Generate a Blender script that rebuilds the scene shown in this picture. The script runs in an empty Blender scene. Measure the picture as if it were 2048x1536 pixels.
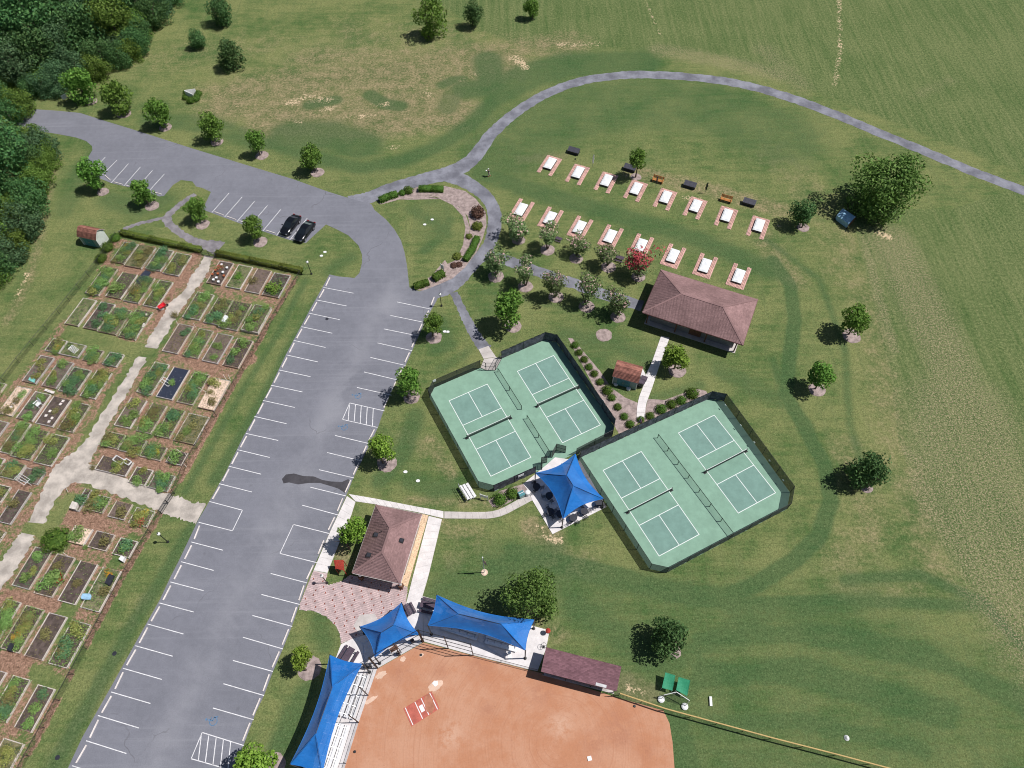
import bpy, math, random
import numpy as np
from mathutils import Matrix, Vector
from mathutils.geometry import tessellate_polygon

# ------------------------------------------------------------------ camera, sky, sun, exposure
SC = bpy.context.scene
COL = SC.collection
F, CH = 1421.0, 86.758
PITCH, ROLL = math.radians(57.110), math.radians(-1.0503)
_c, _s = math.cos(PITCH), math.sin(PITCH)
FW = np.array([0, _c, -_s]); _R = np.array([1, 0, 0.0]); _U = np.array([0, _s, _c])
RT = math.cos(ROLL)*_R + math.sin(ROLL)*_U
UP = -math.sin(ROLL)*_R + math.cos(ROLL)*_U
cam_d = bpy.data.cameras.new('camera'); cam = bpy.data.objects.new('camera', cam_d); COL.objects.link(cam)
cam_d.sensor_width = 36; cam_d.lens = F/2048*36; cam_d.clip_start = 0.5; cam_d.clip_end = 5000
cam.matrix_world = Matrix(((RT[0], UP[0], -FW[0], 0), (RT[1], UP[1], -FW[1], 0), (RT[2], UP[2], -FW[2], CH), (0, 0, 0, 1)))
SC.camera = cam
SUN_EL, SUN_AZ = math.radians(59.7), math.radians(1.0)      # sun stands in the +x direction
w = bpy.data.worlds.new('World'); SC.world = w; w.use_nodes = True
nt = w.node_tree
sky = nt.nodes.new('ShaderNodeTexSky'); sky.sky_type = 'NISHITA'; sky.sun_disc = False
sky.sun_elevation = SUN_EL; sky.sun_rotation = math.radians(90) - SUN_AZ
nt.links.new(sky.outputs[0], nt.nodes['Background'].inputs[0]); nt.nodes['Background'].inputs[1].default_value = 0.05
sd = bpy.data.lights.new('sun', 'SUN'); sd.energy = 4.5; sd.angle = math.radians(0.5); sd.color = (1, .972, .938)
so = bpy.data.objects.new('sun', sd); COL.objects.link(so)
dirv = Vector((math.cos(SUN_EL)*math.cos(SUN_AZ), math.cos(SUN_EL)*math.sin(SUN_AZ), math.sin(SUN_EL)))
so.rotation_euler = dirv.to_track_quat('Z', 'Y').to_euler(); so.location = (60, 40, 120)
SC.view_settings.view_transform = 'Standard'; SC.view_settings.look = 'None'
SC.cycles.pixel_filter_type = 'BLACKMAN_HARRIS'; SC.cycles.filter_width = 1.05
SC.view_settings.exposure = 0; SC.view_settings.gamma = 1; SC.view_settings.use_curve_mapping = False

# ------------------------------------------------------------------ helpers
def G(px, py, z=0.0):
    """point of the place seen at photo position (2048 x 1536) at height z"""
    d = (px-1024)/F*RT - (py-768)/F*UP + FW
    t = (z-CH)/d[2]
    return np.array([0, 0, CH]) + t*d
def G2(p, z=0.0): return G(p[0], p[1], z)
def PROJ(P):
    d = np.asarray(P, float) - np.array([0, 0, CH]); zz = d@FW
    return np.array([1024+F*(d@RT)/zz, 768-F*(d@UP)/zz])
def HF(b, t, lo=.2, hi=18):
    B = G(*b); zs = np.arange(lo, hi, .05)
    return float(min(zs, key=lambda z: float(np.hypot(*(PROJ(B+[0, 0, z])-np.array(t))))))
def mpp(P):
    return float((np.asarray(P, float)-np.array([0, 0, CH]))@FW)/F
ORD = 'zeroth first second third fourth fifth sixth seventh eighth ninth tenth eleventh twelfth thirteenth fourteenth fifteenth sixteenth seventeenth eighteenth nineteenth twentieth'.split()
ORD += ['twenty-'+o for o in ORD[1:10]]
RNG = random.Random(7)
WL = {}                                                     # world place of every root / part

def wloc(o): return WL.get(o.name, np.zeros(3)) if o is not None else np.zeros(3)
def tag(o, label=None, cat=None, group=None, kind=None):
    if label: o['label'] = label
    if cat: o['category'] = cat
    if group: o['group'] = group
    if kind: o['kind'] = kind
    return o
def thing(name, loc, label, cat, group=None, rz=0):
    o = bpy.data.objects.new(name, None); COL.objects.link(o); o.empty_display_size = .3
    o.location = loc; o.rotation_euler = (0, 0, rz); WL[o.name] = np.array(loc, float)
    return tag(o, label, cat, group)
def mesh_np(name, V, Q, mats, tint=None, mi=None, smooth=False):
    V = np.asarray(V, np.float32); Q = np.asarray(Q, np.int32)
    me = bpy.data.meshes.new(name); n, k = Q.shape
    me.vertices.add(len(V)); me.vertices.foreach_set('co', V.ravel())
    me.loops.add(n*k); me.loops.foreach_set('vertex_index', Q.ravel())
    me.polygons.add(n); me.polygons.foreach_set('loop_start', np.arange(0, n*k, k, dtype=np.int32))
    me.polygons.foreach_set('loop_total', np.full(n, k, np.int32))
    if mi is not None: me.polygons.foreach_set('material_index', np.asarray(mi, np.int32))
    if smooth: me.polygons.foreach_set('use_smooth', np.ones(n, bool))
    me.update(calc_edges=True)
    for m in (mats if isinstance(mats, (list, tuple)) else [mats]): me.materials.append(m)
    if tint is not None:
        a = me.attributes.new('tint', 'FLOAT', 'FACE'); a.data.foreach_set('value', np.asarray(tint, np.float32))
    return me
def link(name, me, parent=None, loc=None):
    o = bpy.data.objects.new(name, me); COL.objects.link(o)
    if parent is not None:
        o.parent = parent
        if loc is not None: o.location = loc
        WL[o.name] = wloc(parent) + (np.array(loc, float) if loc is not None else 0)
    elif loc is not None:
        o.location = loc; WL[o.name] = np.array(loc, float)
    return o
class MB:
    """collects simple solids and links them as ONE mesh"""
    def __init__(s): s.v = []; s.f = []; s.m = []
    def add(s, V, Fc, m=0):
        n = len(s.v); s.v += [tuple(map(float, p)) for p in V]; s.f += [tuple(i+n for i in f) for f in Fc]; s.m += [m]*len(Fc); return s
    def box(s, c, sz, rz=0, m=0):
        x, y, z = sz[0]/2, sz[1]/2, sz[2]/2; ca, sa = math.cos(rz), math.sin(rz)
        V = [(c[0]+a*ca-b*sa, c[1]+a*sa+b*ca, c[2]+d) for a, b, d in ((-x,-y,-z),(x,-y,-z),(x,y,-z),(-x,y,-z),(-x,-y,z),(x,-y,z),(x,y,z),(-x,y,z))]
        return s.add(V, [(3,2,1,0),(4,5,6,7),(0,1,5,4),(1,2,6,5),(2,3,7,6),(3,0,4,7)], m)
    def tube(s, p, q, r, n=6, r2=None, m=0):
        p, q = Vector(p), Vector(q); d = (q-p); r2 = r if r2 is None else r2
        if d.length < 1e-6: return s
        a = d.orthogonal().normalized(); b = d.normalized().cross(a)
        V = []
        for base, rr in ((p, r), (q, r2)):
            for i in range(n):
                t = 2*math.pi*i/n; V.append(base+a*math.cos(t)*rr+b*math.sin(t)*rr)
        Fc = [(i, (i+1) % n, n+(i+1) % n, n+i) for i in range(n)]+[tuple(range(n-1, -1, -1)), tuple(range(n, 2*n))]
        return s.add(V, Fc, m)
    def bar(s, p, q, wd, h, m=0):
        p, q = Vector(p), Vector(q); d = (q-p).normalized()
        a = d.cross(Vector((0, 0, 1)))
        a = Vector((1, 0, 0)) if a.length < 1e-4 else a.normalized()
        b = a.cross(d); V = []
        for e in (p, q):
            for sx, sz in ((-1,-1),(1,-1),(1,1),(-1,1)): V.append(e+a*sx*wd/2+b*sz*h/2)
        return s.add(V, [(3,2,1,0),(4,5,6,7),(0,1,5,4),(1,2,6,5),(2,3,7,6),(3,0,4,7)], m)
    def lathe(s, c, prof, n=12, m=0):
        V = []; Fc = []
        for r, z in prof:
            for i in range(n):
                t = 2*math.pi*i/n; V.append((c[0]+r*math.cos(t), c[1]+r*math.sin(t), c[2]+z))
        for k in range(len(prof)-1):
            for i in range(n):
                Fc.append((k*n+i, k*n+(i+1) % n, (k+1)*n+(i+1) % n, (k+1)*n+i))
        Fc.append(tuple(range((len(prof)-1)*n, len(prof)*n)))
        return s.add(V, Fc, m)
    def sheet(s, poly, z, m=0):
        P = [Vector((p[0], p[1], 0)) for p in poly]
        V = [(p[0], p[1], z) for p in poly]; T = []
        for t in tessellate_polygon([P]):
            a, b, c = [P[i] for i in t]
            T.append(t if (b-a).cross(c-a).z > 0 else (t[0], t[2], t[1]))
        return s.add(V, T, m)
    def prism(s, poly, z0, z1, m=0):
        if sum(poly[i][0]*poly[(i+1) % len(poly)][1]-poly[(i+1) % len(poly)][0]*poly[i][1] for i in range(len(poly))) < 0: poly = poly[::-1]
        n = len(poly); s.sheet(poly, z1, m); s.sheet(poly, z0, m)
        k = len(s.f)
        V = [(p[0], p[1], z0) for p in poly]+[(p[0], p[1], z1) for p in poly]
        return s.add(V, [(i, (i+1) % n, n+(i+1) % n, n+i) for i in range(n)], m)
    def build(s, name, mats, parent=None, loc=None, smooth=False):
        mats = list(mats) if isinstance(mats, (list, tuple)) else [mats]
        off = wloc(parent) if parent is not None else (np.array(loc, float) if loc is not None else np.zeros(3))
        me = bpy.data.meshes.new(name)
        me.from_pydata([(p[0]-off[0], p[1]-off[1], p[2]-off[2]) for p in s.v], [], s.f)
        for m in mats: me.materials.append(m)
        if len(mats) > 1: me.polygons.foreach_set('material_index', s.m)
        if smooth: me.polygons.foreach_set('use_smooth', [True]*len(me.polygons))
        me.update()
        if parent is not None: return link(name, me, parent)
        return link(name, me, None, tuple(off))
def kids(o): return [c for c in ALLK.get(o.name, [])]
ALLK = {}
def refresh():
    ALLK.clear()
    for o in COL.objects:
        if o.parent: ALLK.setdefault(o.parent.name, []).append(o)
def dup(root, loc, rz=0.0, label=None, group=None, scale=None):
    def rec(o, par):
        c = o.copy(); COL.objects.link(c)
        if par is not None: c.parent = par
        for ch in ALLK.get(o.name, []): rec(ch, c)
        return c
    r = rec(root, None); r.location = loc; r.rotation_euler = (0, 0, rz); WL[r.name] = np.array(loc, float)
    if scale is not None: r.scale = scale if hasattr(scale, '__len__') else (scale,)*3
    if label: r['label'] = label
    if group: r['group'] = group
    return r
def place(root, first, loc, rz=0, label=None, group=None, scale=None):
    """the first time move the prototype itself, later copy it"""
    if first:
        root.location = loc; root.rotation_euler = (0, 0, rz)
        if scale is not None: root.scale = scale if hasattr(scale, '__len__') else (scale,)*3
        if label: root['label'] = label
        if group: root['group'] = group
        return root
    return dup(root, loc, rz, label, group, scale)

# ------------------------------------------------------------------ materials
def nm(m, kind, **kw):
    n = m.node_tree.nodes.new(kind)
    for k, v in kw.items():
        if hasattr(n, k): setattr(n, k, v)
        else: n.inputs[k.replace('_', ' ')].default_value = v
    return n
def lk(m, a, b): m.node_tree.links.new(a, b)
def setmix(m, a, b, fac, mode='MIX'):
    n = m.node_tree.nodes.new('ShaderNodeMix'); n.data_type = 'RGBA'; n.blend_type = mode; n.clamp_factor = True
    for i, v in ((6, a), (7, b)):
        if isinstance(v, (tuple, list)): n.inputs[i].default_value = (*v[:3], 1)
        else: lk(m, v, n.inputs[i])
    if isinstance(fac, (int, float)): n.inputs[0].default_value = fac
    else: lk(m, fac, n.inputs[0])
    return n.outputs[2]
def math_(m, op, a, b=None, c=None, clamp=False):
    n = m.node_tree.nodes.new('ShaderNodeMath'); n.operation = op; n.use_clamp = clamp
    for i, v in enumerate((a, b, c)):
        if v is None: continue
        if isinstance(v, (int, float)): n.inputs[i].default_value = v
        else: lk(m, v, n.inputs[i])
    return n.outputs[0]
def smooth_(m, v, lo, hi):
    n = m.node_tree.nodes.new('ShaderNodeMapRange'); n.interpolation_type = 'SMOOTHSTEP'
    lk(m, v, n.inputs[0]); n.inputs[1].default_value = lo; n.inputs[2].default_value = hi
    return n.outputs[0]
def noise_(m, vec, scale, detail=3, rough=.55):
    n = nm(m, 'ShaderNodeTexNoise'); n.inputs['Scale'].default_value = scale; n.inputs['Detail'].default_value = detail; n.inputs['Roughness'].default_value = rough
    if vec is not None: lk(m, vec, n.inputs['Vector'])
    return n.outputs['Fac']
def newmat(name):
    m = bpy.data.materials.new(name); m.use_nodes = True
    return m, m.node_tree.nodes['Principled BSDF']
def mat(name, col, rough=.85, amt=.18, scale=3.0, spec=.25, metal=0, col2=None, fine=0, tint=0, bump=0, streak=None):
    """plain procedural surface: base colour with two octaves of uneven wear"""
    m, b = newmat(name)
    g = nm(m, 'ShaderNodeNewGeometry'); pos = g.outputs['Position']
    if streak:
        mp = nm(m, 'ShaderNodeMapping'); lk(m, pos, mp.inputs[0]); mp.inputs['Rotation'].default_value[2] = -streak[0]; mp.inputs['Scale'].default_value = streak[1]; pos = mp.outputs[0]
    n1 = noise_(m, pos, scale, 5, .6)
    dark = tuple(c*(1-amt) for c in col); lite = tuple(min(1, c*(1+amt)) for c in (col2 or col))
    c = setmix(m, dark, lite, smooth_(m, n1, .3, .7))
    if fine:
        n2 = noise_(m, g.outputs['Position'], fine, 2, .7)
        c = setmix(m, c, setmix(m, (.45, .45, .45), (1, 1, 1), n2), .45, 'MULTIPLY')
        c = setmix(m, c, (1.28, 1.28, 1.28), 1.0, 'MULTIPLY')
    if tint:
        a = nm(m, 'ShaderNodeAttribute'); a.attribute_name = 'tint'
        f = math_(m, 'MULTIPLY_ADD', a.outputs['Fac'], tint*2, 1-tint)
        cc = nm(m, 'ShaderNodeCombineColor'); [lk(m, f, cc.inputs[i]) for i in range(3)]
        c = setmix(m, c, cc.outputs[0], 1.0, 'MULTIPLY')
    lk(m, c, b.inputs['Base Color']); b.inputs['Roughness'].default_value = rough; b.inputs['Metallic'].default_value = metal
    b.inputs['Specular IOR Level'].default_value = spec
    if bump:
        bn = nm(m, 'ShaderNodeBump'); bn.inputs['Strength'].default_value = bump; bn.inputs['Distance'].default_value = .05
        lk(m, noise_(m, g.outputs['Position'], fine or 12, 3), bn.inputs['Height']); lk(m, bn.outputs[0], b.inputs['Normal'])
    return m
def leafmat(name, a, bcol, trans=.22):
    m, b = newmat(name); N = m.node_tree
    at = nm(m, 'ShaderNodeAttribute'); at.attribute_name = 'tint'
    oi = nm(m, 'ShaderNodeObjectInfo')
    c = setmix(m, a, bcol, at.outputs['Fac'])
    hv = nm(m, 'ShaderNodeHueSaturation'); lk(m, c, hv.inputs['Color'])
    lk(m, math_(m, 'MULTIPLY_ADD', oi.outputs['Random'], .03, .492), hv.inputs['Hue'])
    lk(m, math_(m, 'MULTIPLY_ADD', oi.outputs['Random'], .4, 1.0), hv.inputs['Value'])
    lk(m, hv.outputs[0], b.inputs['Base Color']); b.inputs['Roughness'].default_value = .65; b.inputs['Specular IOR Level'].default_value = .18
    tr = nm(m, 'ShaderNodeBsdfTranslucent'); lk(m, hv.outputs[0], tr.inputs[0])
    ms = nm(m, 'ShaderNodeMixShader'); ms.inputs[0].default_value = trans
    lk(m, b.outputs[0], ms.inputs[1]); lk(m, tr.outputs[0], ms.inputs[2]); lk(m, ms.outputs[0], N.nodes['Material Output'].inputs[0])
    return m
def meshmat(name, col, dens, rough=.8):
    """see-through woven wire or netting"""
    m, b = newmat(name); N = m.node_tree
    b.inputs['Base Color'].default_value = (*col, 1); b.inputs['Roughness'].default_value = rough
    t = nm(m, 'ShaderNodeBsdfTransparent'); ms = nm(m, 'ShaderNodeMixShader')
    g = nm(m, 'ShaderNodeNewGeometry')
    n = noise_(m, g.outputs['Position'], 9, 3)
    lk(m, math_(m, 'MULTIPLY_ADD', n, .3, dens-.15, True), ms.inputs[0])
    lk(m, t.outputs[0], ms.inputs[1]); lk(m, b.outputs[0], ms.inputs[2]); lk(m, ms.outputs[0], N.nodes['Material Output'].inputs[0])
    return m
def clothmat(name, col, col2, trans):
    m, b = newmat(name); N = m.node_tree
    g = nm(m, 'ShaderNodeNewGeometry')
    c = setmix(m, col, col2, smooth_(m, noise_(m, g.outputs['Position'], .7, 6, .65), .3, .7))
    c = setmix(m, c, tuple(min(1, v*1.25+.07) for v in col2), math_(m, 'MULTIPLY', smooth_(m, noise_(m, g.outputs['Position'], .35, 4, .6), .5, .75), .22))
    lk(m, c, b.inputs['Base Color']); b.inputs['Roughness'].default_value = .62; b.inputs['Specular IOR Level'].default_value = .4
    b.inputs['Sheen Weight'].default_value = .2; b.inputs['Sheen Roughness'].default_value = .45
    mp = nm(m, 'ShaderNodeMapping'); lk(m, g.outputs['Position'], mp.inputs[0]); mp.inputs['Rotation'].default_value[2] = .4; mp.inputs['Scale'].default_value = (.35, 1.6, .6)
    bn = nm(m, 'ShaderNodeBump'); bn.inputs['Strength'].default_value = .55; bn.inputs['Distance'].default_value = .16; lk(m, noise_(m, mp.outputs[0], 1.0, 4, .6), bn.inputs['Height']); lk(m, bn.outputs[0], b.inputs['Normal'])
    tr = nm(m, 'ShaderNodeBsdfTranslucent'); lk(m, c, tr.inputs[0])
    ms = nm(m, 'ShaderNodeMixShader'); ms.inputs[0].default_value = trans
    lk(m, b.outputs[0], ms.inputs[1]); lk(m, tr.outputs[0], ms.inputs[2])
    tp = nm(m, 'ShaderNodeBsdfTransparent'); m2 = nm(m, 'ShaderNodeMixShader'); m2.inputs[0].default_value = .03   # open weave
    lk(m, ms.outputs[0], m2.inputs[1]); lk(m, tp.outputs[0], m2.inputs[2]); lk(m, m2.outputs[0], N.nodes['Material Output'].inputs[0])
    return m
M = {}
M['concrete'] = mat('concrete', (.62, .585, .58), amt=.1, scale=.9, fine=9)
M['concrete_old'] = mat('concrete_old', (.47, .43, .41), amt=.12, scale=.9, fine=9)
M['gravel'] = mat('gravel', (.155, .156, .185), amt=.22, scale=.4, fine=3.5, bump=.5, col2=(.195, .197, .228))
M['gravel_tan'] = mat('gravel_tan', (.41, .365, .325), amt=.28, scale=.6, fine=6, bump=.7)
M['gravel_dark'] = mat('gravel_dark', (.20, .185, .20), amt=.25, scale=.8, fine=6, bump=.5)
M['rock'] = mat('rock', (.60, .43, .29), amt=.3, scale=5, fine=9, bump=.6)
M['mulch'] = mat('mulch', (.30, .235, .22), amt=.3, scale=1.6, fine=8, bump=.7)
M['paint'] = mat('paint', (.64, .63, .645), amt=.2, scale=2.5, fine=7)
M['bluepaint'] = mat('bluepaint', (.11, .20, .33), amt=.3, scale=6)
M['stain'] = mat('stain', (.062, .058, .066), amt=.25, scale=.8, rough=.55, spec=.4)
M['stop'] = mat('stop', (.66, .60, .57), amt=.14, scale=2, fine=9)
M['courtout'] = mat('courtout', (.200, .330, .250), amt=.07, scale=.5, fine=1.4, rough=.9)
M['courtin'] = mat('courtin', (.160, .268, .230), amt=.07, scale=.6, fine=1.6, rough=.9)
M['courtmid'] = mat('courtmid', (.175, .298, .232), amt=.07, scale=.5, fine=1.4)
M['courtline'] = mat('courtline', (.74, .78, .76), amt=.06)
M['blackmetal'] = mat('blackmetal', (.022, .023, .026), amt=.2, rough=.5, spec=.4)
M['greenmetal'] = mat('greenmetal', (.018, .035, .026), amt=.2, rough=.5, spec=.4)
M['steel'] = mat('steel', (.45, .45, .46), rough=.4, metal=.8, amt=.15)
M['alum'] = mat('alum', (.78, .77, .77), rough=.5, metal=.1, amt=.08)
M['white'] = mat('white', (.78, .78, .78), rough=.6, amt=.06)
M['windscreen'] = mat('windscreen', (.085, .088, .108), amt=.4, scale=1.6, rough=.85)
M['windmesh'] = meshmat('windmesh', (.022, .027, .027), .80)
M['chain'] = meshmat('chain', (.045, .05, .05), .26)
M['chainblack'] = meshmat('chainblack', (.02, .022, .022), .20)
M['chainthin'] = meshmat('chainthin', (.03, .03, .03), .10)
M['netmesh'] = meshmat('netmesh', (.015, .02, .018), .75)
M['shingle'] = mat('shingle', (.255, .158, .155), amt=.17, scale=.32, fine=7, tint=.13, rough=.95, spec=.1)
M['shingle2'] = mat('shingle2', (.175, .092, .108), amt=.14, scale=.6, fine=7, tint=.2, rough=.95, spec=.1)
M['shingle_red'] = mat('shingle_red', (.34, .15, .115), amt=.25, scale=1.2, fine=7, tint=.2, rough=.95, spec=.1)
M['fascia'] = mat('fascia', (.60, .55, .53), amt=.08)
M['fascia_dark'] = mat('fascia_dark', (.16, .08, .08), amt=.15)
M['wall_tan'] = mat('wall_tan', (.40, .33, .27), amt=.12, scale=1.2, fine=4)
M['wall_green'] = mat('wall_green', (.27, .36, .34), amt=.12, scale=1.2)
M['wall_pale'] = mat('wall_pale', (.62, .66, .60), amt=.08, scale=1.2)
M['door_teal'] = mat('door_teal', (.09, .24, .27), amt=.15)
M['brown'] = mat('brown', (.16, .08, .05), amt=.2)
M['redpaint'] = mat('redpaint', (.36, .045, .03), amt=.18, scale=4)
M['brickpad'] = mat('brickpad', (.60, .365, .315), amt=.2, scale=1.3, tint=.2, fine=8)
M['pitbase'] = mat('pitbase', (.50, .33, .29), amt=.15, scale=2)
M['pitboard'] = mat('pitboard', (.10, .09, .085), amt=.2)
M['tarp'] = mat('tarp', (.76, .77, .78), rough=.5, amt=.09, scale=1.4)
M['clay'] = None
M['wood'] = mat('wood', (0.462, 0.395, 0.336), amt=.22, scale=4, fine=11)
M['woodgrey'] = mat('woodgrey', (0.403, 0.37, 0.353), amt=.22, scale=4, fine=11)
M['wooddark'] = mat('wooddark', (.24, .17, .13), amt=.3, scale=4, fine=11)
M['woodpale'] = mat('woodpale', (0.538, 0.487, 0.445), amt=.16, scale=3, fine=11)
M['cedar'] = mat('cedar', (.44, .19, .06), amt=.25, scale=3)
M['soil'] = mat('soil', (.088, .066, .058), amt=.35, scale=2.2, fine=7, bump=.7)
M['soil2'] = mat('soil2', (.135, .10, .085), amt=.3, scale=2.2, fine=7, bump=.7)
M['soilgrass'] = mat('soilgrass', (.075, .11, .045), amt=.35, scale=1.5, fine=6, bump=.7, col2=(.17, .15, .09))
M['blackfilm'] = mat('blackfilm', (.022, .027, .042), amt=.5, scale=5, rough=.3, spec=.6, bump=.8, fine=4)
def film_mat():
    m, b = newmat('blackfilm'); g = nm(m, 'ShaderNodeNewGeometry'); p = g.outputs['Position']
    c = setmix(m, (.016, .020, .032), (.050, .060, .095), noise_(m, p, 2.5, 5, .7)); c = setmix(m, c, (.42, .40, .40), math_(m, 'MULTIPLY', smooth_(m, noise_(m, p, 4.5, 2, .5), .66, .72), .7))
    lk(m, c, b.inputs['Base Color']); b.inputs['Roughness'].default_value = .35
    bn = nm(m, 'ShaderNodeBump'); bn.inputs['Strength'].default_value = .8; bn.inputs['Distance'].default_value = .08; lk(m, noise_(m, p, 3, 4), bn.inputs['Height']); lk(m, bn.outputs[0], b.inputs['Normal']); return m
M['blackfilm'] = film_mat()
M['straw'] = mat('straw', (.62, .47, .37), amt=.25, scale=4, fine=9, bump=.6)
M['bench_black'] = mat('bench_black', (.03, .031, .042), amt=.2, rough=.5, spec=.4)
M['purple'] = mat('purple', (.085, .062, .085), amt=.2, rough=.6)
M['shade'] = clothmat('shade', (.008, .165, .56), (.014, .205, .64), .2)
M['greennet'] = clothmat('greennet', (.035, .33, .17), (.06, .42, .24), .3)
M['bark'] = mat('bark', (.11, .085, .07), amt=.3, scale=6, fine=14)
M['yellow'] = mat('yellow', (.56, .40, .17), amt=.1, rough=.5)
M['teal'] = mat('teal', (.22, .55, .50), amt=.1)
M['bluecloth'] = mat('bluecloth', (.30, .50, .68), amt=.15)
M['orange'] = mat('orange', (.70, .26, .03), amt=.15)
M['glass'] = mat('glass', (.012, .016, .02), rough=.06, spec=.9, amt=.1)
M['carpaint'] = mat('carpaint', (.006, .0065, .008), rough=.16, spec=.8, amt=.1)
M['tyre'] = mat('tyre', (.015, .015, .016), rough=.8)
M['chrome'] = mat('chrome', (.6, .6, .62), rough=.2, metal=.9, amt=.05)
M['lampglass'] = mat('lampglass', (.82, .82, .80), rough=.3, amt=.03)
M['redglass'] = mat('redglass', (.25, .01, .01), rough=.2)
M['skin'] = mat('skin', (.42, .24, .17), amt=.05)
M['navy'] = mat('navy', (.045, .06, .11), amt=.15)
M['khaki'] = mat('khaki', (.42, .38, .33), amt=.1)
L = {}
L['street'] = leafmat('leaf_street', (0.078, 0.164, 0.024), (0.186, 0.302, 0.057))
L['yellow'] = leafmat('leaf_yellow', (0.108, 0.180, 0.019), (0.245, 0.328, 0.053))
L['dark'] = leafmat('leaf_dark', (0.047, 0.106, 0.034), (0.110, 0.198, 0.066))
L['big'] = leafmat('leaf_big', (0.077, 0.159, 0.032), (0.185, 0.298, 0.075))
L['forest'] = leafmat('leaf_forest', (0.040, 0.103, 0.034), (0.109, 0.200, 0.062))
L['forest2'] = leafmat('leaf_forest2', (0.071, 0.132, 0.019), (0.161, 0.238, 0.048))
L['forest3'] = leafmat('leaf_forest3', (.046, .100, .044), (.112, .185, .080))
L['myrtle'] = leafmat('leaf_myrtle', (.095, .150, .055), (.225, .285, .120))
L['box'] = leafmat('leaf_box', (.055, .110, .016), (.130, .195, .034))
L['hedge'] = leafmat('leaf_hedge', (.085, .120, .020), (.200, .225, .050))
L['crop'] = leafmat('leaf_crop', (0.104, 0.195, 0.041), (0.258, 0.354, 0.116))
L['cropdark'] = leafmat('leaf_cropdark', (0.060, 0.150, 0.060), (0.156, 0.264, 0.126))
L['cropyel'] = leafmat('leaf_cropyel', (0.165, 0.187, 0.039), (0.363, 0.352, 0.121))
L['olive'] = leafmat('leaf_olive', (0.132, 0.132, 0.050), (0.275, 0.231, 0.099))
L['lime'] = leafmat('leaf_lime', (.090, .185, .020), (.200, .310, .060))
L['brownshrub'] = leafmat('leaf_brown', (.095, .050, .038), (.190, .105, .080))
L['pink'] = leafmat('blossom_pink', (.46, .27, .27), (.68, .46, .44))
L['red'] = leafmat('blossom_red', (.34, .045, .065), (.50, .10, .125))
L['gold'] = leafmat('blossom_gold', (.48, .24, .01), (.72, .42, .03))
L['orange'] = leafmat('blossom_orange', (.50, .13, .01), (.66, .24, .02))
L['magenta'] = leafmat('blossom_magenta', (.45, .04, .12), (.62, .14, .22))
L['white'] = leafmat('blossom_white', (.50, .50, .50), (.75, .75, .72))

# ------------------------------------------------------------------ ground with its uneven turf
def capsule_field(X, Y, pts, r0, r1):
    """1 inside r0 metres of the polyline, falling to 0 at r1"""
    W = [G2(p)[:2] for p in pts]; D = np.full(X.shape, 1e9)
    if len(W) == 1: W = W*2
    for a, b in zip(W[:-1], W[1:]):
        ab = b-a; l2 = max(float(ab@ab), 1e-9)
        t = np.clip(((X-a[0])*ab[0]+(Y-a[1])*ab[1])/l2, 0, 1)
        D = np.minimum(D, np.hypot(X-a[0]-t*ab[0], Y-a[1]-t*ab[1]))
    return np.clip((r1-D)/(r1-r0), 0, 1)
def poly_field(X, Y, pts, soft):
    """inside test of a pixel polygon with a soft rim"""
    W = np.array([G2(p)[:2] for p in pts]); ins = np.zeros(X.shape, bool); D = np.full(X.shape, 1e9)
    for a, b in zip(W, np.roll(W, -1, 0)):
        c = ((a[1] > Y) != (b[1] > Y)) & (X < (b[0]-a[0])*(Y-a[1])/(b[1]-a[1]+1e-12)+a[0]); ins ^= c
        ab = b-a; t = np.clip(((X-a[0])*ab[0]+(Y-a[1])*ab[1])/max(float(ab@ab), 1e-9), 0, 1)
        D = np.minimum(D, np.hypot(X-a[0]-t*ab[0], Y-a[1]-t*ab[1]))
    return np.clip(.5+np.where(ins, D, -D)/(2*soft), 0, 1)
GARDEN = [(238,474),(408,508),(434,515),(603,551),(560,628),(470,775),(347,994),(257,1143),(175,1297),(40,1545),(-60,1700),(-420,1560),(-40,840),(60,720),(195,535)]
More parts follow.
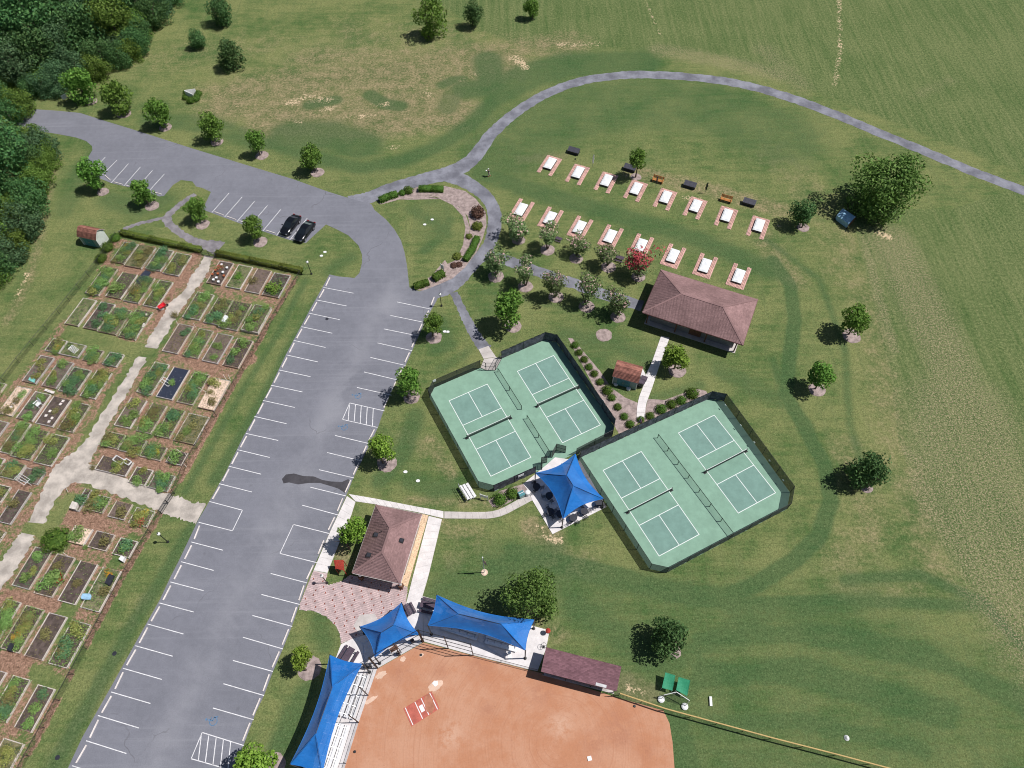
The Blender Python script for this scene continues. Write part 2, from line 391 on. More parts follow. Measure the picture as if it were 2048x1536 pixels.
def build_ground():
    xs = np.concatenate([[-900, -500, -300, -220, -170, -140], np.arange(-124, 124.1, .5), [140, 170, 220, 300, 500, 900]])
    ys = np.concatenate([[-600, -300, -150, -80, -40, -15], np.arange(-4, 172.1, .5), [185, 210, 260, 350, 550, 1000]])
    X, Y = np.meshgrid(xs, ys); nx, ny = len(xs), len(ys)
    z = np.zeros_like(X)
    cap = lambda *a: capsule_field(X, Y, *a)
    dry, lush, bare, mead, mulch, tan = (np.zeros_like(X) for _ in range(6))
    def up(A, B, k=1.0): np.maximum(A, B*k, out=A)
    # dry slope at the upper left, bare sandy spots on it
    for pts, r0, r1, k in (([(470,200),(640,170),(820,150),(1000,120)], 4, 13, .8), ([(560,235),(740,230),(880,215)], 5, 11, .85), ([(620,120),(900,115),(1140,88)], 2, 8, .7),
                           ([(430,190),(520,170)], 3, 10, .6), ([(300,120),(520,90)], 2, 12, .4), ([(700,60),(1000,90)], 2, 12, .4), ([(1550,310),(1650,420),(1700,560)], 2, 8, .4),
                           ([(1690,480),(1740,640),(1790,900),(1880,1150)], 1, 6, .5), ([(1520,470),(1590,560)], 1, 4, .6), ([(1700,900),(1740,1050),(1690,1120)], 1, 7, .5),
                           ([(1260,340),(1420,380),(1560,420)], 1, 3.4, .75), ([(1040,320),(1130,310)], .5, 2.5, .6), ([(1090,1110),(1180,1130)], 1, 4, .55), ([(1065,1055),(1100,1075)], .8, 2.6, .9),
                           ([(1255,1370),(1300,1390)], .8, 2.4, .9), ([(1065,1245),(1120,1270)], .6, 2, .6), ([(880,1050),(960,1075)], .5, 3, .55), ([(820,1000),(1000,1010)], .3, 1.4, .6),
                           ([(90,420),(60,560),(15,640)], .4, 1.8, .62), ([(110,330),(90,420)], .3, 1.5, .6), ([(560,830),(530,870)], .2, 1, .5), ([(300,1180),(200,1370),(110,1520)], .2, 2.2, .55),
                           ([(640,700),(560,800)], .1, 1.5, .35), ([(1820,1180),(1700,1180)], 1, 5, .45), ([(900,1120),(960,1090)], 1, 3, .4),
                           ([(1200,950),(1190,1010)], .3, 1, .3), ([(700,400),(800,370),(880,345)], .3, 1.3, .6), ([(810,865),(850,900)], .5, 3, .5), ([(860,880),(900,950)], .5, 2, .6), ([(660,1080),(690,1120)], .4, 1.6, .9),
                           ([(1130,1040),(1090,1050)], .3, 1.2, .6)): up(dry, cap(pts, r0, r1), k)
    for pts, r0, r1, k in (([(575,210),(610,195),(655,200)], .6, 3.2, .62), ([(640,222),(665,215)], .4, 2, .6), ([(735,215),(775,208)], .4, 2.4, .6), ([(850,182),(860,190)], .3, 1.8, .7), ([(560,240),(600,245)], .3, 2, .5), ([(690,235),(745,232)], .3, 1.8, .55),
                           ([(920,160),(950,150)], .3, 1.6, .6), ([(1030,115),(1050,135)], .6, 2.4, .72), ([(1120,90),(1200,88)], .5, 2, .6), ([(780,295),(800,290)], .4, 2.6, .6), ([(455,185),(430,190)], .3, 1.8, .55), ([(470,210),(490,225)], .2, 1.5, .45),
                           ([(1080,1050),(1088,1075),(1120,1080)], .3, 1.1, .7), ([(1285,1385),(1260,1375)], .4, 1.2, .6), ([(1290,0),(1320,70)], .15, .8, .6), ([(1678,0),(1680,100),(1670,170)], .4, 1.3, .6), ([(1756,466),(1778,475)], .3, 1.6, .8), ([(1245,348),(1262,352)], .2, 1.1, .7),
                           ([(1370,395),(1400,400)], .4, 1.6, .6), ([(1560,450),(1535,455)], .2, 1.2, .5), ([(55,545),(30,600)], .3, 1.2, .6), ([(1840,300)], .3, 2, .4)): up(bare, cap(pts, r0, r1), k)
    # greener, damper swathes
    for pts, r0, r1, k in (([(540,285),(590,300),(650,320),(720,335),(800,325),(880,290),(940,250),(985,205)], .8, 3.2, .9), ([(580,270),(660,270),(720,290)], 3, 6, .8), ([(975,120),(985,175),(930,180)], 2, 4.4, .9), ([(1000,180),(1060,150),(1130,130),(1280,125)], 3.2, 6, .8),
                           ([(740,190),(770,208),(800,212)], 1.1, 2.2, .95), ([(620,210),(670,200)], 1, 2.2, .9), ([(885,170),(905,160),(925,158)], .8, 2, .8), ([(895,215),(905,190)], 1.6, 3, .6), ([(300,240),(420,250),(520,285)], 1.5, 4, .7),
                           ([(1010,300),(1100,240),(1250,200),(1420,215),(1560,270)], 6, 13, .62), ([(960,345),(1060,380),(1200,420),(1400,480),(1540,540)], 1.2, 3.4, .8), ([(1250,455),(1420,500)], 1, 3, .5), ([(890,470),(860,440),(830,420)], .6, 2.4, .7), ([(850,500),(880,475),(900,440)], .5, 1.8, .7),
                           ([(1545,520),(1580,570),(1590,640),(1578,720),(1572,790),(1600,840),(1650,930),(1662,1000),(1640,1070),(1590,1120),(1520,1165),(1440,1200),(1350,1190),(1240,1150),(1100,1120),(980,1135)], .5, 1.5, 1.25),
                           ([(1545,720),(1570,790),(1620,850)], .3, 1.1, .7), ([(1690,1160),(1840,1150),(1960,1200),(2060,1310)], .3, 1.3, .95), ([(1444,1208),(1670,1200),(1976,1212)], .3, 1.3, 1.0), ([(1476,1204),(1266,1168),(1024,1107)], .8, 2.6, .9), ([(1480,1250),(1680,1290),(1910,1335),(2050,1390)], .4, 1.8, .95), ([(1400,1330),(1640,1370),(1900,1450)], .4, 1.8, .9), ([(1520,470),(1640,560),(1690,700),(1700,850),(1740,980)], .2, 1.2, .7), ([(1330,1340),(1500,1230),(1750,1200)], .6, 3, .75), ([(1400,1280),(1650,1260),(1850,1300),(2050,1420)], .5, 2.2, .9), ([(1300,1440),(1400,1360),(1600,1330),(1900,1420)], .6, 2.4, .9), ([(1420,1450),(1600,1440),(1850,1500)], .5, 2.2, .85),
                           ([(1150,1210),(1280,1300),(1360,1380)], 1, 4, .8), ([(1350,1450),(1370,1540)], 1.2, 3, .9), ([(1460,1540),(1650,1560)], 2, 6, .6), ([(870,1200),(980,1160),(1100,1110)], 1, 4, .75), ([(640,1120),(700,1120)], .2, .8, .3),
                           ([(640,600),(580,700),(510,830),(430,960)], .5, 1.8, .85), ([(395,1035),(340,1130),(260,1260),(170,1420),(110,1530)], .4, 1.7, .9), ([(610,560),(560,660),(480,790),(370,985)], .3, 1.0, .7), ([(700,515),(660,540)], .5, 2.4, .7),
                           ([(830,830),(810,900),(760,960)], .8, 2.2, .75), ([(820,960),(870,980),(920,970)], .8, 2.2, .7), ([(870,700),(900,690),(880,640)], .6, 2, .7), ([(880,740),(940,700)], .4, 1.6, .6), ([(1010,590),(960,640)], .4, 2, .5), ([(1130,670),(1240,690),(1300,720)], .8, 3, .7),
                           ([(1210,630),(1100,610),(960,580)], .3, 1.3, .5), ([(1240,680),(1290,700)], .4, 2, .6), ([(1400,770),(1330,790),(1280,810)], .4, 1.6, .6), ([(1440,740),(1560,800)], .8, 3, .6), ([(560,1500),(590,1420),(620,1380)], .8, 2.4, .8), ([(640,1240),(650,1290)], .6, 2, .7),
                           ([(220,400),(280,420),(330,400)], 1, 4, .7), ([(200,300),(160,340),(130,420)], 1, 4, .6), ([(120,1545),(60,1640)], 1, 3, .6), ([(1300,1300),(1500,1290),(1750,1330),(1950,1420)], 5, 15, .5), ([(1450,1480),(1700,1520),(2000,1560)], 5, 11, .55), ([(900,1180),(1000,1170)], 2, 6, .6), ([(1000,1130),(1200,1190)], 2, 6, .6), ([(1150,700),(1280,720)], 2, 6, .5), ([(860,460),(870,420)], 2, 5, .5)): up(lush, cap(pts, r0, r1), k)
    # rough meadow to the right of the mown lawn, tan seed heads in it
    mead[:] = poly_field(X, Y, [(1700,415),(1730,540),(1755,650),(1783,760),(1795,870),(1832,985),(1900,1120),(1990,1235),(2060,1310),(2300,1500),(4500,1500),(3200,-300),(2400,250),(1900,420)], .5)
    up(mead, poly_field(X, Y, [(1050,100),(1300,100),(1430,110),(1560,160),(1700,215),(1850,275),(2048,350),(2300,420),(2600,100),(2300,-300),(900,-300),(800,-40),(950,60)], 2.5), .8)
    for pts, r0, r1, k in (([(1780,480),(1845,610),(1890,700),(1930,800),(1950,890)], 1.5, 6, 1.0), ([(1925,830),(1950,960),(2000,1070),(2060,1200),(2150,1320)], 3, 11, 1.1), ([(1840,970),(1900,1060),(1990,1190)], .8, 3.5, .9), ([(1730,480),(1760,600),(1790,700)], .3, 1.4, .7), ([(1320,100),(1430,120),(1560,150)], 1, 4, .8), ([(1530,100),(1600,170)], 1, 5, .6),
                           ([(1900,160),(1830,195)], .4, 3, .45), ([(560,100),(900,80)], 3, 9, .35), ([(1815,905),(1855,930)], .3, 1.5, 1)): up(tan, cap(pts, r0, r1), k)
    # garden: reddish mulch between the raised beds, worn through in places to grass
    up(mulch, poly_field(X, Y, GARDEN, .3), .62)
    for pts, r0, r1, k in (([(250,535),(410,560)], .5, 2.6, .95), ([(150,650),(250,690)], .3, 1.6, .7), ([(340,690),(410,735),(500,720)], .5, 1.8, .95), ([(90,720),(200,735)], .5, 1.5, .95), ([(30,800),(150,850)], .6, 2, 1), ([(0,920),(130,940)], .6, 2, 1),
                           ([(260,800),(330,840)], .4, 1.4, .95), ([(220,905),(260,920),(320,930)], .5, 1.8, 1), ([(130,1030),(200,1050),(150,1070)], .6, 2.2, .95), ([(60,1140),(110,1100)], .3, 1, .9), ([(20,1195),(110,1210)], .6, 1.8, 1), ([(10,1320),(60,1340)], .6, 2, 1),
                           ([(440,680),(420,760)], .3, 1.2, .9), ([(590,560),(480,750),(360,965)], .15, .6, .95), ([(340,1000),(250,1150),(160,1320),(60,1510)], .15, .6, .8), ([(320,640),(350,560),(390,510)], .5, 1.4, .9), ([(20,975),(60,970)], .5, 1.5, .9), ([(230,480),(210,530)], .3, .9, .8)): up(mulch, cap(pts, r0, r1), k)
    for pts, r0, r1 in (([(150,665),(240,700),(290,710)], 1, 2.2), ([(345,640),(320,690)], .3, .9), ([(300,700),(260,740),(200,840),(150,930)], .5, 1.3), ([(100,1000),(40,1090),(0,1130)], .5, 1.2), ([(520,610),(470,630)], .3, 1.2), ([(360,830),(300,870)], .2, .7), ([(590,575),(540,660)], .2, .7), ([(170,1330),(110,1250),(150,1200)], .4, 1.3), ([(140,1000),(90,1060),(120,1090)], .5, 1.3), ([(110,640),(160,600),(200,550)], .4, 1.2), ([(450,650),(410,560)], .2, .6), ([(70,1340),(130,1380)], .3, 1.2), ([(230,1020),(300,1010)], .3, .9), ([(190,1190),(260,1080)], .2, .9)):
        mulch *= 1-.75*cap(pts, r0, r1)
    q = np.arange(nx*ny).reshape(ny, nx)
    Q = np.stack([q[:-1, :-1], q[:-1, 1:], q[1:, 1:], q[1:, :-1]], -1).reshape(-1, 4)
    m, b = newmat('turf')
    g = nm(m, 'ShaderNodeNewGeometry'); pos = g.outputs['Position']
    A = nm(m, 'ShaderNodeAttribute'); A.attribute_name = 'zone_a'; sa = nm(m, 'ShaderNodeSeparateColor'); lk(m, A.outputs['Color'], sa.inputs[0])
    B = nm(m, 'ShaderNodeAttribute'); B.attribute_name = 'zone_b'; sb = nm(m, 'ShaderNodeSeparateColor'); lk(m, B.outputs['Color'], sb.inputs[0])
    nl = noise_(m, pos, .07, 6, .62); nm1 = noise_(m, pos, .45, 5, .68); nf = noise_(m, pos, 2.3, 4, .75); nff = noise_(m, pos, 5.5, 3, .8)
    def streak(rot, sc):
        mp = nm(m, 'ShaderNodeMapping'); lk(m, pos, mp.inputs[0]); mp.inputs['Rotation'].default_value[2] = math.radians(rot); mp.inputs['Scale'].default_value = sc
        return noise_(m, mp.outputs[0], 1.0, 5, .72)
    ns = streak(-8, (1.3, .05, 1)); ns2 = streak(25, (.07, .9, 1)); ns3 = streak(-35, (.25, 1.6, 1))
    def edge(att, n, k, lo=.36, hi=.64):                     # patch mask with a ragged rim
        return smooth_(m, math_(m, 'ADD', att, math_(m, 'MULTIPLY', math_(m, 'SUBTRACT', n, .5), k)), lo, hi)
    def mixn(*p): 
        o = None
        for v, k in p: o = math_(m, 'MULTIPLY', v, k) if o is None else math_(m, 'MULTIPLY_ADD', v, k, o)
        return o
    nb = noise_(m, pos, .11, 4, .6)
    lawn = setmix(m, (.066, .124, .038), (.190, .208, .082), smooth_(m, mixn((nb, .34), (nl, .16), (nm1, .2), (ns2, .18), (ns3, .12)), .39, .575))
    c = setmix(m, lawn, (.142, .172, .070), math_(m, 'MULTIPLY', smooth_(m, ns, .45, .68), .5))
    meadc = setmix(m, (.076, .126, .040), (.165, .192, .080), smooth_(m, mixn((ns, .4), (nf, .35), (nl, .25)), .38, .62))
    c = setmix(m, c, meadc, edge(sb.outputs[0], nm1, .25))
    dryc = setmix(m, (.128, .140, .062), (.325, .252, .155), smooth_(m, mixn((nf, .5), (nm1, .5)), .38, .62))
    c = setmix(m, c, dryc, math_(m, 'MULTIPLY', edge(sa.outputs[0], mixn((nm1, .5), (nf, .5)), 1.7, .2, 1.0), .80))
    lushc = setmix(m, (.040, .094, .036), (.074, .132, .052), mixn((nf, .6), (ns3, .4)))
    c = setmix(m, c, lushc, math_(m, 'MULTIPLY', edge(sa.outputs[1], mixn((nm1, .6), (nf, .4)), 1.7, .1, .95), .74))
    tanc = setmix(m, (.23, .185, .115), (.40, .32, .22), nff)
    sp = smooth_(m, noise_(m, pos, 4.6, 6, .85), .47, .60)
    c = setmix(m, c, tanc, math_(m, 'MULTIPLY', edge(sb.outputs[2], nm1, .7, .1, .95), sp))
    barec = setmix(m, (.42, .31, .19), (.64, .51, .35), nf)
    c = setmix(m, c, barec, edge(sa.outputs[2], mixn((nm1, .35), (nf, .4), (nff, .25)), 3.4, .62, .80))
    mulc = setmix(m, (.195, .108, .074), (.34, .215, .160), smooth_(m, mixn((nf, .5), (nff, .5)), .35, .65))
    c = setmix(m, c, mulc, edge(sb.outputs[1], mixn((nm1, .5), (nf, .5)), 1.9, .48, .70))
    # blades, thatch and pale seed heads
    fine = setmix(m, (.42, .46, .42), (1.56, 1.52, 1.50), smooth_(m, mixn((nff, .6), (nf, .4)), .30, .70))
    c = setmix(m, c, fine, .85, 'MULTIPLY')
    fleck = smooth_(m, noise_(m, pos, 5.5, 1, .5), .66, .74)
    c = setmix(m, c, (.36, .33, .19), math_(m, 'MULTIPLY', fleck, math_(m, 'MULTIPLY_ADD', sb.outputs[0], .35, .2)))
    lk(m, c, b.inputs['Base Color']); b.inputs['Roughness'].default_value = .95; b.inputs['Specular IOR Level'].default_value = .1
    bn = nm(m, 'ShaderNodeBump'); bn.inputs['Strength'].default_value = .55; bn.inputs['Distance'].default_value = .12
    lk(m, nff, bn.inputs['Height']); lk(m, bn.outputs[0], b.inputs['Normal'])
    me = mesh_np('ground', np.stack([X, Y, z], -1).reshape(-1, 3), Q, m)
    one = np.ones(nx*ny, np.float32)
    for nmn, ch in (('zone_a', (dry, lush, bare)), ('zone_b', (mead, mulch, tan))):
        a = me.attributes.new(nmn, 'FLOAT_COLOR', 'POINT')
        a.data.foreach_set('color', np.stack([c_.ravel().astype(np.float32) for c_ in ch]+[one], -1).ravel())
    tag(link('ground', me), kind='structure')
build_ground()

# ------------------------------------------------------------------ roads, paths, paved areas
def smooth_line(P, n=8):
    P = [np.array(p, float) for p in P]; out = []
    for i in range(len(P)-1):
        p0 = P[max(i-1, 0)]; p1 = P[i]; p2 = P[i+1]; p3 = P[min(i+2, len(P)-1)]
        for k in range(n):
            t = k/n; out.append(.5*((2*p1)+(-p0+p2)*t+(2*p0-5*p1+4*p2-p3)*t*t+(-p0+3*p1-3*p2+p3)*t**3))
    out.append(P[-1]); return out
def ribbon(name, pts, width, z, m, rough=.0, seed=1, n=10):
    """a path along photo points with a given width in metres and ragged rims"""
    C = smooth_line([list(G2(p)[:2])+[wd] for p, wd in zip(pts, width if hasattr(width, '__len__') else [width]*len(pts))], n)
    r = random.Random(seed); V = []; Fc = []
    D = [C[min(i+1, len(C)-1)][:2]-C[max(i-1, 0)][:2] for i in range(len(C))]
    for p, d in zip(C, D):
        d = d/np.hypot(*d); nrm = np.array([-d[1], d[0]])
        for s in (1, .33, -.33, -1):
            wj = p[2]/2*s+(r.uniform(-rough, rough) if abs(s) == 1 else 0)
            V.append((p[0]+nrm[0]*wj, p[1]+nrm[1]*wj, z))
    for i in range(len(C)-1):
        for k in range(3): a = i*4+k; Fc.append((a, a+1, a+5, a+4))
    b = MB(); b.add(V, [f[::-1] for f in Fc]); o = b.build(name, m)
    return tag(o, kind='structure')
def px_poly(pts, z=0): return [tuple(G2(p, z)[:2]) for p in pts]
def pad(name, pts, m, z0, z1, parent=None):
    b = MB()
    if z0 == z1: b.sheet(px_poly(pts), z1)
    else: b.prism(px_poly(pts), z0, z1)
    o = b.build(name, m, parent)
    return o if parent is not None else tag(o, kind='structure')
# asphalt: worn pale lane down the middle of the bays, tar cracks
def asphalt_mat():
    m, b = newmat('asphalt'); g = nm(m, 'ShaderNodeNewGeometry'); pos = g.outputs['Position']
    P0 = G(640, 880); P1 = G(330, 1500); d = (P1-P0)[:2]; d = d/np.hypot(*d); n = (-d[1], d[0])
    dp = nm(m, 'ShaderNodeVectorMath', operation='DOT_PRODUCT'); lk(m, pos, dp.inputs[0]); dp.inputs[1].default_value = (n[0], n[1], 0)
    dist = math_(m, 'SUBTRACT', dp.outputs['Value'], float(P0[0]*n[0]+P0[1]*n[1]))
    nl = noise_(m, pos, .16, 5, .6); nmid = noise_(m, pos, 1.3, 4, .6); nf = noise_(m, pos, 8, 2, .7)
    lane = math_(m, 'POWER', 2.718, math_(m, 'MULTIPLY', math_(m, 'POWER', math_(m, 'ABSOLUTE', math_(m, 'DIVIDE', dist, 2.3)), 2), -1))
    c = setmix(m, (.168, .171, .200), (.212, .215, .250), smooth_(m, math_(m, 'ADD', math_(m, 'MULTIPLY', nl, .6), math_(m, 'MULTIPLY', nmid, .4)), .3, .7))
    c = setmix(m, c, (.268, .269, .300), math_(m, 'MULTIPLY', lane, smooth_(m, nl, .3, .75)))
    v = nm(m, 'ShaderNodeTexVoronoi', feature='DISTANCE_TO_EDGE'); v.inputs['Scale'].default_value = .075
    wv = nm(m, 'ShaderNodeVectorMath', operation='ADD'); lk(m, pos, wv.inputs[0])
    nn = nm(m, 'ShaderNodeTexNoise'); nn.inputs['Scale'].default_value = .4; lk(m, pos, nn.inputs['Vector']); sc = nm(m, 'ShaderNodeVectorMath', operation='SCALE'); lk(m, nn.outputs['Color'], sc.inputs[0]); sc.inputs['Scale'].default_value = 3.0
    lk(m, sc.outputs[0], wv.inputs[1]); lk(m, wv.outputs[0], v.inputs['Vector'])
    crack = math_(m, 'SUBTRACT', 1.0, smooth_(m, v.outputs['Distance'], .0015, .007))
    c = setmix(m, c, (.115, .112, .125), math_(m, 'MULTIPLY', crack, math_(m, 'MULTIPLY', smooth_(m, nl, .5, .62), .6)))
    oil = smooth_(m, noise_(m, pos, .55, 2, .5), .70, .80); off = smooth_(m, math_(m, 'ABSOLUTE', dist), 2.6, 4.4)
    c = setmix(m, c, (.125, .126, .145), math_(m, 'MULTIPLY', math_(m, 'MULTIPLY', oil, off), .5))
    mpt = nm(m, 'ShaderNodeMapping'); lk(m, pos, mpt.inputs[0]); mpt.inputs['Rotation'].default_value[2] = -math.atan2(d[1], d[0]); mpt.inputs['Scale'].default_value = (.03, 1.5, 1)
    tyre = smooth_(m, noise_(m, mpt.outputs[0], 1.0, 4, .7), .5, .72); c = setmix(m, c, (.275, .277, .31), math_(m, 'MULTIPLY', tyre, .35))
    c = setmix(m, c, setmix(m, (.80, .80, .80), (1.20, 1.20, 1.20), nf), 1, 'MULTIPLY')
    lk(m, c, b.inputs['Base Color']); b.inputs['Roughness'].default_value = .9; b.inputs['Specular IOR Level'].default_value = .2
    return m
M['asphalt'] = asphalt_mat()
LOT = [(-60,203),(20,213),(76,219),(120,222),(160,226),(220,245),(285,265),(375,294),(512,336),(585,358),(655,383),(687,393),(704,398),(743,409),(749,420),(772,439),(789,459),(802,481),(809,504),(814,531),(817,559),(819,575),(839,583),(880,571),(878,591),(872,604),(863,619),(849,646),(811,731),(788,768),(767,822),(756,855),(707,955),(693,990),(659,1065),(619,1152),(599,1208),(584,1252),(566,1297),(546,1343),(528,1391),(512,1424),(487,1491),(440,1610),(100,1610),(136,1536),(165,1474),(222,1374),(272,1284),(320,1199),(341,1154),(357,1123),(397,1039),(412,1014),(450,948),(487,873),(509,835),(543,770),(572,709),(619,621),(647,571),(659,549),(677,553),(709,556),(719,546),(724,526),(724,509),(717,491),(697,471),(672,458),(652,449),(612,486),(579,480),(521,461),(472,444),(405,419),(410,409),(422,384),(405,376),(392,373),(385,363),(362,360),(346,370),(328,392),(319,393),(304,388),(265,376),(222,366),(200,357),(157,344),(160,335),(175,317),(185,300),(184,292),(172,282),(152,275),(115,268),(76,262),(20,245),(-60,228)]
lot = pad('parking_lot', LOT, M['asphalt'], .016, .016)
pad('road_stain', [(564,958),(572,949),(588,947),(606,952),(628,953),(645,960),(662,963),(684,964),(697,958),(700,964),(694,984),(690,986),(676,977),(660,972),(640,966),(618,966),(596,969),(578,965),(567,967)], M['stain'], .020, .020)
STW = [((647,575),(707,586.5)),((633,600),(693,612)),((618,626.5),(679.5,639.5)),((603,653.5),(664.5,666.5)),((587.5,681),(651,695)),((573,710),(636,724)),((558,740),(621,753.5)),((542,770.5),(605,784)),((526,801),(589.5,815)),((509,833),(573,847.5)),((492,867),(556.5,881)),((475,899.5),(539.5,915)),((457.5,932.5),(522.5,948.5)),((438.5,967.5),(503.7,984)),((418.7,1003),(485,1020.5)),((397.5,1044.7),(465,1061.7)),((382.5,1084),(446,1100.5)),((362.5,1123.5),(427.5,1141)),((341,1164),(407.5,1181.5)),((319,1206),(387.5,1224)),((295,1248),(367,1268)),((271,1291.5),(345.5,1312.5)),((246,1336.5),(324,1359)),((222.5,1384),(301,1407)),((196,1431),(278,1456)),((172.5,1481.5),(253,1507)),((144.5,1531.5),(228,1558)),((116,1582),(202,1610))]
STE = [((862.5,618.5),(794,604)),((849.5,645),(781,631)),((837,672),(768,658)),((824.5,701.5),(755,686)),((811,731),(741,715)),((797,760.5),(728,744)),((783,790.5),(714,775)),((769,822),(699.5,806)),((755,855),(685,839)),((739,887.5),(670,871)),((724,922),(654,905)),((708,956),(638,939.5)),((692,992),(621,974.5)),((676,1030),(604.5,1010.5)),((658,1067),(587,1049)),((634,1125.5),(560,1107)),((614.5,1166),(541.5,1147)),((599.5,1209),(523,1189)),((584.5,1253),(505,1231)),((566,1298),(486,1274.5)),((546,1343),(466,1321)),((528,1391),(447,1367.5)),((507.5,1439.5),(426,1416)),((487.5,1491),(404.5,1465)),((465,1541),(382.5,1517.5)),((444,1592),(360,1570))]
STN1 = [((194,332),(211,314)),((205,350),(234,320.5)),((222.5,366),(257,327.5)),((247.5,372.5),(281,334)),((271,379),(305,341)),((296,384.5),(329,348))]
STN2 = [((424,425),(458,386.5)),((449,434.5),(484,394.5)),((474,443.5),(509,403)),((500,452),(535,411)),((526,462),(561.5,419)),((553,471),(588,427)),((579.5,480),(614.5,436.5))]
ZP = .022
def stripe(a, b, wd=.092, parent=lot, m='paint', z=ZP):
    p, q = G2(a)[:2], G2(b)[:2]; d = (q-p)/np.hypot(*(q-p)); n = np.array([-d[1], d[0]])*wd/2
    MB().add([(*(p-n), z), (*(q-n), z), (*(q+n), z), (*(p+n), z)], [(0, 1, 2, 3)]).build('painted_stripe', M[m], parent)
for S in (STW, STE, STN1, STN2):
    for a, b in S: stripe(a, b)
for a, b in (((485,1020.5),(465,1061.7)), ((587,1049),(560,1107)), ((699.5,806),(685,839)), ((404.5,1465),(382.5,1517.5))): stripe(a, b)
for a, b in (((699,808),(696.5,840.5)), ((711,809.5),(708.5,843)), ((722.5,812),(720.5,846.5)), ((734.5,815),(732.5,849.5)), ((746.5,817.5),(745,852)),
             ((402.5,1471),(397,1519.5)), ((417.5,1471),(411,1524)), ((432.5,1475),(426,1529.5)), ((447,1479),(441,1533.5)), ((461.5,1484),(456,1538))): stripe(a, b, .1)
def access_symbol(c, ang):
    p0 = G2(c); t = MB(); ca, sa = math.cos(ang), math.sin(ang)
    def T(x, y): return (p0[0]+x*ca-y*sa, p0[1]+x*sa+y*ca)
    def seg(a, b, wd):
        a, b = np.array(a), np.array(b); d = (b-a)/np.hypot(*(b-a)); n = np.array([-d[1], d[0]])*wd/2
        t.add([(*T(*p), ZP) for p in (a-n, b-n, b+n, a+n)], [(0, 1, 2, 3)])
    arc = [(.42*math.cos(u)-.05, .42*math.sin(u)-.2) for u in np.linspace(math.radians(100), math.radians(370), 12)]
    for a, b in zip(arc[:-1], arc[1:]): seg(a, b, .1)
    seg((-.05, .45), (0, -.1), .14); seg((0, -.1), (.38, -.12), .13); seg((.38, -.12), (.52, -.5), .13); seg((-.03, .2), (.3, .17), .1)
    t.add([(*T(-.05+.13*math.cos(u), .66+.13*math.sin(u)), ZP) for u in np.linspace(0, 2*math.pi, 9)[:-1]], [tuple(range(8))])
    t.build('wheelchair_symbol', M['bluepaint'], lot)
for c in ((714,791), (686.5,854), (424,1441)): access_symbol(c, math.radians(75))
# gravel
ribbon('gravel_road', [(700,406),(735,396),(780,378),(850,358),(905,343),(945,318),(985,266),(1030,226),(1090,189),(1160,163),(1240,151),(1310,150),(1400,156),(1480,168),(1560,189),(1650,221),(1750,262),(1850,303),(1950,345),(2060,386),(2250,460)], [3.6,3.0,2.8,3.2,3.4,2.9,2.5,2.4,2.4,2.4,2.5,2.5,2.5,2.5,2.5,2.4,2.3,2.3,2.3,2.3,2.4], .012, M['gravel'], .12, 1)
ribbon('gravel_road', [(895,350),(935,366),(970,392),(987,420),(989,450),(981,484),(967,506),(944,531),(922,556),(897,574),(868,583),(845,585)], [3.4,2.9,2.4,2.3,2.3,2.2,2.2,2.2,2.3,2.8,2.8,1.6], .0125, M['gravel'], .1, 2)
ribbon('gravel_path', [(972,508),(1020,523),(1060,538),(1100,552),(1150,568),(1210,590),(1285,612)], 2.1, .013, M['gravel'], .12, 3)
ribbon('gravel_path', [(908,585),(925,622),(940,652),(957,680),(972,699)], [1.2,1.3,1.5,1.7,2.0], .0135, M['gravel'], .1, 4)
ribbon('gravel_path', [(390,388),(366,405),(342,425),(335,442),(360,466),(395,484),(425,492),(440,497)], [.9,1.1,1.3,1.5,1.4,1.5,2.6,3.0], .012, M['gravel_dark'], .15, 5)
ribbon('gravel_path', [(333,434),(300,442),(262,452),(240,466)], [.8,.7,.8,.9], .0115, M['gravel_dark'], .18, 6)
ribbon('garden_path', [(419,512),(405,540),(392,560),(378,582),(352,612),(335,640),(318,668),(303,696)], [1.5,2.0,2.3,1.6,2.6,2.1,2.3,2.0], .012, M['gravel_tan'], .2, 7)
ribbon('garden_path', [(285,714),(265,750),(240,790),(205,848),(186,884),(160,918),(132,945),(100,990),(72,1046)], [1.6,1.7,1.8,2.0,2.2,3.2,4.0,2.4,2.2], .012, M['gravel_tan'], .22, 8)
ribbon('garden_path', [(56,1068),(38,1098),(12,1138),(-20,1180)], [2.0,2.5,2.5,2.5], .012, M['gravel_tan'], .2, 9)
ribbon('garden_path', [(130,940),(180,950),(250,976),(310,998),(342,1010),(372,1020),(402,1028)], [3.4,2.7,2.4,2.4,2.7,2.5,2.9], .013, M['gravel_tan'], .22, 10)
# mulch beds
def mulch_ring(c, r, m='mulch'):
    p = G2(c); r = r*.82; rr = random.Random(int(c[0]*7+c[1])); b = MB()
    pts = [(p[0]+r*rr.uniform(.93, 1.05)*math.cos(t), p[1]+r*rr.uniform(.93, 1.05)*math.sin(t)) for t in np.linspace(0, 2*math.pi, 23)[:-1]]
    b.sheet(pts, .014); b.add([(p[0]+r*.93*math.cos(t), p[1]+r*.93*math.sin(t), .05) for t in np.linspace(0, 2*math.pi, 17)[:-1]]+[(p[0], p[1], .09)], [(i, (i+1) % 16, 16) for i in range(16)])
    tag(b.build('mulch_ring', M[m]), kind='structure')
pad('mulch_bed', [(757,408),(775,408),(800,400),(850,394),(880,396),(910,407),(930,425),(940,455),(936,490),(925,525),(905,545),(880,563),(845,580),(828,578),(860,555),(890,520),(895,528),(912,520),(926,490),(931,455),(925,432),(905,410),(880,398),(848,387),(800,393),(770,402)][::-1], M['mulch'], .0145, .0145)
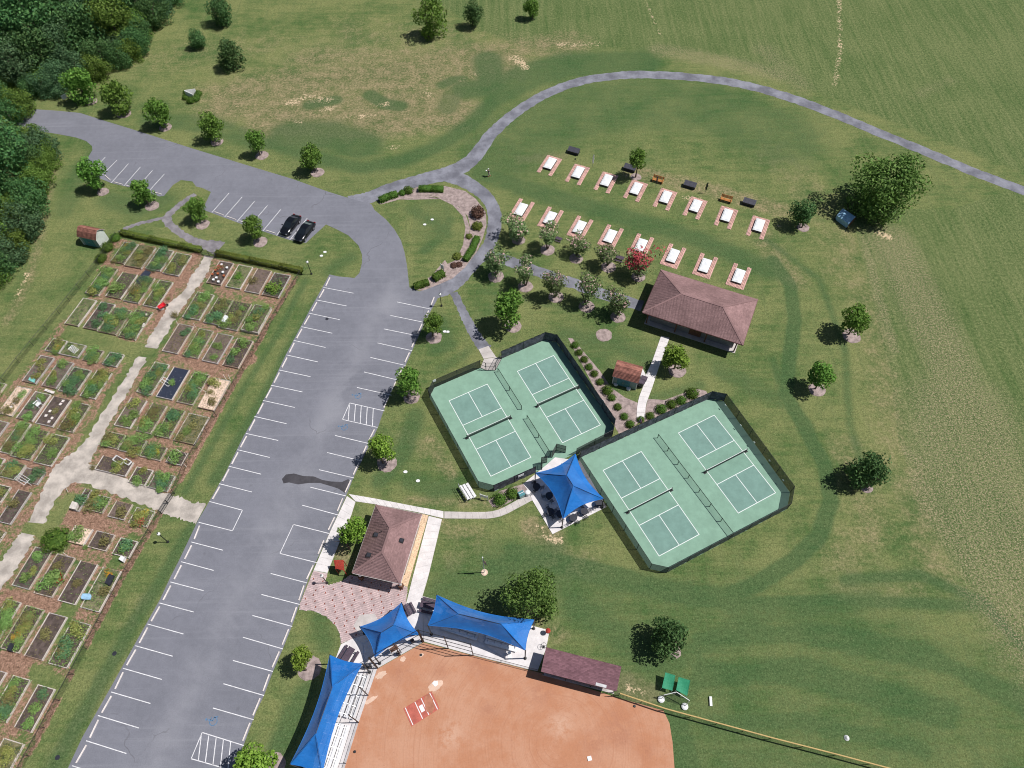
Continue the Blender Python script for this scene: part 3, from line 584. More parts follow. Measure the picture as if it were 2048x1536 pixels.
pad('mulch_bed', [(757,406),(800,388),(840,372),(890,372),(930,382),(952,398),(972,425),(973,450),(966,475),(953,505),(930,535),(905,557),(880,568),(845,582),(825,578),(862,552),(893,535),(905,540),(922,524),(936,490),(941,455),(935,432),(918,413),(890,399),(858,390),(820,392),(785,403),(762,409)], M['mulch'], .015, .015)
pad('mulch_bed', [(1136,676),(1145,677),(1200,742),(1222,775),(1250,795),(1276,806),(1274,832),(1276,845),(1262,862),(1238,868),(1228,850)], M['mulch'], .015, .015)
pad('mulch_bed', [(1296,798),(1330,800),(1370,785),(1395,778),(1412,782),(1420,796),(1290,852),(1288,832)], M['mulch'], .015, .015)
pad('mulch_bed', [(977,1002),(985,1014),(1005,1012),(1060,984),(1046,968),(1000,982)], M['mulch'], .015, .015)
pad('rock_bed', [(844,1028),(857,1031),(815,1174),(801,1168)], M['rock'], .03, .03)
# concrete walks made of slabs
def slab_walk(name, quads, m, h=.06):
    root = tag(pad(name, [quads[0][0], quads[0][1]]+[q[1] for q in quads[1:]]+[quads[-1][2]]+[q[3] for q in quads[::-1]], M['concrete_old'], .0, .03), kind='structure')
    for q in quads:
        P = [np.array(p) for p in px_poly(q)]; c = sum(P)/len(P)
        P = [tuple(c+(p-c)*(1-.022/max(.3, np.hypot(*(p-c))))) for p in P]
        MB().prism(P, .031, h).build('slab', M[m], root)
    return root
def strip_quads(Lp, Rp, n):
    """cut a walk between two photo polylines into n slabs"""
    def at(P, t):
        P = [np.array(p, float) for p in P]; ls = [np.hypot(*(b-a)) for a, b in zip(P[:-1], P[1:])]; d = t*sum(ls)
        for a, b, l in zip(P[:-1], P[1:], ls):
            if d <= l+1e-9: return tuple(a+(b-a)*d/l)
            d -= l
        return tuple(P[-1])
    return [(at(Lp, i/n), at(Lp, (i+1)/n), at(Rp, (i+1)/n), at(Rp, i/n)) for i in range(n)]
slab_walk('walkway', strip_quads([(1322,672),(1302,729),(1291,749),(1290,765),(1284,778),(1277,797),(1273.5,817),(1273,836)], [(1339,676),(1320,728),(1311,755),(1305,774),(1298,792.5),(1293,806),(1290.7,818),(1290,836)], 16), 'concrete')
slab_walk('walkway', strip_quads([(697,988),(749.5,997),(837,1014),(887,1022.5)], [(711,1003),(752,1009),(836,1025),(887,1037)], 14), 'concrete')
slab_walk('walkway', strip_quads([(888.5,1023),(935,1024),(979.5,1024),(1002,1018),(1058,987)], [(888.5,1037),(935,1037.5),(982,1037.5),(1008,1031),(1065,1000.5)], 13), 'concrete_old')
slab_walk('walkway', strip_quads([(857.5,1032),(826,1152),(811,1212)], [(884,1038.5),(857,1152),(845,1193)], 12), 'concrete')
slab_walk('walkway', strip_quads([(694,992),(676,1030),(659,1066),(627,1141)], [(711,1004),(701,1036),(688,1062),(655,1146)], 11), 'concrete')
slab_walk('walkway', strip_quads([(957,699),(967,718)], [(977,692),(992,714)], 2), 'concrete_old')
pad('walkway', [(1285,737),(1291,749),(1291,762),(1286,772),(1281,752)], M['concrete'], 0, .05)
PATIO = [(1071,948),(1046,968),(1058.7,985),(1064.6,1000.7),(1105,1068.5),(1213,1014),(1160,922),(1110,915),(1093,930)]
pad('patio', PATIO, M['concrete'], 0, .06)
pad('walkway', [(961,736.5),(972,741.5),(991,741.5),(1003,718.5),(993,714.5),(968,718.5)], M['concrete_old'], 0, .045)
# brick plaza: every paver its own proud block
def pavers(root, poly, ang, su, sv, z0, z1, mats, pick, seed, name='pavers'):
    r = random.Random(seed); P = np.array(poly); ca, sa = math.cos(ang), math.sin(ang)
    U = P@np.array([ca, sa]); Vv = P@np.array([-sa, ca]); V = []; Fc = []; mi = []; tt = []
    def inside(x, y):
        c = False
        for (x1, y1), (x2, y2) in zip(poly, poly[1:]+poly[:1]):
            if (y1 > y) != (y2 > y) and x < (x2-x1)*(y-y1)/(y2-y1)+x1: c = not c
        return c
    i = 0; u = U.min()
    while u < U.max():
        v = Vv.min()+(sv/2 if i % 2 else 0); j = 0
        while v < Vv.max():
            x, y = (u+su/2)*ca-(v+sv/2)*sa, (u+su/2)*sa+(v+sv/2)*ca
            if inside(x, y):
                hu, hv, zz = su/2-.008, sv/2-.008, z1+r.uniform(-.004, .004); n = len(V); m = pick(i, j, r)
                for zc in (z0, zz):
                    for a, b in ((-1, -1), (1, -1), (1, 1), (-1, 1)): V.append((x+a*hu*ca-b*hv*sa, y+a*hu*sa+b*hv*ca, zc))
                Fc += [(n+4, n+5, n+6, n+7), (n, n+1, n+5, n+4), (n+1, n+2, n+6, n+5), (n+2, n+3, n+7, n+6), (n+3, n, n+4, n+7)]; mi += [m]*5; tt += [r.random()]*5
            v += sv; j += 1
        u += su; i += 1
    off = wloc(root)
    o = link(name, mesh_np(name, np.array(V)-off, Fc, mats, tt, mi), root)
    o['kind'] = 'stuff'; return o
M['paver_pink'] = mat('paver_pink', (.62, .47, .465), amt=.08, scale=.7, tint=.12)
M['paver_grey'] = mat('paver_grey', (.57, .445, .445), amt=.08, scale=.7, tint=.12)
M['paver_dark'] = mat('paver_dark', (.30, .085, .06), amt=.1, scale=.7, tint=.2)
PLAZA = [(627,1141),(655,1147),(651,1160),(656,1170),(667,1168),(684,1163),(700,1150),(800,1168),(815,1175),(811,1212),(806,1232),(770,1256),(735,1268),(704,1278),(682,1287),(680,1268),(672,1252),(652,1232),(624,1221),(598,1220),(600,1208)]
plaza = pad('plaza', PLAZA, M['concrete_old'], 0, .02)
pavers(plaza, px_poly(PLAZA), math.radians(75), .21, .14, .02, .05, [M['paver_pink'], M['paver_grey'], M['paver_dark']],
       lambda i, j, r: 2 if ((j*2+(i//3 % 4)*3) % 9 == 0 and i % 3 == 0 and r.random() < .9) else (1 if r.random() < .25 else 0), 3)
pad('plaza_hexagon', [(719.5,1230),(749.5,1227.5),(760,1248),(752,1268),(722,1272),(707,1252)], M['concrete_old'], 0, .07)
pad('ballpark_pad', [(704,1278),(682,1289),(668,1326),(645,1400),(618,1470),(585,1600),(668,1600),(692,1527),(717,1446),(736,1390),(754.5,1337),(847,1284),(845,1193),(811,1212),(800,1236),(770,1258)], M['concrete'], 0, .055)
pad('ballpark_pad', [(845.5,1192.5),(1099,1261),(1092.6,1296),(1075,1342),(1058,1339),(946.4,1310.5),(847.5,1283)], M['concrete'], 0, .055)
# infield clay with drag marks
def clay_mat():
    m, b = newmat('clay'); g = nm(m, 'ShaderNodeNewGeometry'); pos = g.outputs['Position']
    c0 = G(1120, 1480)
    sv = nm(m, 'ShaderNodeVectorMath', operation='SUBTRACT'); lk(m, pos, sv.inputs[0]); sv.inputs[1].default_value = tuple(c0)
    wv = nm(m, 'ShaderNodeVectorMath', operation='SCALE'); nz = nm(m, 'ShaderNodeTexNoise'); lk(m, pos, nz.inputs['Vector']); nz.inputs['Scale'].default_value = .25; lk(m, nz.outputs['Color'], wv.inputs[0]); wv.inputs['Scale'].default_value = .7
    ad = nm(m, 'ShaderNodeVectorMath', operation='ADD'); lk(m, sv.outputs[0], ad.inputs[0]); lk(m, wv.outputs[0], ad.inputs[1])
    ln = nm(m, 'ShaderNodeVectorMath', operation='LENGTH'); lk(m, ad.outputs[0], ln.inputs[0])
    cm = nm(m, 'ShaderNodeCombineXYZ'); lk(m, math_(m, 'MULTIPLY', ln.outputs['Value'], 2.3), cm.inputs[0])
    rings = noise_(m, cm.outputs[0], 1.6, 3, .8)
    nl = noise_(m, pos, .2, 5, .6); nf = noise_(m, pos, 5, 3, .75); nq = noise_(m, pos, .9, 4, .7)
    c = setmix(m, (.475, .220, .126), (.530, .285, .185), smooth_(m, math_(m, 'ADD', math_(m, 'MULTIPLY', nl, .7), math_(m, 'MULTIPLY', nq, .3)), .38, .62))
    def spot(px, py, rad):                                    # damp or scuffed ground round a point
        q = G(px, py); d = nm(m, 'ShaderNodeVectorMath', operation='DISTANCE'); lk(m, pos, d.inputs[0]); d.inputs[1].default_value = tuple(q)
        return math_(m, 'MULTIPLY', smooth_(m, math_(m, 'ADD', d.outputs['Value'], math_(m, 'MULTIPLY', nq, rad)), rad*1.6, rad*.5), smooth_(m, nq, .36, .6))
    for q in ((1235,1450,2.6),(1190,1490,2.6),(1245,1480,1.8),(975,1420,1.6),(880,1340,1.6),(800,1345,2.0),(1080,1385,2.2),(960,1330,2.4),(1290,1500,1.6)): c = setmix(m, c, (.385, .165, .10), math_(m, 'MULTIPLY', spot(*q), .6))
    for q in ((872,1375,1.3),(745,1400,1.2),(760,1350,1.0),(1120,1450,2.2),(900,1470,2.4)): c = setmix(m, c, (.64, .43, .32), math_(m, 'MULTIPLY', spot(*q), .55))
    c = setmix(m, c, (.41, .185, .11), math_(m, 'MULTIPLY', math_(m, 'MULTIPLY', smooth_(m, rings, .50, .68), .7), smooth_(m, noise_(m, pos, .16, 3), .34, .54)))
    foot = smooth_(m, noise_(m, pos, 3.2, 2, .6), .64, .72); c = setmix(m, c, (.34, .15, .09), math_(m, 'MULTIPLY', foot, .35))
    c = setmix(m, c, setmix(m, (.84, .84, .84), (1.14, 1.14, 1.14), nf), 1, 'MULTIPLY')
    lk(m, c, b.inputs['Base Color']); b.inputs['Roughness'].default_value = .95; b.inputs['Specular IOR Level'].default_value = .1
    bn = nm(m, 'ShaderNodeBump'); bn.inputs['Strength'].default_value = .4; bn.inputs['Distance'].default_value = .06; lk(m, rings, bn.inputs['Height']); lk(m, bn.outputs[0], b.inputs['Normal'])
    return m
M['clay'] = clay_mat()
pad('infield', [(668,1600),(692,1527),(717,1446),(736,1390),(754.5,1338),(847,1285),(946.4,1311.5),(1058,1340),(1085,1347),(1224,1392),(1326.5,1421),(1333,1434),(1339,1447),(1345,1484),(1349,1536),(1349,1600)], M['clay'], .017, .017)
M['claydark'] = mat('claydark', (.36, .15, .095), amt=.2, scale=1.2, fine=6)
M['claylight'] = mat('claylight', (.60, .42, .32), amt=.12, scale=.8, fine=6)
def blot(c, rx, ry, ang, m, z, seed, name='clay_patch'):
    p = G2(c); r = random.Random(seed); ca, sa = math.cos(ang), math.sin(ang); pts = []
    for t in np.linspace(0, 2*math.pi, 25)[:-1]:
        k = r.uniform(.8, 1.1); x, y = rx*k*math.cos(t), ry*k*math.sin(t); pts.append((p[0]+x*ca-y*sa, p[1]+x*sa+y*ca))
    tag(MB().sheet(pts, z).build(name, m), kind='structure')
for i, (c, rx, ry) in enumerate((((871,1371), .9, .5), ((762,1350), .7, .35), ((742,1400), .8, .25), ((806,1318), .35, .3), ((843,1310), .3, .2))): blot(c, rx, ry, .5, M['claylight'], .020, i)

# ------------------------------------------------------------------ foliage builders
def leaf_quads(P, N, size, rng, aspect=.62, jit=.55):
    n = len(P); Nn = N+rng.normal(0, jit, (n, 3)); Nn /= np.linalg.norm(Nn, axis=1, keepdims=True)
    R = rng.normal(0, 1, (n, 3)); T = np.cross(Nn, R); T /= np.linalg.norm(T, axis=1, keepdims=True); Bv = np.cross(Nn, T)
    s = (size*rng.uniform(.65, 1.3, n))[:, None]
    V = np.stack([P-T*s*.5, P+Bv*s*aspect*.5, P+T*s*.5, P-Bv*s*aspect*.5], 1).reshape(-1, 3)
    return V, np.arange(4*n).reshape(n, 4), rng.random(n)
def blob_points(n, rng, blobs):
    W = np.array([b[3]**2 for b in blobs]); k = rng.choice(len(blobs), n, p=W/W.sum())
    B = np.array(blobs)[k]; D = rng.normal(0, 1, (n, 3)); D /= np.linalg.norm(D, axis=1, keepdims=True)
    rad = B[:, 3]*rng.uniform(.55, 1.08, n)**.6
    return B[:, :3]+D*rad[:, None], D
def crown_mesh(name, seed, n, leaf, mats, nb=16, shape='oval', br=(.30, .48), extra=None):
    """leafy crown of unit radius made of many leaf faces gathered in uneven clumps"""
    rng = np.random.default_rng(seed); blobs = []
    for i in range(nb):
        th = rng.uniform(0, 2*math.pi); u = rng.uniform(-1, 1)
        if shape == 'cone': rad = (.62-.42*(u+1)/2)
        elif shape == 'vase': rad = (.25+.34*(u+1)/2)
        elif shape == 'flat': rad = .72*math.sqrt(max(0, 1-u*u*.6))
        else: rad = .62*math.sqrt(max(0, 1-u*u*.75))
        rad *= rng.uniform(.5, 1.22)
        blobs.append((rad*math.cos(th), rad*math.sin(th), u*.68, br[0]*.75+(br[1]-br[0]*.75)*rng.random()**1.2))
    blobs.append((0, 0, -.05, .5)); blobs.append((rng.uniform(-.1, .1), rng.uniform(-.1, .1), .35, .45))
    P, N = blob_points(n, rng, blobs)
    P[:, :2] /= np.percentile(np.hypot(P[:, 0], P[:, 1]), 96); P[:, 2] -= np.percentile(P[:, 2], [2, 98]).mean(); P[:, 2] /= np.percentile(np.abs(P[:, 2]), 97)
    V, Q, T = leaf_quads(P, N, leaf, rng)
    # dry or new leaves keep to some clumps only
    mi = np.zeros(n, int)
    if extra:
        E, ef, elo = extra
        top = (N[:, 2] > .15) & (P[:, 2] > elo) & (rng.random(n) < ef); mi[top] = 1; mats = [mats, E]
    return mesh_np(name, V, Q, mats, T, mi)
CR = {}
def crowns(kind, spec, count):
    CR[kind] = [crown_mesh('crown', 100*len(CR)+i, *spec[0], **spec[1]) for i in range(count)]
crowns('street', ((2400, .185, L['street']), dict(nb=20, shape='oval')), 4)
crowns('yellow', ((2400, .185, L['yellow']), dict(nb=20, shape='oval')), 3)
crowns('dark', ((2600, .15, L['dark']), dict(nb=24)), 3)
crowns('big', ((7500, .092, L['big']), dict(nb=46, br=(.20, .34))), 3)
crowns('bright', ((2600, .14, L['street']), dict(nb=30, br=(.24, .4))), 2)
crowns('forest', ((4200, .105, L['forest']), dict(nb=30, br=(.22, .38))), 4)
crowns('forest2', ((4200, .105, L['forest2']), dict(nb=30, br=(.22, .38))), 3)
crowns('forest3', ((4200, .105, L['forest3']), dict(nb=30, br=(.22, .38))), 3)
crowns('myrtle', ((1700, .165, L['myrtle']), dict(nb=15, shape='vase', br=(.24, .4), extra=(L['pink'], .24, .2))), 4)
crowns('redmyrtle', ((1700, .165, L['myrtle']), dict(nb=26, shape='vase', br=(.32, .42), extra=(L['red'], .95, -.15))), 1)
TRUNKS = {}
def trunk_mesh(kind, seed):
    k = (kind, seed)
    if k in TRUNKS: return TRUNKS[k]
    r = random.Random(seed); b = MB()
    if kind == 'multi':
        for i in range(5):
            a = i*1.256+r.uniform(-.3, .3); p = Vector((.04*math.cos(a), .04*math.sin(a), 0)); q = Vector((.22*math.cos(a), .22*math.sin(a), .55)); e = Vector((.5*math.cos(a), .5*math.sin(a), 1.0))
            b.tube(p, q, .030, 5, .022); b.tube(q, e, .022, 5, .008)
    else:
        b.tube((0, 0, 0), (0, 0, .12), .055, 7, .042); b.tube((0, 0, .12), (.01, 0, .55), .042, 7, .030); b.tube((.01, 0, .55), (0, .02, 1.0), .030, 6, .010)
        for i in range(7):
            a = r.uniform(0, 6.28); z0 = r.uniform(.4, .75); l = r.uniform(.22, .4)
            b.tube((.01, 0, z0), (l*math.cos(a), l*math.sin(a), z0+l*.75), .017, 5, .006)
    o = b.build('trunk', M['bark']); me = o.data; bpy.data.objects.remove(o); TRUNKS[k] = me; return me
TREEN = [0]
def tree(name, kind, base, box, label, group=None, zc=None, ring=None, ringm='mulch', multi=False, lift=.12):
    """base: foot of the trunk in the photo; box: x0, x1, y0, y1 of the crown in the photo"""
    TREEN[0] += 1; i = TREEN[0]; x0, x1, y0, y1 = box; cx, cy = (x0+x1)/2, (y0+y1)/2
    B = G(*base); z = zc or max(1.2, HF(base, (cx, cy)))
    Cc = G(cx, cy, z); k = mpp(Cc); rx = (x1-x0)/2*k
    v = Cc-np.array([0, 0, CH]); dep = math.atan2(-v[2], np.hypot(v[0], v[1])); hp = (y1-y0)/2*k
    rz = math.sqrt(max(.3*rx*rx, hp*hp-(rx*math.sin(dep))**2))/math.cos(dep)
    rz = min(max(rz, .75*rx), 1.2*rx, z-.25)
    root = thing(name, tuple(B), label, 'tree', group); vs = CR[kind]
    c = link('crown', vs[i % len(vs)], root, tuple(Cc-B)); c.rotation_euler = (0, 0, i*2.4); kx = 1.1 if multi else 1.03; c.scale = (rx*kx, rx*kx, rz*1.0)
    t = link('trunk', trunk_mesh('multi' if multi else 'single', i % 3), root); hgt = z+rz*.45; off = (Cc-B)[:2]
    t.scale = (max(1.4, hgt*.62),)*2+(hgt,); t.rotation_euler = (0, 0, i*1.3)
    if ring: mulch_ring(ring[:2], ring[2], ringm)
    return root
gR = 'young trees in mulch rings along the entrance road'
rowlab = 'young green tree in a mulch ring, {} from the woods along the entrance road'
for i, (b, bx, rg) in enumerate((((175,203),(130,183,141,202),(182,203,1.5)), ((244,227),(206,256,166,223),(248,228,1.7)), ((325,256),(291,335,200,249),(331,255,1.5)), ((427,284),(397,439,228,278),(434,284,1.5)), ((521,311),(496,530,257,305),(524,311,1.5)), ((629,342),(601,643,289,342),(635,345,1.5)))):
    tree('street_tree', 'street', b, bx, rowlab.format(ORD[i+1]), gR, ring=rg)
g2 = 'young trees between the entrance parking bays and the garden'
for i, (b, bx, rg, lb) in enumerate((((200,381),(161,207,318,372),(206,384,1.3),'young tree at the left end of the upper parking bays'), ((298,409),(266,305,355,408),(304,412,1.5),'young tree below the right end of the leftmost parking bays'), ((398,444),(372,410,397,441),(405,449,1.5),'young tree by the forked gravel path above the garden hedge'), ((514,480),(487,523,429,477),(521,484,1.5),'young tree on the grass just left of the two black cars'))):
    tree('street_tree', 'street', b, bx, lb, g2, ring=rg)
g3 = 'trees along the right edge of the parking lot'
for b, bx, rg, lb, kd in (((866,673),(847,885,624,670),(868,675,1.5),'young tree casting shade on the stripes below the right-hand lamp post','street'), ((815,795),(790,840,733,795),(823,794,1.5),'round young tree left of the upper pickleball courts','street'),
                      ((766,926),(737,787,870,926),(774,926,1.7),'young tree halfway between wheelchair bays and the wet stain','yellow'), ((699,1098),(676,729,1028,1096),None,'bright green tree beside the restroom roof, shading the white walk','yellow'),
                      ((612,1340),(583,627,1290,1340),(619,1336,1.7),'small tree left of the bleacher shade, in a mulch bed','yellow'), ((536,1545),(472,545,1503,1560),(548,1530,1.5),'yellow-green tree cut off by the bottom edge beside the parking lot','yellow')):
    tree('street_tree', kd, b, bx, lb, g3, ring=rg)
tree('shade_tree', 'street', (1022,656), (986,1046,581,657), 'bright green tree left of the crepe myrtles, above the court gate', ring=(1026,652,1.6))
tree('street_tree', 'yellow', (1348,738), (1327,1377,687,736), 'yellow-green tree beside the walkway below the pavilion', ring=(1354,741,1.6))
tree('street_tree', 'street', (1271,355), (1258,1292,298,340), 'slim young tree standing among the upper row of horseshoe pits', ring=(1272,354,1.2))
tree('dark_tree', 'dark', (1603,456), (1579,1628,397,447), 'dark young tree right of the upper row of horseshoe pits', ring=(1606,455,1.3))
tree('street_tree', 'street', (1697,669), (1684,1737,611,664), 'lone young tree right of the pavilion, upper of two', ring=(1703,672,1.7))
tree('street_tree', 'street', (1630,778), (1618,1667,726,773), 'lone young tree right of the pavilion, lower of two', ring=(1634,779,1.5))
tree('dark_tree', 'dark', (1728,976), (1697,1771,902,982), 'dark round tree on the lawn right of the lower courts', ring=(1733,975,1.0))
tree('oak_tree', 'big', (1764,436), (1697,1831,294,460), 'largest tree, spreading crown above the covered cart on the right', zc=5.0)
mulch_ring((1208,670), 1.5)
tree('oak_tree', 'big', (1056,1236), (1008,1113,1140,1240), 'broad tree right behind the long blue bleacher shade', zc=4.2)
tree('dark_tree', 'dark', (1345,1304), (1300,1376,1238,1318), 'round dark tree on the lawn above the pitching net', ring=(1350,1304,.9))
gm = 'crepe myrtles with pink blossoms along the gravel path'
for b, bx, rg, lb in (((1035,478),(1010,1062,433,478),(1037,480,1.4),'first from left in the upper row'), ((1095,498),(1073,1117,448,489),(1095,500,1.5),'second from left in the upper row'), ((1153,512),(1135,1179,473,511),(1152,517,1.4),'third from left in the upper row'), ((1215,531),(1193,1238,486,526),(1217,534,1.5),'fourth from left in the upper row'),
                      ((993,549),(966,1014,497,546),(992,553,1.6),'leftmost of the lower row'), ((1051,571),(1029,1072,519,566),(1051,573,1.5),'second from left in the lower row'), ((1110,594),(1086,1132,538,590),(1112,594,1.5),'third from left in the lower row'), ((1171,609),(1152,1199,553,605),(1173,613,1.5),'fourth from left in the lower row'), ((1236,629),(1213,1261,577,628),(1236,634,1.4),'last of the lower row, nearest the pavilion')):
    tree('crepe_myrtle', 'myrtle', b, bx, 'pink-flowering crepe myrtle, '+lb, gm, ring=rg, multi=True)
tree('crepe_myrtle', 'redmyrtle', (1275,550), (1252,1310,502,542), 'crepe myrtle in full red bloom beside the pavilion roof', gm, ring=(1277,553,1.4), multi=True)
gt = 'single trees on the meadow at the top'
for b, bx, kd, lb in (((440,53),(415,464,-12,54),'dark','dark tree at the top edge, nearest the woods'), ((392,97),(375,411,51,100),'dark','smallest of the three dark trees near the woods'), ((463,138),(434,485,75,140),'dark','dark tree above the sign with clipped shrubs'), ((857,74),(830,892,0,76),'bright','light green tree at top centre of the meadow'), ((946,54),(926,963,-6,55),'dark','dark narrow tree right of the light green one at the top'), ((1065,39),(1048,1077,-4,37),'street','small slim tree alone at the top centre')):
    tree('meadow_tree', kd, b, bx, lb, gt)
# the woods
def inpoly(x, y, P):
    c = False
    for (x1, y1), (x2, y2) in zip(P, P[1:]+P[:1]):
        if (y1 > y) != (y2 > y) and x < (x2-x1)*(y-y1)/(y2-y1)+x1: c = not c
    return c
WOOD = px_poly([(375,-10),(340,35),(308,82),(282,120),(240,145),(205,170),(160,182),(128,192),(90,200),(60,208),(-60,195),(-190,165),(-190,-75),(400,-75)])
WOOD2 = px_poly([(-160,215),(-50,235),(20,262),(66,276),(104,290),(116,325),(112,370),(92,425),(62,480),(32,540),(2,580),(-30,640),(-190,560)])
r = random.Random(5); pts = []
MOUTH = px_poly([(-190,165),(10,200),(58,215),(70,236),(40,262),(-60,250),(-190,235)])
for poly, tries, wn in ((MOUTH, 2500, 'where the road ends in the woods'), (WOOD2, 6000, 'in the woods left of the garden'), (WOOD, 9000, 'in the woods beside the meadow')):
    A = np.array(poly)
    for _ in range(tries):
        x, y = r.uniform(A[:, 0].min(), A[:, 0].max()), r.uniform(A[:, 1].min(), A[:, 1].max())
        if not inpoly(x, y, poly): continue
        # nearer the rim the trees are smaller and closer together
        dmin = 99
        for a, b in zip(A, np.roll(A, -1, 0)):
            ab = b-a; t = max(0, min(1, ((x-a[0])*ab[0]+(y-a[1])*ab[1])/(ab@ab))); dmin = min(dmin, math.hypot(x-a[0]-t*ab[0], y-a[1]-t*ab[1]))
        edge = dmin < 4.2
        R = r.uniform(2.0, 3.1) if edge else r.uniform(3.2, 5.2)
        if dmin < 1.1: continue
        if len(pts) < 292 and all(math.hypot(x-q[0], y-q[1]) > (R+q[2])*(.5 if edge else .56) for q in pts): pts.append((x, y, R, edge, wn))
for i, (x, y, R, edge, wn) in enumerate(pts):
    kd = r.choice(['forest', 'forest', 'forest', 'forest3', 'forest3', 'forest2', 'forest2']); h = R*r.uniform(1.5, 2.0) if edge else R*r.uniform(2.1, 2.9)
    lab = {'forest': 'dark green', 'forest2': 'yellow-green', 'forest3': 'mid green'}[kd]+(' low bushy tree at the rim, ' if edge else ' tall broadleaf tree ')+wn
    rt = thing('forest_tree', (x, y, 0), lab, 'tree', lab+' (many)')
    c = link('crown', CR[kd][i % len(CR[kd])], rt, (0, 0, h-R*.9)); c.scale = (R*1.12, R*1.12, R*1.05); c.rotation_euler = (0, 0, i*1.7)
    t = link('trunk', trunk_mesh('single', i % 3), rt); t.scale = (max(2, h*.5), max(2, h*.5), h*.85)
# rounded shrubs and hedges
def shrub_mesh(name, seed, n, leaf, m, flat=.9, extra=None):
    rng = np.random.default_rng(seed); D = rng.normal(0, 1, (n, 3)); D[:, 2] = np.abs(D[:, 2])*1.0-.25*rng.random(n); D /= np.linalg.norm(D, axis=1, keepdims=True)
    lump = 1+.12*np.sin(D[:, 0]*5+seed)*np.cos(D[:, 1]*5+seed*2)
    P = D*(rng.uniform(.78, 1.04, n)*lump)[:, None]; P[:, 2] = P[:, 2]*flat+.35*flat
    V, Q, T = leaf_quads(P, D, leaf, rng)
    # added dark core in leaf colour, stops light passing through the shrub
    k = len(V); cv = []; cf = []
    for j in range(5):
        for i in range(8): a, e = i*math.pi/4, -.3+j*.42; cv.append((.78*math.cos(a)*math.cos(e), .78*math.sin(a)*math.cos(e), .78*math.sin(e)*flat+.35*flat))
    for j in range(4):
        for i in range(8): cf.append((k+j*8+i, k+j*8+(i+1) % 8, k+(j+1)*8+(i+1) % 8, k+(j+1)*8+i))
    mi = np.zeros(n+len(cf), int); mats = [m]
    if extra: mats.append(extra[0]); mi[:n][(D[:, 2] > extra[2]) & (rng.random(n) < extra[1])] = 1
    return mesh_np(name, np.vstack([V, cv]), np.vstack([Q, cf]), mats, np.concatenate([T, np.full(len(cf), .1)]), mi)
SH = {'box': [shrub_mesh('boxwood', 11+i, 620, .17, L['box']) for i in range(2)], 'brown': [shrub_mesh('brown', 21, 500, .24, L['brownshrub'])], 'olive': [shrub_mesh('olive', 22, 380, .28, L['hedge'], .8)]}
def shrub(c, r, label, group=None, kind='box', hz=.95, cat='shrub', name='round_shrub'):
    P = G2(c); o = link(name, SH[kind][int(c[0]) % len(SH[kind])], None, tuple(P)); o.scale = (r, r, r*hz); o.rotation_euler = (0, 0, c[0]*1.7)
    return tag(o, label, cat, group)
gs = 'clipped round shrubs in the mulch along the courts'
for i, c in enumerate(((1149,690),(1157.5,704.5),(1167.5,718.5),(1177,733.5),(1187.7,747),(1198.7,763.5),(1213.5,781),(1222.5,795),(1234.5,813.5),(1247.2,832.5))):
    shrub((c[0]+1, c[1]+2), .62 if i not in (6,) else .85, f'clipped round shrub, {ORD[i+1]} from the top along the upper courts', gs)
shrub((1260,850), .68, 'clipped round shrub just left of the leaning flag by the gate', gs)
for i, (c, rr) in enumerate((((1384,790), 1.0), ((1362,803), .8), ((1342.5,810.5), .8), ((1322,820.5), .85), ((1300,833.5), .66), ((1281,840), .55))):
    shrub(c, rr, f'clipped round shrub, {ORD[i+1]} from the right above the lower courts', gs)
shrub((1000,1001), 1.0, 'larger round shrub right of the white sign by the courts', gs); shrub((1025,989), .92, 'round shrub left of the green cooler at the patio', gs)
def hedge(pts, wd, h, label, m='hedge', group=None, dens=60, leaf=.17, name='hedge'):
    P = [G2(p) for p in pts]; rng = np.random.default_rng(int(pts[0][0])); Ps = []; Ns = []; b = MB()
    for a, c in zip(P[:-1], P[1:]):
        l = float(np.hypot(*(c-a)[:2])); d = (c-a)/l; nn = np.array([-d[1], d[0], 0]); n = int(l*(wd+2*h)*dens)
        t = rng.uniform(-.1, l+.1, n); q = rng.uniform(0, wd+2*h, n); jit = rng.uniform(-.05, .09, n)+.05*np.sin(t*2.1)
        side = np.where(q < h, -1, np.where(q < h+wd, 0, 1)); off = np.where(side == 0, q-h-wd/2, side*(wd/2+jit)); z = np.where(side == 0, h+jit, np.where(side < 0, q, q-h-wd))
        Ps.append(a+d*t[:, None]+nn*off[:, None]+np.array([0, 0, 1])*z[:, None]); Ns.append(nn*side[:, None]+np.array([0, 0, 1])*(side == 0)[:, None]+.3*np.array([0, 0, 1]))
        b.bar(a+[0, 0, h/2], c+[0, 0, h/2], wd*.86, h*.94)  # added inner core that blocks light between the hedge leaves
    V, Q, T = leaf_quads(np.vstack(Ps), np.vstack(Ns), leaf, rng); k = len(V)
    Qb = np.array(b.f)+k; off = P[0]
    me = mesh_np(name, np.vstack([V, np.array(b.v)])-off, np.vstack([Q, Qb]), L[m], np.concatenate([T, np.full(len(Qb), .1)]))
    return tag(link(name, me, None, tuple(off)), label, 'hedge', group)
hedge([(244,468),(300,481),(360,494),(404,503)], .95, .8, 'long clipped hedge along the top of the garden, left of its gate')
hedge([(434,509),(500,523),(560,535),(605,545)], .95, .8, 'long clipped hedge along the top of the garden, right of its gate')
gl = 'hedges and shrubs around the lawn inside the gravel loop'
hedge([(760,404),(778,396),(795,391)], 1.1, .8, 'clipped hedge at the left end of the loop, beside the asphalt', 'box', gl); shrub((805,388), .7, 'left round shrub between the two loop hedges at the top', gl); shrub((817,384), .95, 'right round shrub between the two loop hedges at the top', gl)
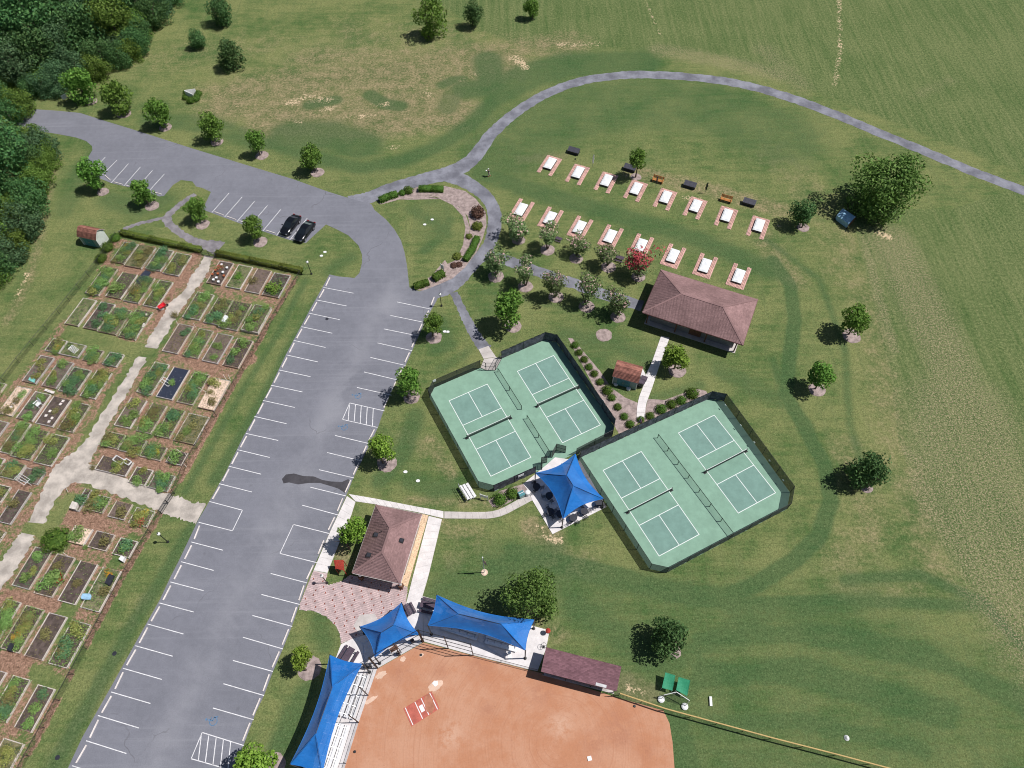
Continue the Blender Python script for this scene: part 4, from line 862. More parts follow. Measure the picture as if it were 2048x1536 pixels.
hedge([(838,381),(864,381),(887,382)], 1.1, .8, 'dark clipped hedge at the top of the gravel loop', 'box', gl); hedge([(955,478),(946,500),(931,523)], 1.0, .8, 'clipped hedge along the right side of the gravel loop', 'box', gl)
hedge([(888,549),(880,553),(868,561)], 1.2, .9, 'short clipped hedge right of the gap at the bottom of the loop', 'box', gl); hedge([(858,567),(845,571),(829,577)], 1.0, .8, 'short clipped hedge left of the gap at the bottom of the loop', 'box', gl)
shrub((956,430), 1.25, 'brown leafless-looking shrub on the right side of the gravel loop', gl, 'brown', 1.1); shrub((955,455), .95, 'yellow-green shrub below the brown one in the gravel loop', gl, 'olive'); shrub((938,474), .6, 'small thin shrub above the right-hand loop hedge', gl, 'olive', .8)
shrub((908,532), .6, 'dark reddish shrub beside the white sign in the loop', gl, 'brown', .7); shrub((918,530), .6, 'small reddish shrub at the foot of the right-hand loop hedge', gl, 'brown', .6); shrub((915,514), .8, 'pale sparse shrub beside the right-hand loop hedge', gl, 'olive', .7)
ge = 'round evergreen shrubs beside the garden shed'
for c, rr, lb in (((232,479),.95,'upper'), ((217,498),1.1,'middle'), ((204,520),1.0,'lower')): shrub(c, rr, f'{lb} of the round evergreen shrubs beside the garden shed', ge)
for c, rr, lb in (((398,190),.8,'round clipped shrub right of the white sign in the meadow'), ((393,200),.9,'round clipped shrub below the white sign in the meadow'), ((383,204),.9,'clipped shrub in front of the white meadow sign'), ((373,197),.8,'clipped shrub left of the white meadow sign'), ((372,186),.55,'smallest clipped shrub behind the white meadow sign')): shrub(c, rr, lb, 'clipped shrubs round the white meadow sign')

# ------------------------------------------------------------------ pickleball courts
def nrm2(v): return v/np.hypot(*v)
C1 = [(868.7,775.5),(960.7,736),(972,741),(991,741),(1003.5,717.5),(1090,680),(1113,684.5),(1228,852),(1224,873),(988,983),(958,975),(859,794.5)]
C2 = [(1160,915.5),(1419,797),(1447,802.5),(1580,985),(1574,1018),(1333,1145.5),(1299,1138),(1156,921)]
COURTS = {'A': ([(898.3,801.8),(974.5,769.3),(1061.5,914),(982,952.5)], 0), 'B': ([(1033.5,743.5),(1107.3,711.5),(1201.5,849.3),(1125.3,885.5)], 0),
          'C': ([(1205.3,939.8),(1282.3,902.5),(1398.3,1070),(1319,1113.5)], 1), 'D': ([(1357.8,866),(1431,830.5),(1548.5,985.5),(1474.8,1026.8)], 1)}
cs1 = pad('court_surface', C1, M['courtout'], 0, .03); cs2 = pad('court_surface', C2, M['courtout'], 0, .03)
netlab = {'A': 'lower left', 'B': 'upper left', 'C': 'lower right', 'D': 'upper right'}
for kx, (px, ci) in COURTS.items():
    P = [G2(p)[:2] for p in px]; par = (cs1, cs2)[ci]
    c = sum(P)/4; ux = nrm2((P[1]-P[0])+(P[2]-P[3])); uy = np.array([-ux[1], ux[0]])
    if np.dot(uy, P[0]-P[3]) < 0: uy = -uy
    T = lambda x, y, z=0: (c[0]+ux[0]*x+uy[0]*y, c[1]+ux[1]*x+uy[1]*y, z)
    W2, H2, KZ = 3.048, 6.7055, 2.134
    for s in (-1, 1):
        b = MB(); b.add([T(-W2, s*KZ, .0342), T(W2, s*KZ, .0342), T(W2, s*H2, .0342), T(-W2, s*H2, .0342)], [(0, 1, 2, 3) if s > 0 else (3, 2, 1, 0)]); b.build('playing_area', M['courtin'], par)
    MB().add([T(-W2, -KZ, .034), T(W2, -KZ, .034), T(W2, KZ, .034), T(-W2, KZ, .034)], [(0, 1, 2, 3)]).build('non_volley_zone', M['courtmid'], par)
    LN = [((-W2, -H2), (W2, -H2)), ((-W2, H2), (W2, H2)), ((-W2, -H2), (-W2, H2)), ((W2, -H2), (W2, H2)), ((-W2, KZ), (W2, KZ)), ((-W2, -KZ), (W2, -KZ)), ((0, KZ), (0, H2)), ((0, -KZ), (0, -H2))]
    for k, (a, b_) in enumerate(LN):
        d = nrm2(np.array(b_, float)-np.array(a, float)); n = np.array([-d[1], d[0]])*.045; a, b_ = np.array(a, float)-d*.045*(k < 2), np.array(b_, float)+d*.045*(k < 2)
        z = .038+.0012*(k >= 2)+.0012*(k >= 4)+.0012*(k >= 6)
        MB().add([T(*(a-n), z), T(*(b_-n), z), T(*(b_+n), z), T(*(a+n), z)], [(0, 1, 2, 3)]).build('court_line', M['courtline'], par)
    nr = thing('court_net', T(0, 0, .03), f'black net across the {netlab[kx]} pickleball court', 'net', 'nets across the pickleball courts')
    for s in (-1, 1):
        b = MB().tube(T(s*3.4, 0, .03), T(s*3.4, 0, .97), .045, 8); b.build('post', M['blackmetal'], nr)
        MB().box(T(s*3.4, 0, .06), (.45, .3, .05), math.atan2(ux[1], ux[0])).build('post_foot', M['blackmetal'], nr)
    NN = 8; b = MB()
    for i in range(NN):
        xa, xb = -3.4+6.8*i/NN, -3.4+6.8*(i+1)/NN; za, zb = [.91-.05*(1-(q/3.4)**2) for q in (xa, xb)]
        b.add([T(xa, 0, .08), T(xb, 0, .08), T(xb, 0, zb), T(xa, 0, za)], [(0, 1, 2, 3)])
    b.build('net', M['netmesh'], nr)
    b = MB()
    for i in range(NN):
        xa, xb = -3.4+6.8*i/NN, -3.4+6.8*(i+1)/NN; za, zb = [.91-.05*(1-(q/3.4)**2) for q in (xa, xb)]
        b.bar(T(xa, 0, za), T(xb, 0, zb), .05, .06)
    b.build('net_tape', M['white'], nr)
def fence(name, pts, h, label, mpost, mpanel, spacing=3.0, rpost=.035, closed=False, group=None, rail=.025, wrinkle=0, gap=(), bottom=.03, rails=(1.0,), cap=None, skip=(), capr=.07):
    """posts, rails and one infill panel per bay along photo points"""
    P = [G2(p) for p in pts]
    if closed: P.append(P[0])
    root = thing(name, tuple(P[0]), label, 'fence', group); rr = random.Random(len(pts)); bays = []; posts = [P[0]]
    for si, (a, b) in enumerate(zip(P[:-1], P[1:])):
        if si in skip: posts.append(b); continue
        l = float(np.linalg.norm(b-a)); n = max(1, round(l/spacing))
        for i in range(n): bays.append((a+(b-a)*i/n, a+(b-a)*(i+1)/n))
        posts += [a+(b-a)*i/n for i in range(1, n+1)]
    up = np.array([0, 0, 1.0]); seen = set()
    for p in posts:
        k = (round(p[0], 1), round(p[1], 1))
        if k in seen: continue
        seen.add(k); MB().tube(p, p+up*(h+.06), rpost, 6).lathe(p+up*(h+.06), [(rpost*1.3, 0), (rpost*.6, .05)], 6).build('post', mpost, root)
    for i, (a, b) in enumerate(bays):
        for f in rails: MB().tube(a+up*h*f, b+up*h*f, rail, 5).build('rail', mpost, root)
        if cap: MB().tube(a+up*(h+.05), b+up*(h+.05), capr, 8).build('rail_cap', cap, root)
        nx_, nz_ = (9, 3) if wrinkle else (1, 1); V = []; d = (b-a); nn = np.array([-d[1], d[0], 0])/np.hypot(d[0], d[1])
        for k in range(nz_+1):
            for j in range(nx_+1):
                o = rr.uniform(-wrinkle, wrinkle) if wrinkle and 0 < j < nx_ else 0
                V.append(a+d*(.004+.992*j/nx_)+up*(bottom+(h-bottom-.02)*k/nz_+o*.3)+nn*o)
        m_ = MB(); m_.add(V, [(k*(nx_+1)+j, k*(nx_+1)+j+1, (k+1)*(nx_+1)+j+1, (k+1)*(nx_+1)+j) for k in range(nz_) for j in range(nx_)]); m_.build('mesh_panel', mpanel, root)
    return root
HFN = 1.95
f1 = fence('court_fence', [C1[i] for i in (4,5,6,7,8)], HFN, 'dark screened fence along the top and right of the upper pickleball courts', M['blackmetal'], M['windscreen'], 3.0, wrinkle=.05, group='fences round the pickleball courts')
f2 = fence('court_fence', [C1[i] for i in (9,10,11,0,1)], HFN, 'dark screened fence along the left of the upper pickleball courts', M['blackmetal'], M['windmesh'], 3.0, group='fences round the pickleball courts', wrinkle=.03)
f2b = fence('court_fence', [(988,983),(1071,946)], HFN, 'dark screened fence below the upper courts, left of the blue shade', M['blackmetal'], M['windscreen'], 3.0, wrinkle=.05, group='fences round the pickleball courts')
f2c = fence('court_fence', [(1224,873),(1152,910)], HFN, 'dark fence between the two court pads, right of the blue shade', M['blackmetal'], M['windmesh'], 3.0, wrinkle=.03, group='fences round the pickleball courts')
f3 = fence('court_fence', [C2[i] for i in (0,1,2)], HFN, 'dark screened fence along the top of the lower pickleball courts', M['blackmetal'], M['windscreen'], 3.0, wrinkle=.05, group='fences round the pickleball courts')
f4 = fence('court_fence', [C2[i] for i in (2,3,4,5,6,7,0)], HFN, 'dark screened fence round the right, bottom and left of the lower courts', M['blackmetal'], M['windmesh'], 3.0, wrinkle=.03, group='fences round the pickleball courts')
def gate(pts, h, label, mp, mm, group=None):
    P = [G2(p) for p in pts]; root = thing('gate', tuple(P[0]), label, 'gate', group); up = np.array([0, 0, 1.0])
    for a, b in zip(P[:-1], P[1:]):
        f = MB(); a2, b2 = a+(b-a)*.02, b-(b-a)*.02
        for p, q in ((a2+up*.08, b2+up*.08), (a2+up*h, b2+up*h), (a2+up*.08, a2+up*h), (b2+up*.08, b2+up*h), (a2+up*h*.5, b2+up*h*.5)): f.tube(p, q, .03, 6)
        o = f.build('gate_frame', mp, root)
        MB().add([a2+up*.1, b2+up*.1, b2+up*(h-.03), a2+up*(h-.03)], [(0, 1, 2, 3)]).build('mesh_panel', mm, o)
        MB().box((a2*.1+b2*.9)+up*h*.48, (.12, .1, .06)).build('latch', M['steel'], o)
    return root
gate([C1[i] for i in (1,2,3,4)], HFN, 'recessed black gate at the end of the short concrete walk above the courts', M['blackmetal'], M['chainblack'])
gate([(1104,916),(1112,901),(1131,906)], HFN, 'dark green gate standing open behind the blue shade', M['greenmetal'], M['windmesh'])
gate([(1094,925),(1082,928),(1084,940)], HFN, 'dark green open gate just left of the blue shade', M['greenmetal'], M['windmesh'])
gd = 'low green divider fences between neighbouring courts'
fence('divider_fence', [(996,744),(1043,819)], 1.0, 'low green divider fence between the upper courts, upper piece', M['greenmetal'], M['chainblack'], 4.3, .05, group=gd, rail=.045)
fence('divider_fence', [(1054,838),(1101,913)], 1.0, 'low green divider fence between the upper courts, piece nearest the blue shade', M['greenmetal'], M['chainblack'], 4.3, .05, group=gd, rail=.045)
fence('divider_fence', [(1315,876),(1464,1073)], 1.0, 'long low green divider fence between the lower courts', M['greenmetal'], M['chainblack'], 2.4, .05, group=gd, rail=.045)
for c, d, h, lb in (((1036,962),(1047,957),1.5,'small white sign hung on the court fence left of the blue shade'), ((868,776),(874,773.5),1.9,'small pale sign at the top left corner of the court fence')):
    a, b = G2(c), G2(d); d_ = (b-a)/np.linalg.norm(b-a); nn = np.array([d_[1], -d_[0], 0]); mid = (a+b)/2+nn*.09
    s = tag(MB().box(mid+np.array([0, 0, h]), (float(np.linalg.norm(b-a)), .03, .5), math.atan2(d_[1], d_[0])).build('fence_sign', M['white'], None, tuple(mid)), lb, 'sign')
for lst, g in ((((1185,783),(1206,809)), 'u'), (((1448,818),(1478,858),(1505,892),(1535,928),(1562,967)), 'r')):
    for i, c in enumerate(lst):
        p = G2(c, 0); tag(MB().box(p+np.array([-.06, -.02, 1.1]), (.03, .28, .22), math.radians(32)).build('court_placard', M['white'], None, tuple(p)), f'small white placard on the right-hand fence of the {"upper" if g == "u" else "lower"} courts, {ORD[i+1]} from the top', 'sign', 'small white placards on the court fences')

# ------------------------------------------------------------------ buildings
def shingle_slope(b0, b1, t1, t0, m, parent, name='shingles', exposure=.16, tab=.33, seed=1):
    """courses of lapped shingles on the slope whose eave runs b0-b1 and whose top runs t0-t1"""
    b0, b1, t0, t1 = [np.array(q, float) for q in (b0, b1, t0, t1)]; r = np.random.default_rng(seed)
    nrm = np.cross(b1-b0, t0-b0); nrm /= np.linalg.norm(nrm); nrm = nrm if nrm[2] > 0 else -nrm
    sl = np.linalg.norm((t0+t1)/2-(b0+b1)/2); n = max(2, int(sl/exposure)); V = []; Q = []; T = []
    for i in range(n):
        va, vb = i/n, (i+1)/n+.0
        l0, r0 = b0+(t0-b0)*va, b1+(t1-b1)*va; l1, r1 = b0+(t0-b0)*vb, b1+(t1-b1)*vb
        wl = np.linalg.norm(r0-l0); k = max(1, int(wl/tab)); us = np.clip((np.arange(k+1)+(.5 if i % 2 and k > 2 else 0)*((np.arange(k+1) > 0) & (np.arange(k+1) < k)))/k, 0, 1)
        for j in range(k):
            lift = .022+.006*r.random(); a, b = l0+(r0-l0)*us[j], l0+(r0-l0)*us[j+1]; c, d = l1+(r1-l1)*us[j+1], l1+(r1-l1)*us[j]
            s = len(V); V += [a+nrm*lift, b+nrm*lift, c+nrm*.006, d+nrm*.006, a, b]; Q += [(s, s+1, s+2, s+3), (s+4, s+5, s+1, s)]; t = r.random(); T += [t, t]
    o = link(name, mesh_np(name, np.array(V)-wloc(parent), Q, m, T), parent); o['kind'] = 'stuff'; return o
def rect_from(px, z):
    P = [G2(p, z)[:2] for p in px]; c = sum(P)/4; u = nrm2((P[1]-P[0])+(P[2]-P[3])); v = np.array([-u[1], u[0]])
    if np.dot(v, P[0]-P[3]) < 0: v = -v
    Lx = (np.linalg.norm(P[1]-P[0])+np.linalg.norm(P[2]-P[3]))/2; Ly = (np.linalg.norm(P[0]-P[3])+np.linalg.norm(P[1]-P[2]))/2
    return c, u, v, Lx, Ly
def hip_roof(root, c, u, v, Lx, Ly, z, rise, ridge, m, mf, seed):
    """hip roof: ridge along u with half length ridge"""
    T = lambda x, y, zz: np.array([c[0]+u[0]*x+v[0]*y, c[1]+u[1]*x+v[1]*y, zz])
    x, y = Lx/2, Ly/2; E = [T(-x, -y, z), T(x, -y, z), T(x, y, z), T(-x, y, z)]; Rg = [T(-ridge, 0, z+rise), T(ridge, 0, z+rise)] if Lx >= Ly else [T(0, -ridge, z+rise), T(0, ridge, z+rise)]
    Lw = [e-np.array([0, 0, .22]) for e in E]; b = MB()
    if Lx >= Ly: S = [(E[0], E[1], Rg[1], Rg[0]), (E[1], E[2], Rg[1], Rg[1]), (E[2], E[3], Rg[0], Rg[1]), (E[3], E[0], Rg[0], Rg[0])]
    else: S = [(E[0], E[1], Rg[0], Rg[0]), (E[1], E[2], Rg[1], Rg[0]), (E[2], E[3], Rg[1], Rg[1]), (E[3], E[0], Rg[0], Rg[1])]
    V = E+Rg+Lw
    if Lx >= Ly: fc = [(0, 1, 5, 4), (1, 2, 5), (2, 3, 4, 5), (3, 0, 4)]
    else: fc = [(0, 1, 4), (1, 2, 5, 4), (2, 3, 5), (3, 0, 4, 5)]
    b.add(V, fc+[(0, 6, 7, 1), (1, 7, 8, 2), (2, 8, 9, 3), (3, 9, 6, 0), (9, 8, 7, 6)]); rf = b.build('roof', mf, root)
    for i, s in enumerate(S): shingle_slope(*s, m, rf, seed=seed+i)
    for p, q in ((Rg[0], Rg[1]),)+tuple((E[i], Rg[j]) for i, j in ((0, 0), (1, 1 if Lx >= Ly else 0), (2, 1), (3, 0 if Lx >= Ly else 1))):
        MB().bar(p+[0, 0, .035], q+[0, 0, .035], .26, .035).build('ridge_cap', m, rf)
    g = MB()
    for i in range(4):
        a, q = Lw[i], Lw[(i+1) % 4]; g.bar(a+[0, 0, .16], q+[0, 0, .16], .11, .10)
    g.build('gutter', M['fascia'] if mf is M['fascia'] else mf, rf)
    return rf, T
# pavilion
c, u, v, Lx, Ly = rect_from([(1324,540),(1516.5,599),(1485,690),(1283,624)], 3.15)
pv = thing('pavilion', (c[0], c[1], 0), 'large open pavilion with a brown shingled hip roof below the horseshoe pits', 'pavilion')
rf, T = hip_roof(pv, c, u, v, Lx, Ly, 3.15, 1.3, 3.15, M['shingle'], M['fascia_dark'], 40)
MB().prism([tuple(T(a*(Lx/2-.55), b*(Ly/2-.55), 0)[:2]) for a, b in ((-1,-1),(1,-1),(1,1),(-1,1))], 0, .12).build('floor_slab', M['concrete_old'], pv)
M['wall_grey'] = mat('wall_grey', (.20, .195, .205), amt=.12, scale=1.2, fine=4)
pa_ = math.atan2(u[1], u[0]); wx, wy = Lx/2-1.25, Ly/2-1.35
for s_ in (-1, 1): MB().box(T(s_*wx, 0, 1.6), (.2, 2*wy, 2.96), pa_).build('side_wall', M['wall_grey'], pv)
MB().box(T(0, wy-.1, 1.6), (2*wx-.22, .2, 2.96), pa_).build('back_wall', M['wall_grey'], pv); fw_ = MB().box(T(0, -wy+.1, 1.6), (2*wx-.22, .2, 2.96), pa_).build('front_wall', M['wall_grey'], pv)
for x in (-4.2, -1.6, 2.6, 4.8): f_ = MB().box(T(x, -wy-.03, 1.75), (1.3, .06, 1.0), pa_).build('window', M['fascia'], pv); MB().box(T(x, -wy-.07, 1.75), (1.14, .03, .84), pa_).build('pane', M['glass'], f_)
d_ = MB().box(T(.6, -wy-.04, 1.2), (1.8, .08, 2.1), pa_).build('door', M['brown'], pv); MB().box(T(1.3, -wy-.1, 1.2), (.05, .06, .2), pa_).build('handle', M['steel'], d_)
for a in (-1, -.34, .34, 1): MB().box(T(a*(Lx/2-.8), -(Ly/2-.8), 1.6), (.18, .18, 2.96), pa_).build('post', M['brown'], pv)
# restroom building
c, u, v, Lx, Ly = rect_from([(752.7,1009.4),(844.3,1029),(800,1167),(703.5,1146)], 3.2)
rs = thing('restroom_building', (c[0], c[1], 0), 'small restroom building with a brown hip roof and dark roof vents beside the plaza', 'building')
rf, T = hip_roof(rs, c, u, v, Lx, Ly, 3.2, 1.1, 1.55, M['shingle'], M['fascia'], 50); ra = math.atan2(u[1], u[0])
MB().box(T(0, .75, 1.5), (Lx-1.0, Ly-2.5, 3.0), ra).build('wall', M['wall_tan'], rs)
for s in (-1, 1):
    d = MB().box(T(s*1.3, -(Ly/2-2.0)-.03+.0, 1.05), (.95, .08, 2.1), ra).build('door', M['brown'], rs); MB().box(T(s*1.3+.35, -(Ly/2-2.0)-.1, 1.0), (.05, .1, .12), ra).build('handle', M['steel'], d)
    p = T(s*(Lx/2-.45), -(Ly/2-.45), 0); MB().box(p+[0, 0, .5], (.5, .5, 1.0), ra).build('pier', M['brown'], rs); MB().box(p+[0, 0, 1.95], (.26, .26, 1.9), ra).build('post', M['white'], rs)
def roofz(x, y): return 3.2+1.1*min(1, (Lx/2-abs(x))/(Lx/2), (Ly/2-abs(y))/(Ly/2-1.55))
Tinv = lambda P: (float((P[:2]-c)@u), float((P[:2]-c)@v))
for q in ((752,1070),(803,1081),(737.7,1110.3)):
    P = G2(q, 3.8); x, y = Tinv(P); zz = roofz(x, y); b = MB().box(T(x, y, zz+.1), (.55, .55, .18), ra).build('roof_vent', M['blackmetal'], rf); MB().box(T(x, y, zz+.215), (.38, .38, .05), ra).build('vent_cap', M['bench_black'], rf)
P = G2((763,1063.7), 4.0); x, y = Tinv(P); MB().tube(T(x, y, roofz(x, y)-.1), T(x, y, roofz(x, y)+.4), .06, 8).build('vent_pipe', M['blackmetal'], rf)
# dugout with a single pitch roof
Pd = [G2(p, z) for p, z in (((1092,1294.4),2.45), ((1243,1333),2.45), ((1233.6,1382.7),2.9), ((1082,1343),2.9))]
dg = thing('dugout', tuple(((Pd[0]+Pd[2])/2)*[1, 1, 0]), 'dugout with a plain brown single-pitch shingle roof beside the infield', 'dugout')
b = MB(); Lo = [p-[0, 0, .16] for p in Pd]; b.add(Pd+Lo, [(3, 2, 1, 0), (4, 5, 6, 7), (0, 1, 5, 4), (1, 2, 6, 5), (2, 3, 7, 6), (3, 0, 4, 7)]); rf = b.build('roof', M['fascia_dark'], dg)
# flashing edge and shingles laid from the low back edge up to the front
shingle_slope(Pd[1], Pd[0], Pd[3], Pd[2], M['shingle2'], rf, seed=60)
pa = Pd[2]*.72+Pd[3]*.28; pb = Pd[2]*.86+Pd[3]*.14; inn = (Pd[1]-Pd[2])/np.linalg.norm(Pd[1]-Pd[2]); MB().bar(pa+inn*.2+[0, 0, .05], pb+inn*.2+[0, 0, .05], .32, .03).build('roof_patch', M['steel'], rf)
E0, E1, E2, E3 = [p*[1, 1, 0] for p in Pd]; ax = nrm2((E1-E0)[:2]); ay = nrm2((E0-E3)[:2]); da = math.atan2(ax[1], ax[0])
def D(x, y, z): q = E3[:2]+ax*x+ay*y; return np.array([q[0], q[1], z])
LD = float(np.linalg.norm(E1-E0)); WD = float(np.linalg.norm(E0-E3))
MB().box(D(LD/2, WD-.35, 1.1), (LD-.6, .2, 2.2), da).build('back_wall', M['wall_tan'], dg); MB().prism([tuple(D(*q, 0)[:2]) for q in ((.2, .2), (LD-.2, .2), (LD-.2, WD-.2), (.2, WD-.2))], 0, .08).build('floor_slab', M['concrete_old'], dg)
for x in (.3, LD/3, 2*LD/3, LD-.3): MB().tube(D(x, .3, 0), D(x, .3, 2.75), .05, 8).build('post', M['blackmetal'], dg)
MB().box(D(LD/2, WD-.85, .45), (LD-1.6, .35, .06), da).build('bench_board', M['alum'], dg)
fp = MB(); fp.add([D(1.2, .3, .1), D(LD-1.0, .3, .1), D(LD-1.0, .3, 1.2), D(1.2, .3, 1.2)], [(0, 1, 2, 3)]); fp.build('mesh_panel', M['chainblack'], dg)
# sheds
def shed(base_px, eave_h, ridge_h, label, mw, mend, door_side, red=M['shingle_red'], gambrel=True, seed=1):
    """near-left, near-right, far-right corner of the foot"""
    A, Bq, Cq = [G2(p)[:2] for p in base_px]; u = nrm2(Bq-A); v = np.array([-u[1], u[0]]); Lx = float(np.linalg.norm(Bq-A)); Ly = float(abs(np.dot(Cq-Bq, v)))
    if np.dot(v, Cq-Bq) < 0: v = -v
    T = lambda x, y, z: np.array([A[0]+u[0]*x+v[0]*y, A[1]+u[1]*x+v[1]*y, z]); an = math.atan2(u[1], u[0])
    root = thing('garden_shed', tuple(T(Lx/2, Ly/2, 0)), label, 'shed')
    prof = [(0, eave_h), (.22*Ly, eave_h+(ridge_h-eave_h)*.62), (Ly/2, ridge_h), (.78*Ly, eave_h+(ridge_h-eave_h)*.62), (Ly, eave_h)] if gambrel else [(0, eave_h), (Ly/2, ridge_h), (Ly, eave_h)]
    b = MB(); b.add([T(0, 0, 0), T(Lx, 0, 0), T(Lx, 0, eave_h), T(0, 0, eave_h)], [(0, 1, 2, 3)]); b.build('front_wall', mw, root)
    b = MB(); b.add([T(0, Ly, 0), T(Lx, Ly, 0), T(Lx, Ly, eave_h), T(0, Ly, eave_h)], [(3, 2, 1, 0)]); b.build('back_wall', mw, root)
    for x in (0, Lx):
        b = MB(); b.add([T(x, 0, 0)]+[T(x, y, z) for y, z in prof]+[T(x, Ly, 0)], [tuple(range(len(prof)+2))]); b.build('gable_wall', mend, root)
    # overhanging roof
    o = .18; pr = [(y+(-o if i == 0 else o if i == len(prof)-1 else 0), z-(.12 if i in (0, len(prof)-1) else 0)+.03) for i, (y, z) in enumerate(prof)]
    b = MB()
    for (y0, z0), (y1, z1) in zip(pr[:-1], pr[1:]):
        q = [T(-o, y0, z0), T(Lx+o, y0, z0), T(Lx+o, y1, z1), T(-o, y1, z1)]; b.add(q+[p-[0, 0, .07] for p in q], [(0, 1, 2, 3), (7, 6, 5, 4), (0, 4, 5, 1), (1, 5, 6, 2), (2, 6, 7, 3), (3, 7, 4, 0)])
    rf = b.build('roof', M['fascia'], root); n = len(pr)
    for i in range(n-1):
        (y0, z0), (y1, z1) = (pr[i], pr[i+1]) if pr[i][1] < pr[i+1][1] else (pr[i+1], pr[i])
        shingle_slope(T(-o, y0, z0), T(Lx+o, y0, z0), T(Lx+o, y1, z1), T(-o, y1, z1), red, rf, seed=seed+i)
    for s in (-1, 1):
        d = MB().box(T(Lx*.45+s*.48, -.03, .98), (.9, .06, 1.8), an).build('door', M['door_teal'], root); MB().box(T(Lx*.45+s*.12, -.09, .95), (.05, .06, .2), an).build('handle', M['steel'], d)
    for x in (0, Lx): MB().box(T(x, -.025, eave_h/2), (.12, .06, eave_h-.04), an).build('corner_trim', M['white'], root)
    return root, T, Lx, Ly
sh1 = shed([(1224.5,767),(1271,780),(1285,752)], 2.1, 3.0, 'red-roofed shed with teal doors beside the pavilion walkway', M['wall_green'], M['wall_pale'], 0, seed=70)
sh2 = shed([(169,489),(203.5,496.5),(219,478)], 2.1, 3.1, 'red-roofed pale shed at the top left corner of the garden', M['wall_green'], M['wall_pale'], 0, seed=80)

# ------------------------------------------------------------------ blue shade sails on posts
def canopy(corners, z, ridge, zr, label, sag=.085, foot=None, nu=14, nv=8):
    Cn = [G2(p, z) for p in corners]; R0, R1 = [G2(p, zr) for p in ridge]; cen = sum(Cn)/4
    root = thing('shade_canopy', (cen[0], cen[1], 0), label, 'canopy', 'blue shade canopies')
    for (a, b, ra, rb) in ((0, 1, R0, R1), (1, 2, R1, R1), (2, 3, R1, R0), (3, 0, R0, R0)):
        A, Bq = Cn[a], Cn[b]; V = []; l = np.linalg.norm(Bq-A)
        inw = ((ra+rb)/2-(A+Bq)/2)*[1, 1, 0]; inw = inw/np.linalg.norm(inw)
        for k in range(nv+1):
            t = k/nv
            for j in range(nu+1):
                s = j/nu; bow = math.sin(math.pi*s)
                e = A+(Bq-A)*s+inw*sag*l*bow+np.array([0, 0, .10*l*sag*bow])
                q = ra+(rb-ra)*s; p = e+(q-e)*t; p = p-np.array([0, 0, 1])*.22*math.sin(math.pi*t)*(.35+.65*bow)
                V.append(p)
        m = MB(); m.add(V, [(k*(nu+1)+j, k*(nu+1)+j+1, (k+1)*(nu+1)+j+1, (k+1)*(nu+1)+j) for k in range(nv) for j in range(nu)]); pn = m.build('canopy_panel', M['shade'], root, smooth=True)
        h = MB(); h.tube(A, V[nv*(nu+1)], .03, 5)
        E = [V[j] for j in range(nu+1)]; [h.tube(E[j], E[j+1], .028, 4) for j in range(nu)]; h.build('hem', M['shade'], pn)
    for P in Cn:
        MB().tube(P*[1, 1, 0], P+[0, 0, .05], .075, 10).lathe(P*[1, 1, 0], [(.2, .06), (.2, .1), (.08, .12)], 10).build('post', M['blackmetal'], root)
    b = MB().tube(R0-[0, 0, .06], R1-[0, 0, .06], .05, 6)
    for i, P in enumerate(Cn): b.tube(P-[0, 0, .05], (R0 if i in (0, 3) else R1)-[0, 0, .1], .04, 6)
    b.build('roof_frame', M['blackmetal'], root)
    return root
canopy([(1151,907.6),(1207.5,997.6),(1126,1038),(1070.7,946)], 2.9, [(1133.7,951),(1146.6,971)], 5.2, 'square blue shade canopy over the patio between the courts')
canopy([(719.5,1253.6),(802.9,1205.7),(838.4,1268.6),(750,1315)], 3.15, [(762.5,1264.5),(787,1249.5)], 5.2, 'small blue shade canopy behind home plate', .075)
canopy([(873.3,1190),(1068.5,1239.5),(1050.7,1301),(855.5,1251)], 4.05, [(916.6,1227.5),(1002.5,1248)], 6.0, 'long blue shade canopy over the right-hand bleachers', .055, nu=20)
canopy([(580.4,1528.6),(659.7,1310),(724.5,1327.6),(644,1550)], 4.6, [(630.8,1467.7),(664.5,1373)], 6.7, 'long blue shade canopy over the left-hand bleachers, cut by the bottom edge', .05, nu=20)

# ------------------------------------------------------------------ ball field
gf = 'ball field fences'
up = np.array([0, 0, 1.0])
fence('backstop', [(717.3,1445),(736.3,1391),(754.5,1337)], 5.6, 'tall left wing of the black backstop beside the left bleachers', M['blackmetal'], M['chainthin'], 9, .06, group='panels of the tall backstop', rail=.035, rails=(1.0, .66, .33))
fence('backstop', [(756,1336),(801,1310),(846,1284.5)], 5.6, 'tall middle panel of the black backstop behind home plate', M['blackmetal'], M['chainthin'], 9, .06, group='panels of the tall backstop', rail=.035, rails=(1.0, .66, .33))
fence('backstop', [(848,1284),(896.7,1297),(946.4,1310.5)], 5.6, 'tall right wing of the black backstop below the right bleachers', M['blackmetal'], M['chainthin'], 9, .06, group='panels of the tall backstop', rail=.035, rails=(1.0, .66, .33))
fence('field_fence', [(947,1311),(1058,1339.5),(1078,1345)], 1.25, 'low black fence between the right bleachers and the infield', M['blackmetal'], M['chainblack'], 2.9, .03, group=gf)
fence('field_fence', [(717,1446),(692,1527),(668,1600)], 1.25, 'low black fence between the left bleachers and the infield', M['blackmetal'], M['chainblack'], 2.9, .03, group=gf)
fence('field_fence', [(1237,1391),(1326,1421),(1536,1478.5),(1665,1511.5),(1800,1547.5),(1990,1597)], 1.35, 'outfield fence with a yellow tube along its top', M['blackmetal'], M['chainblack'], 3.0, .035, group=gf, cap=M['yellow'], capr=.075)
fence('field_fence', [(1224,1393),(1237,1391)], 1.35, 'short fence piece between dugout and outfield fence', M['blackmetal'], M['chainblack'], 2.0, .035, group=gf)
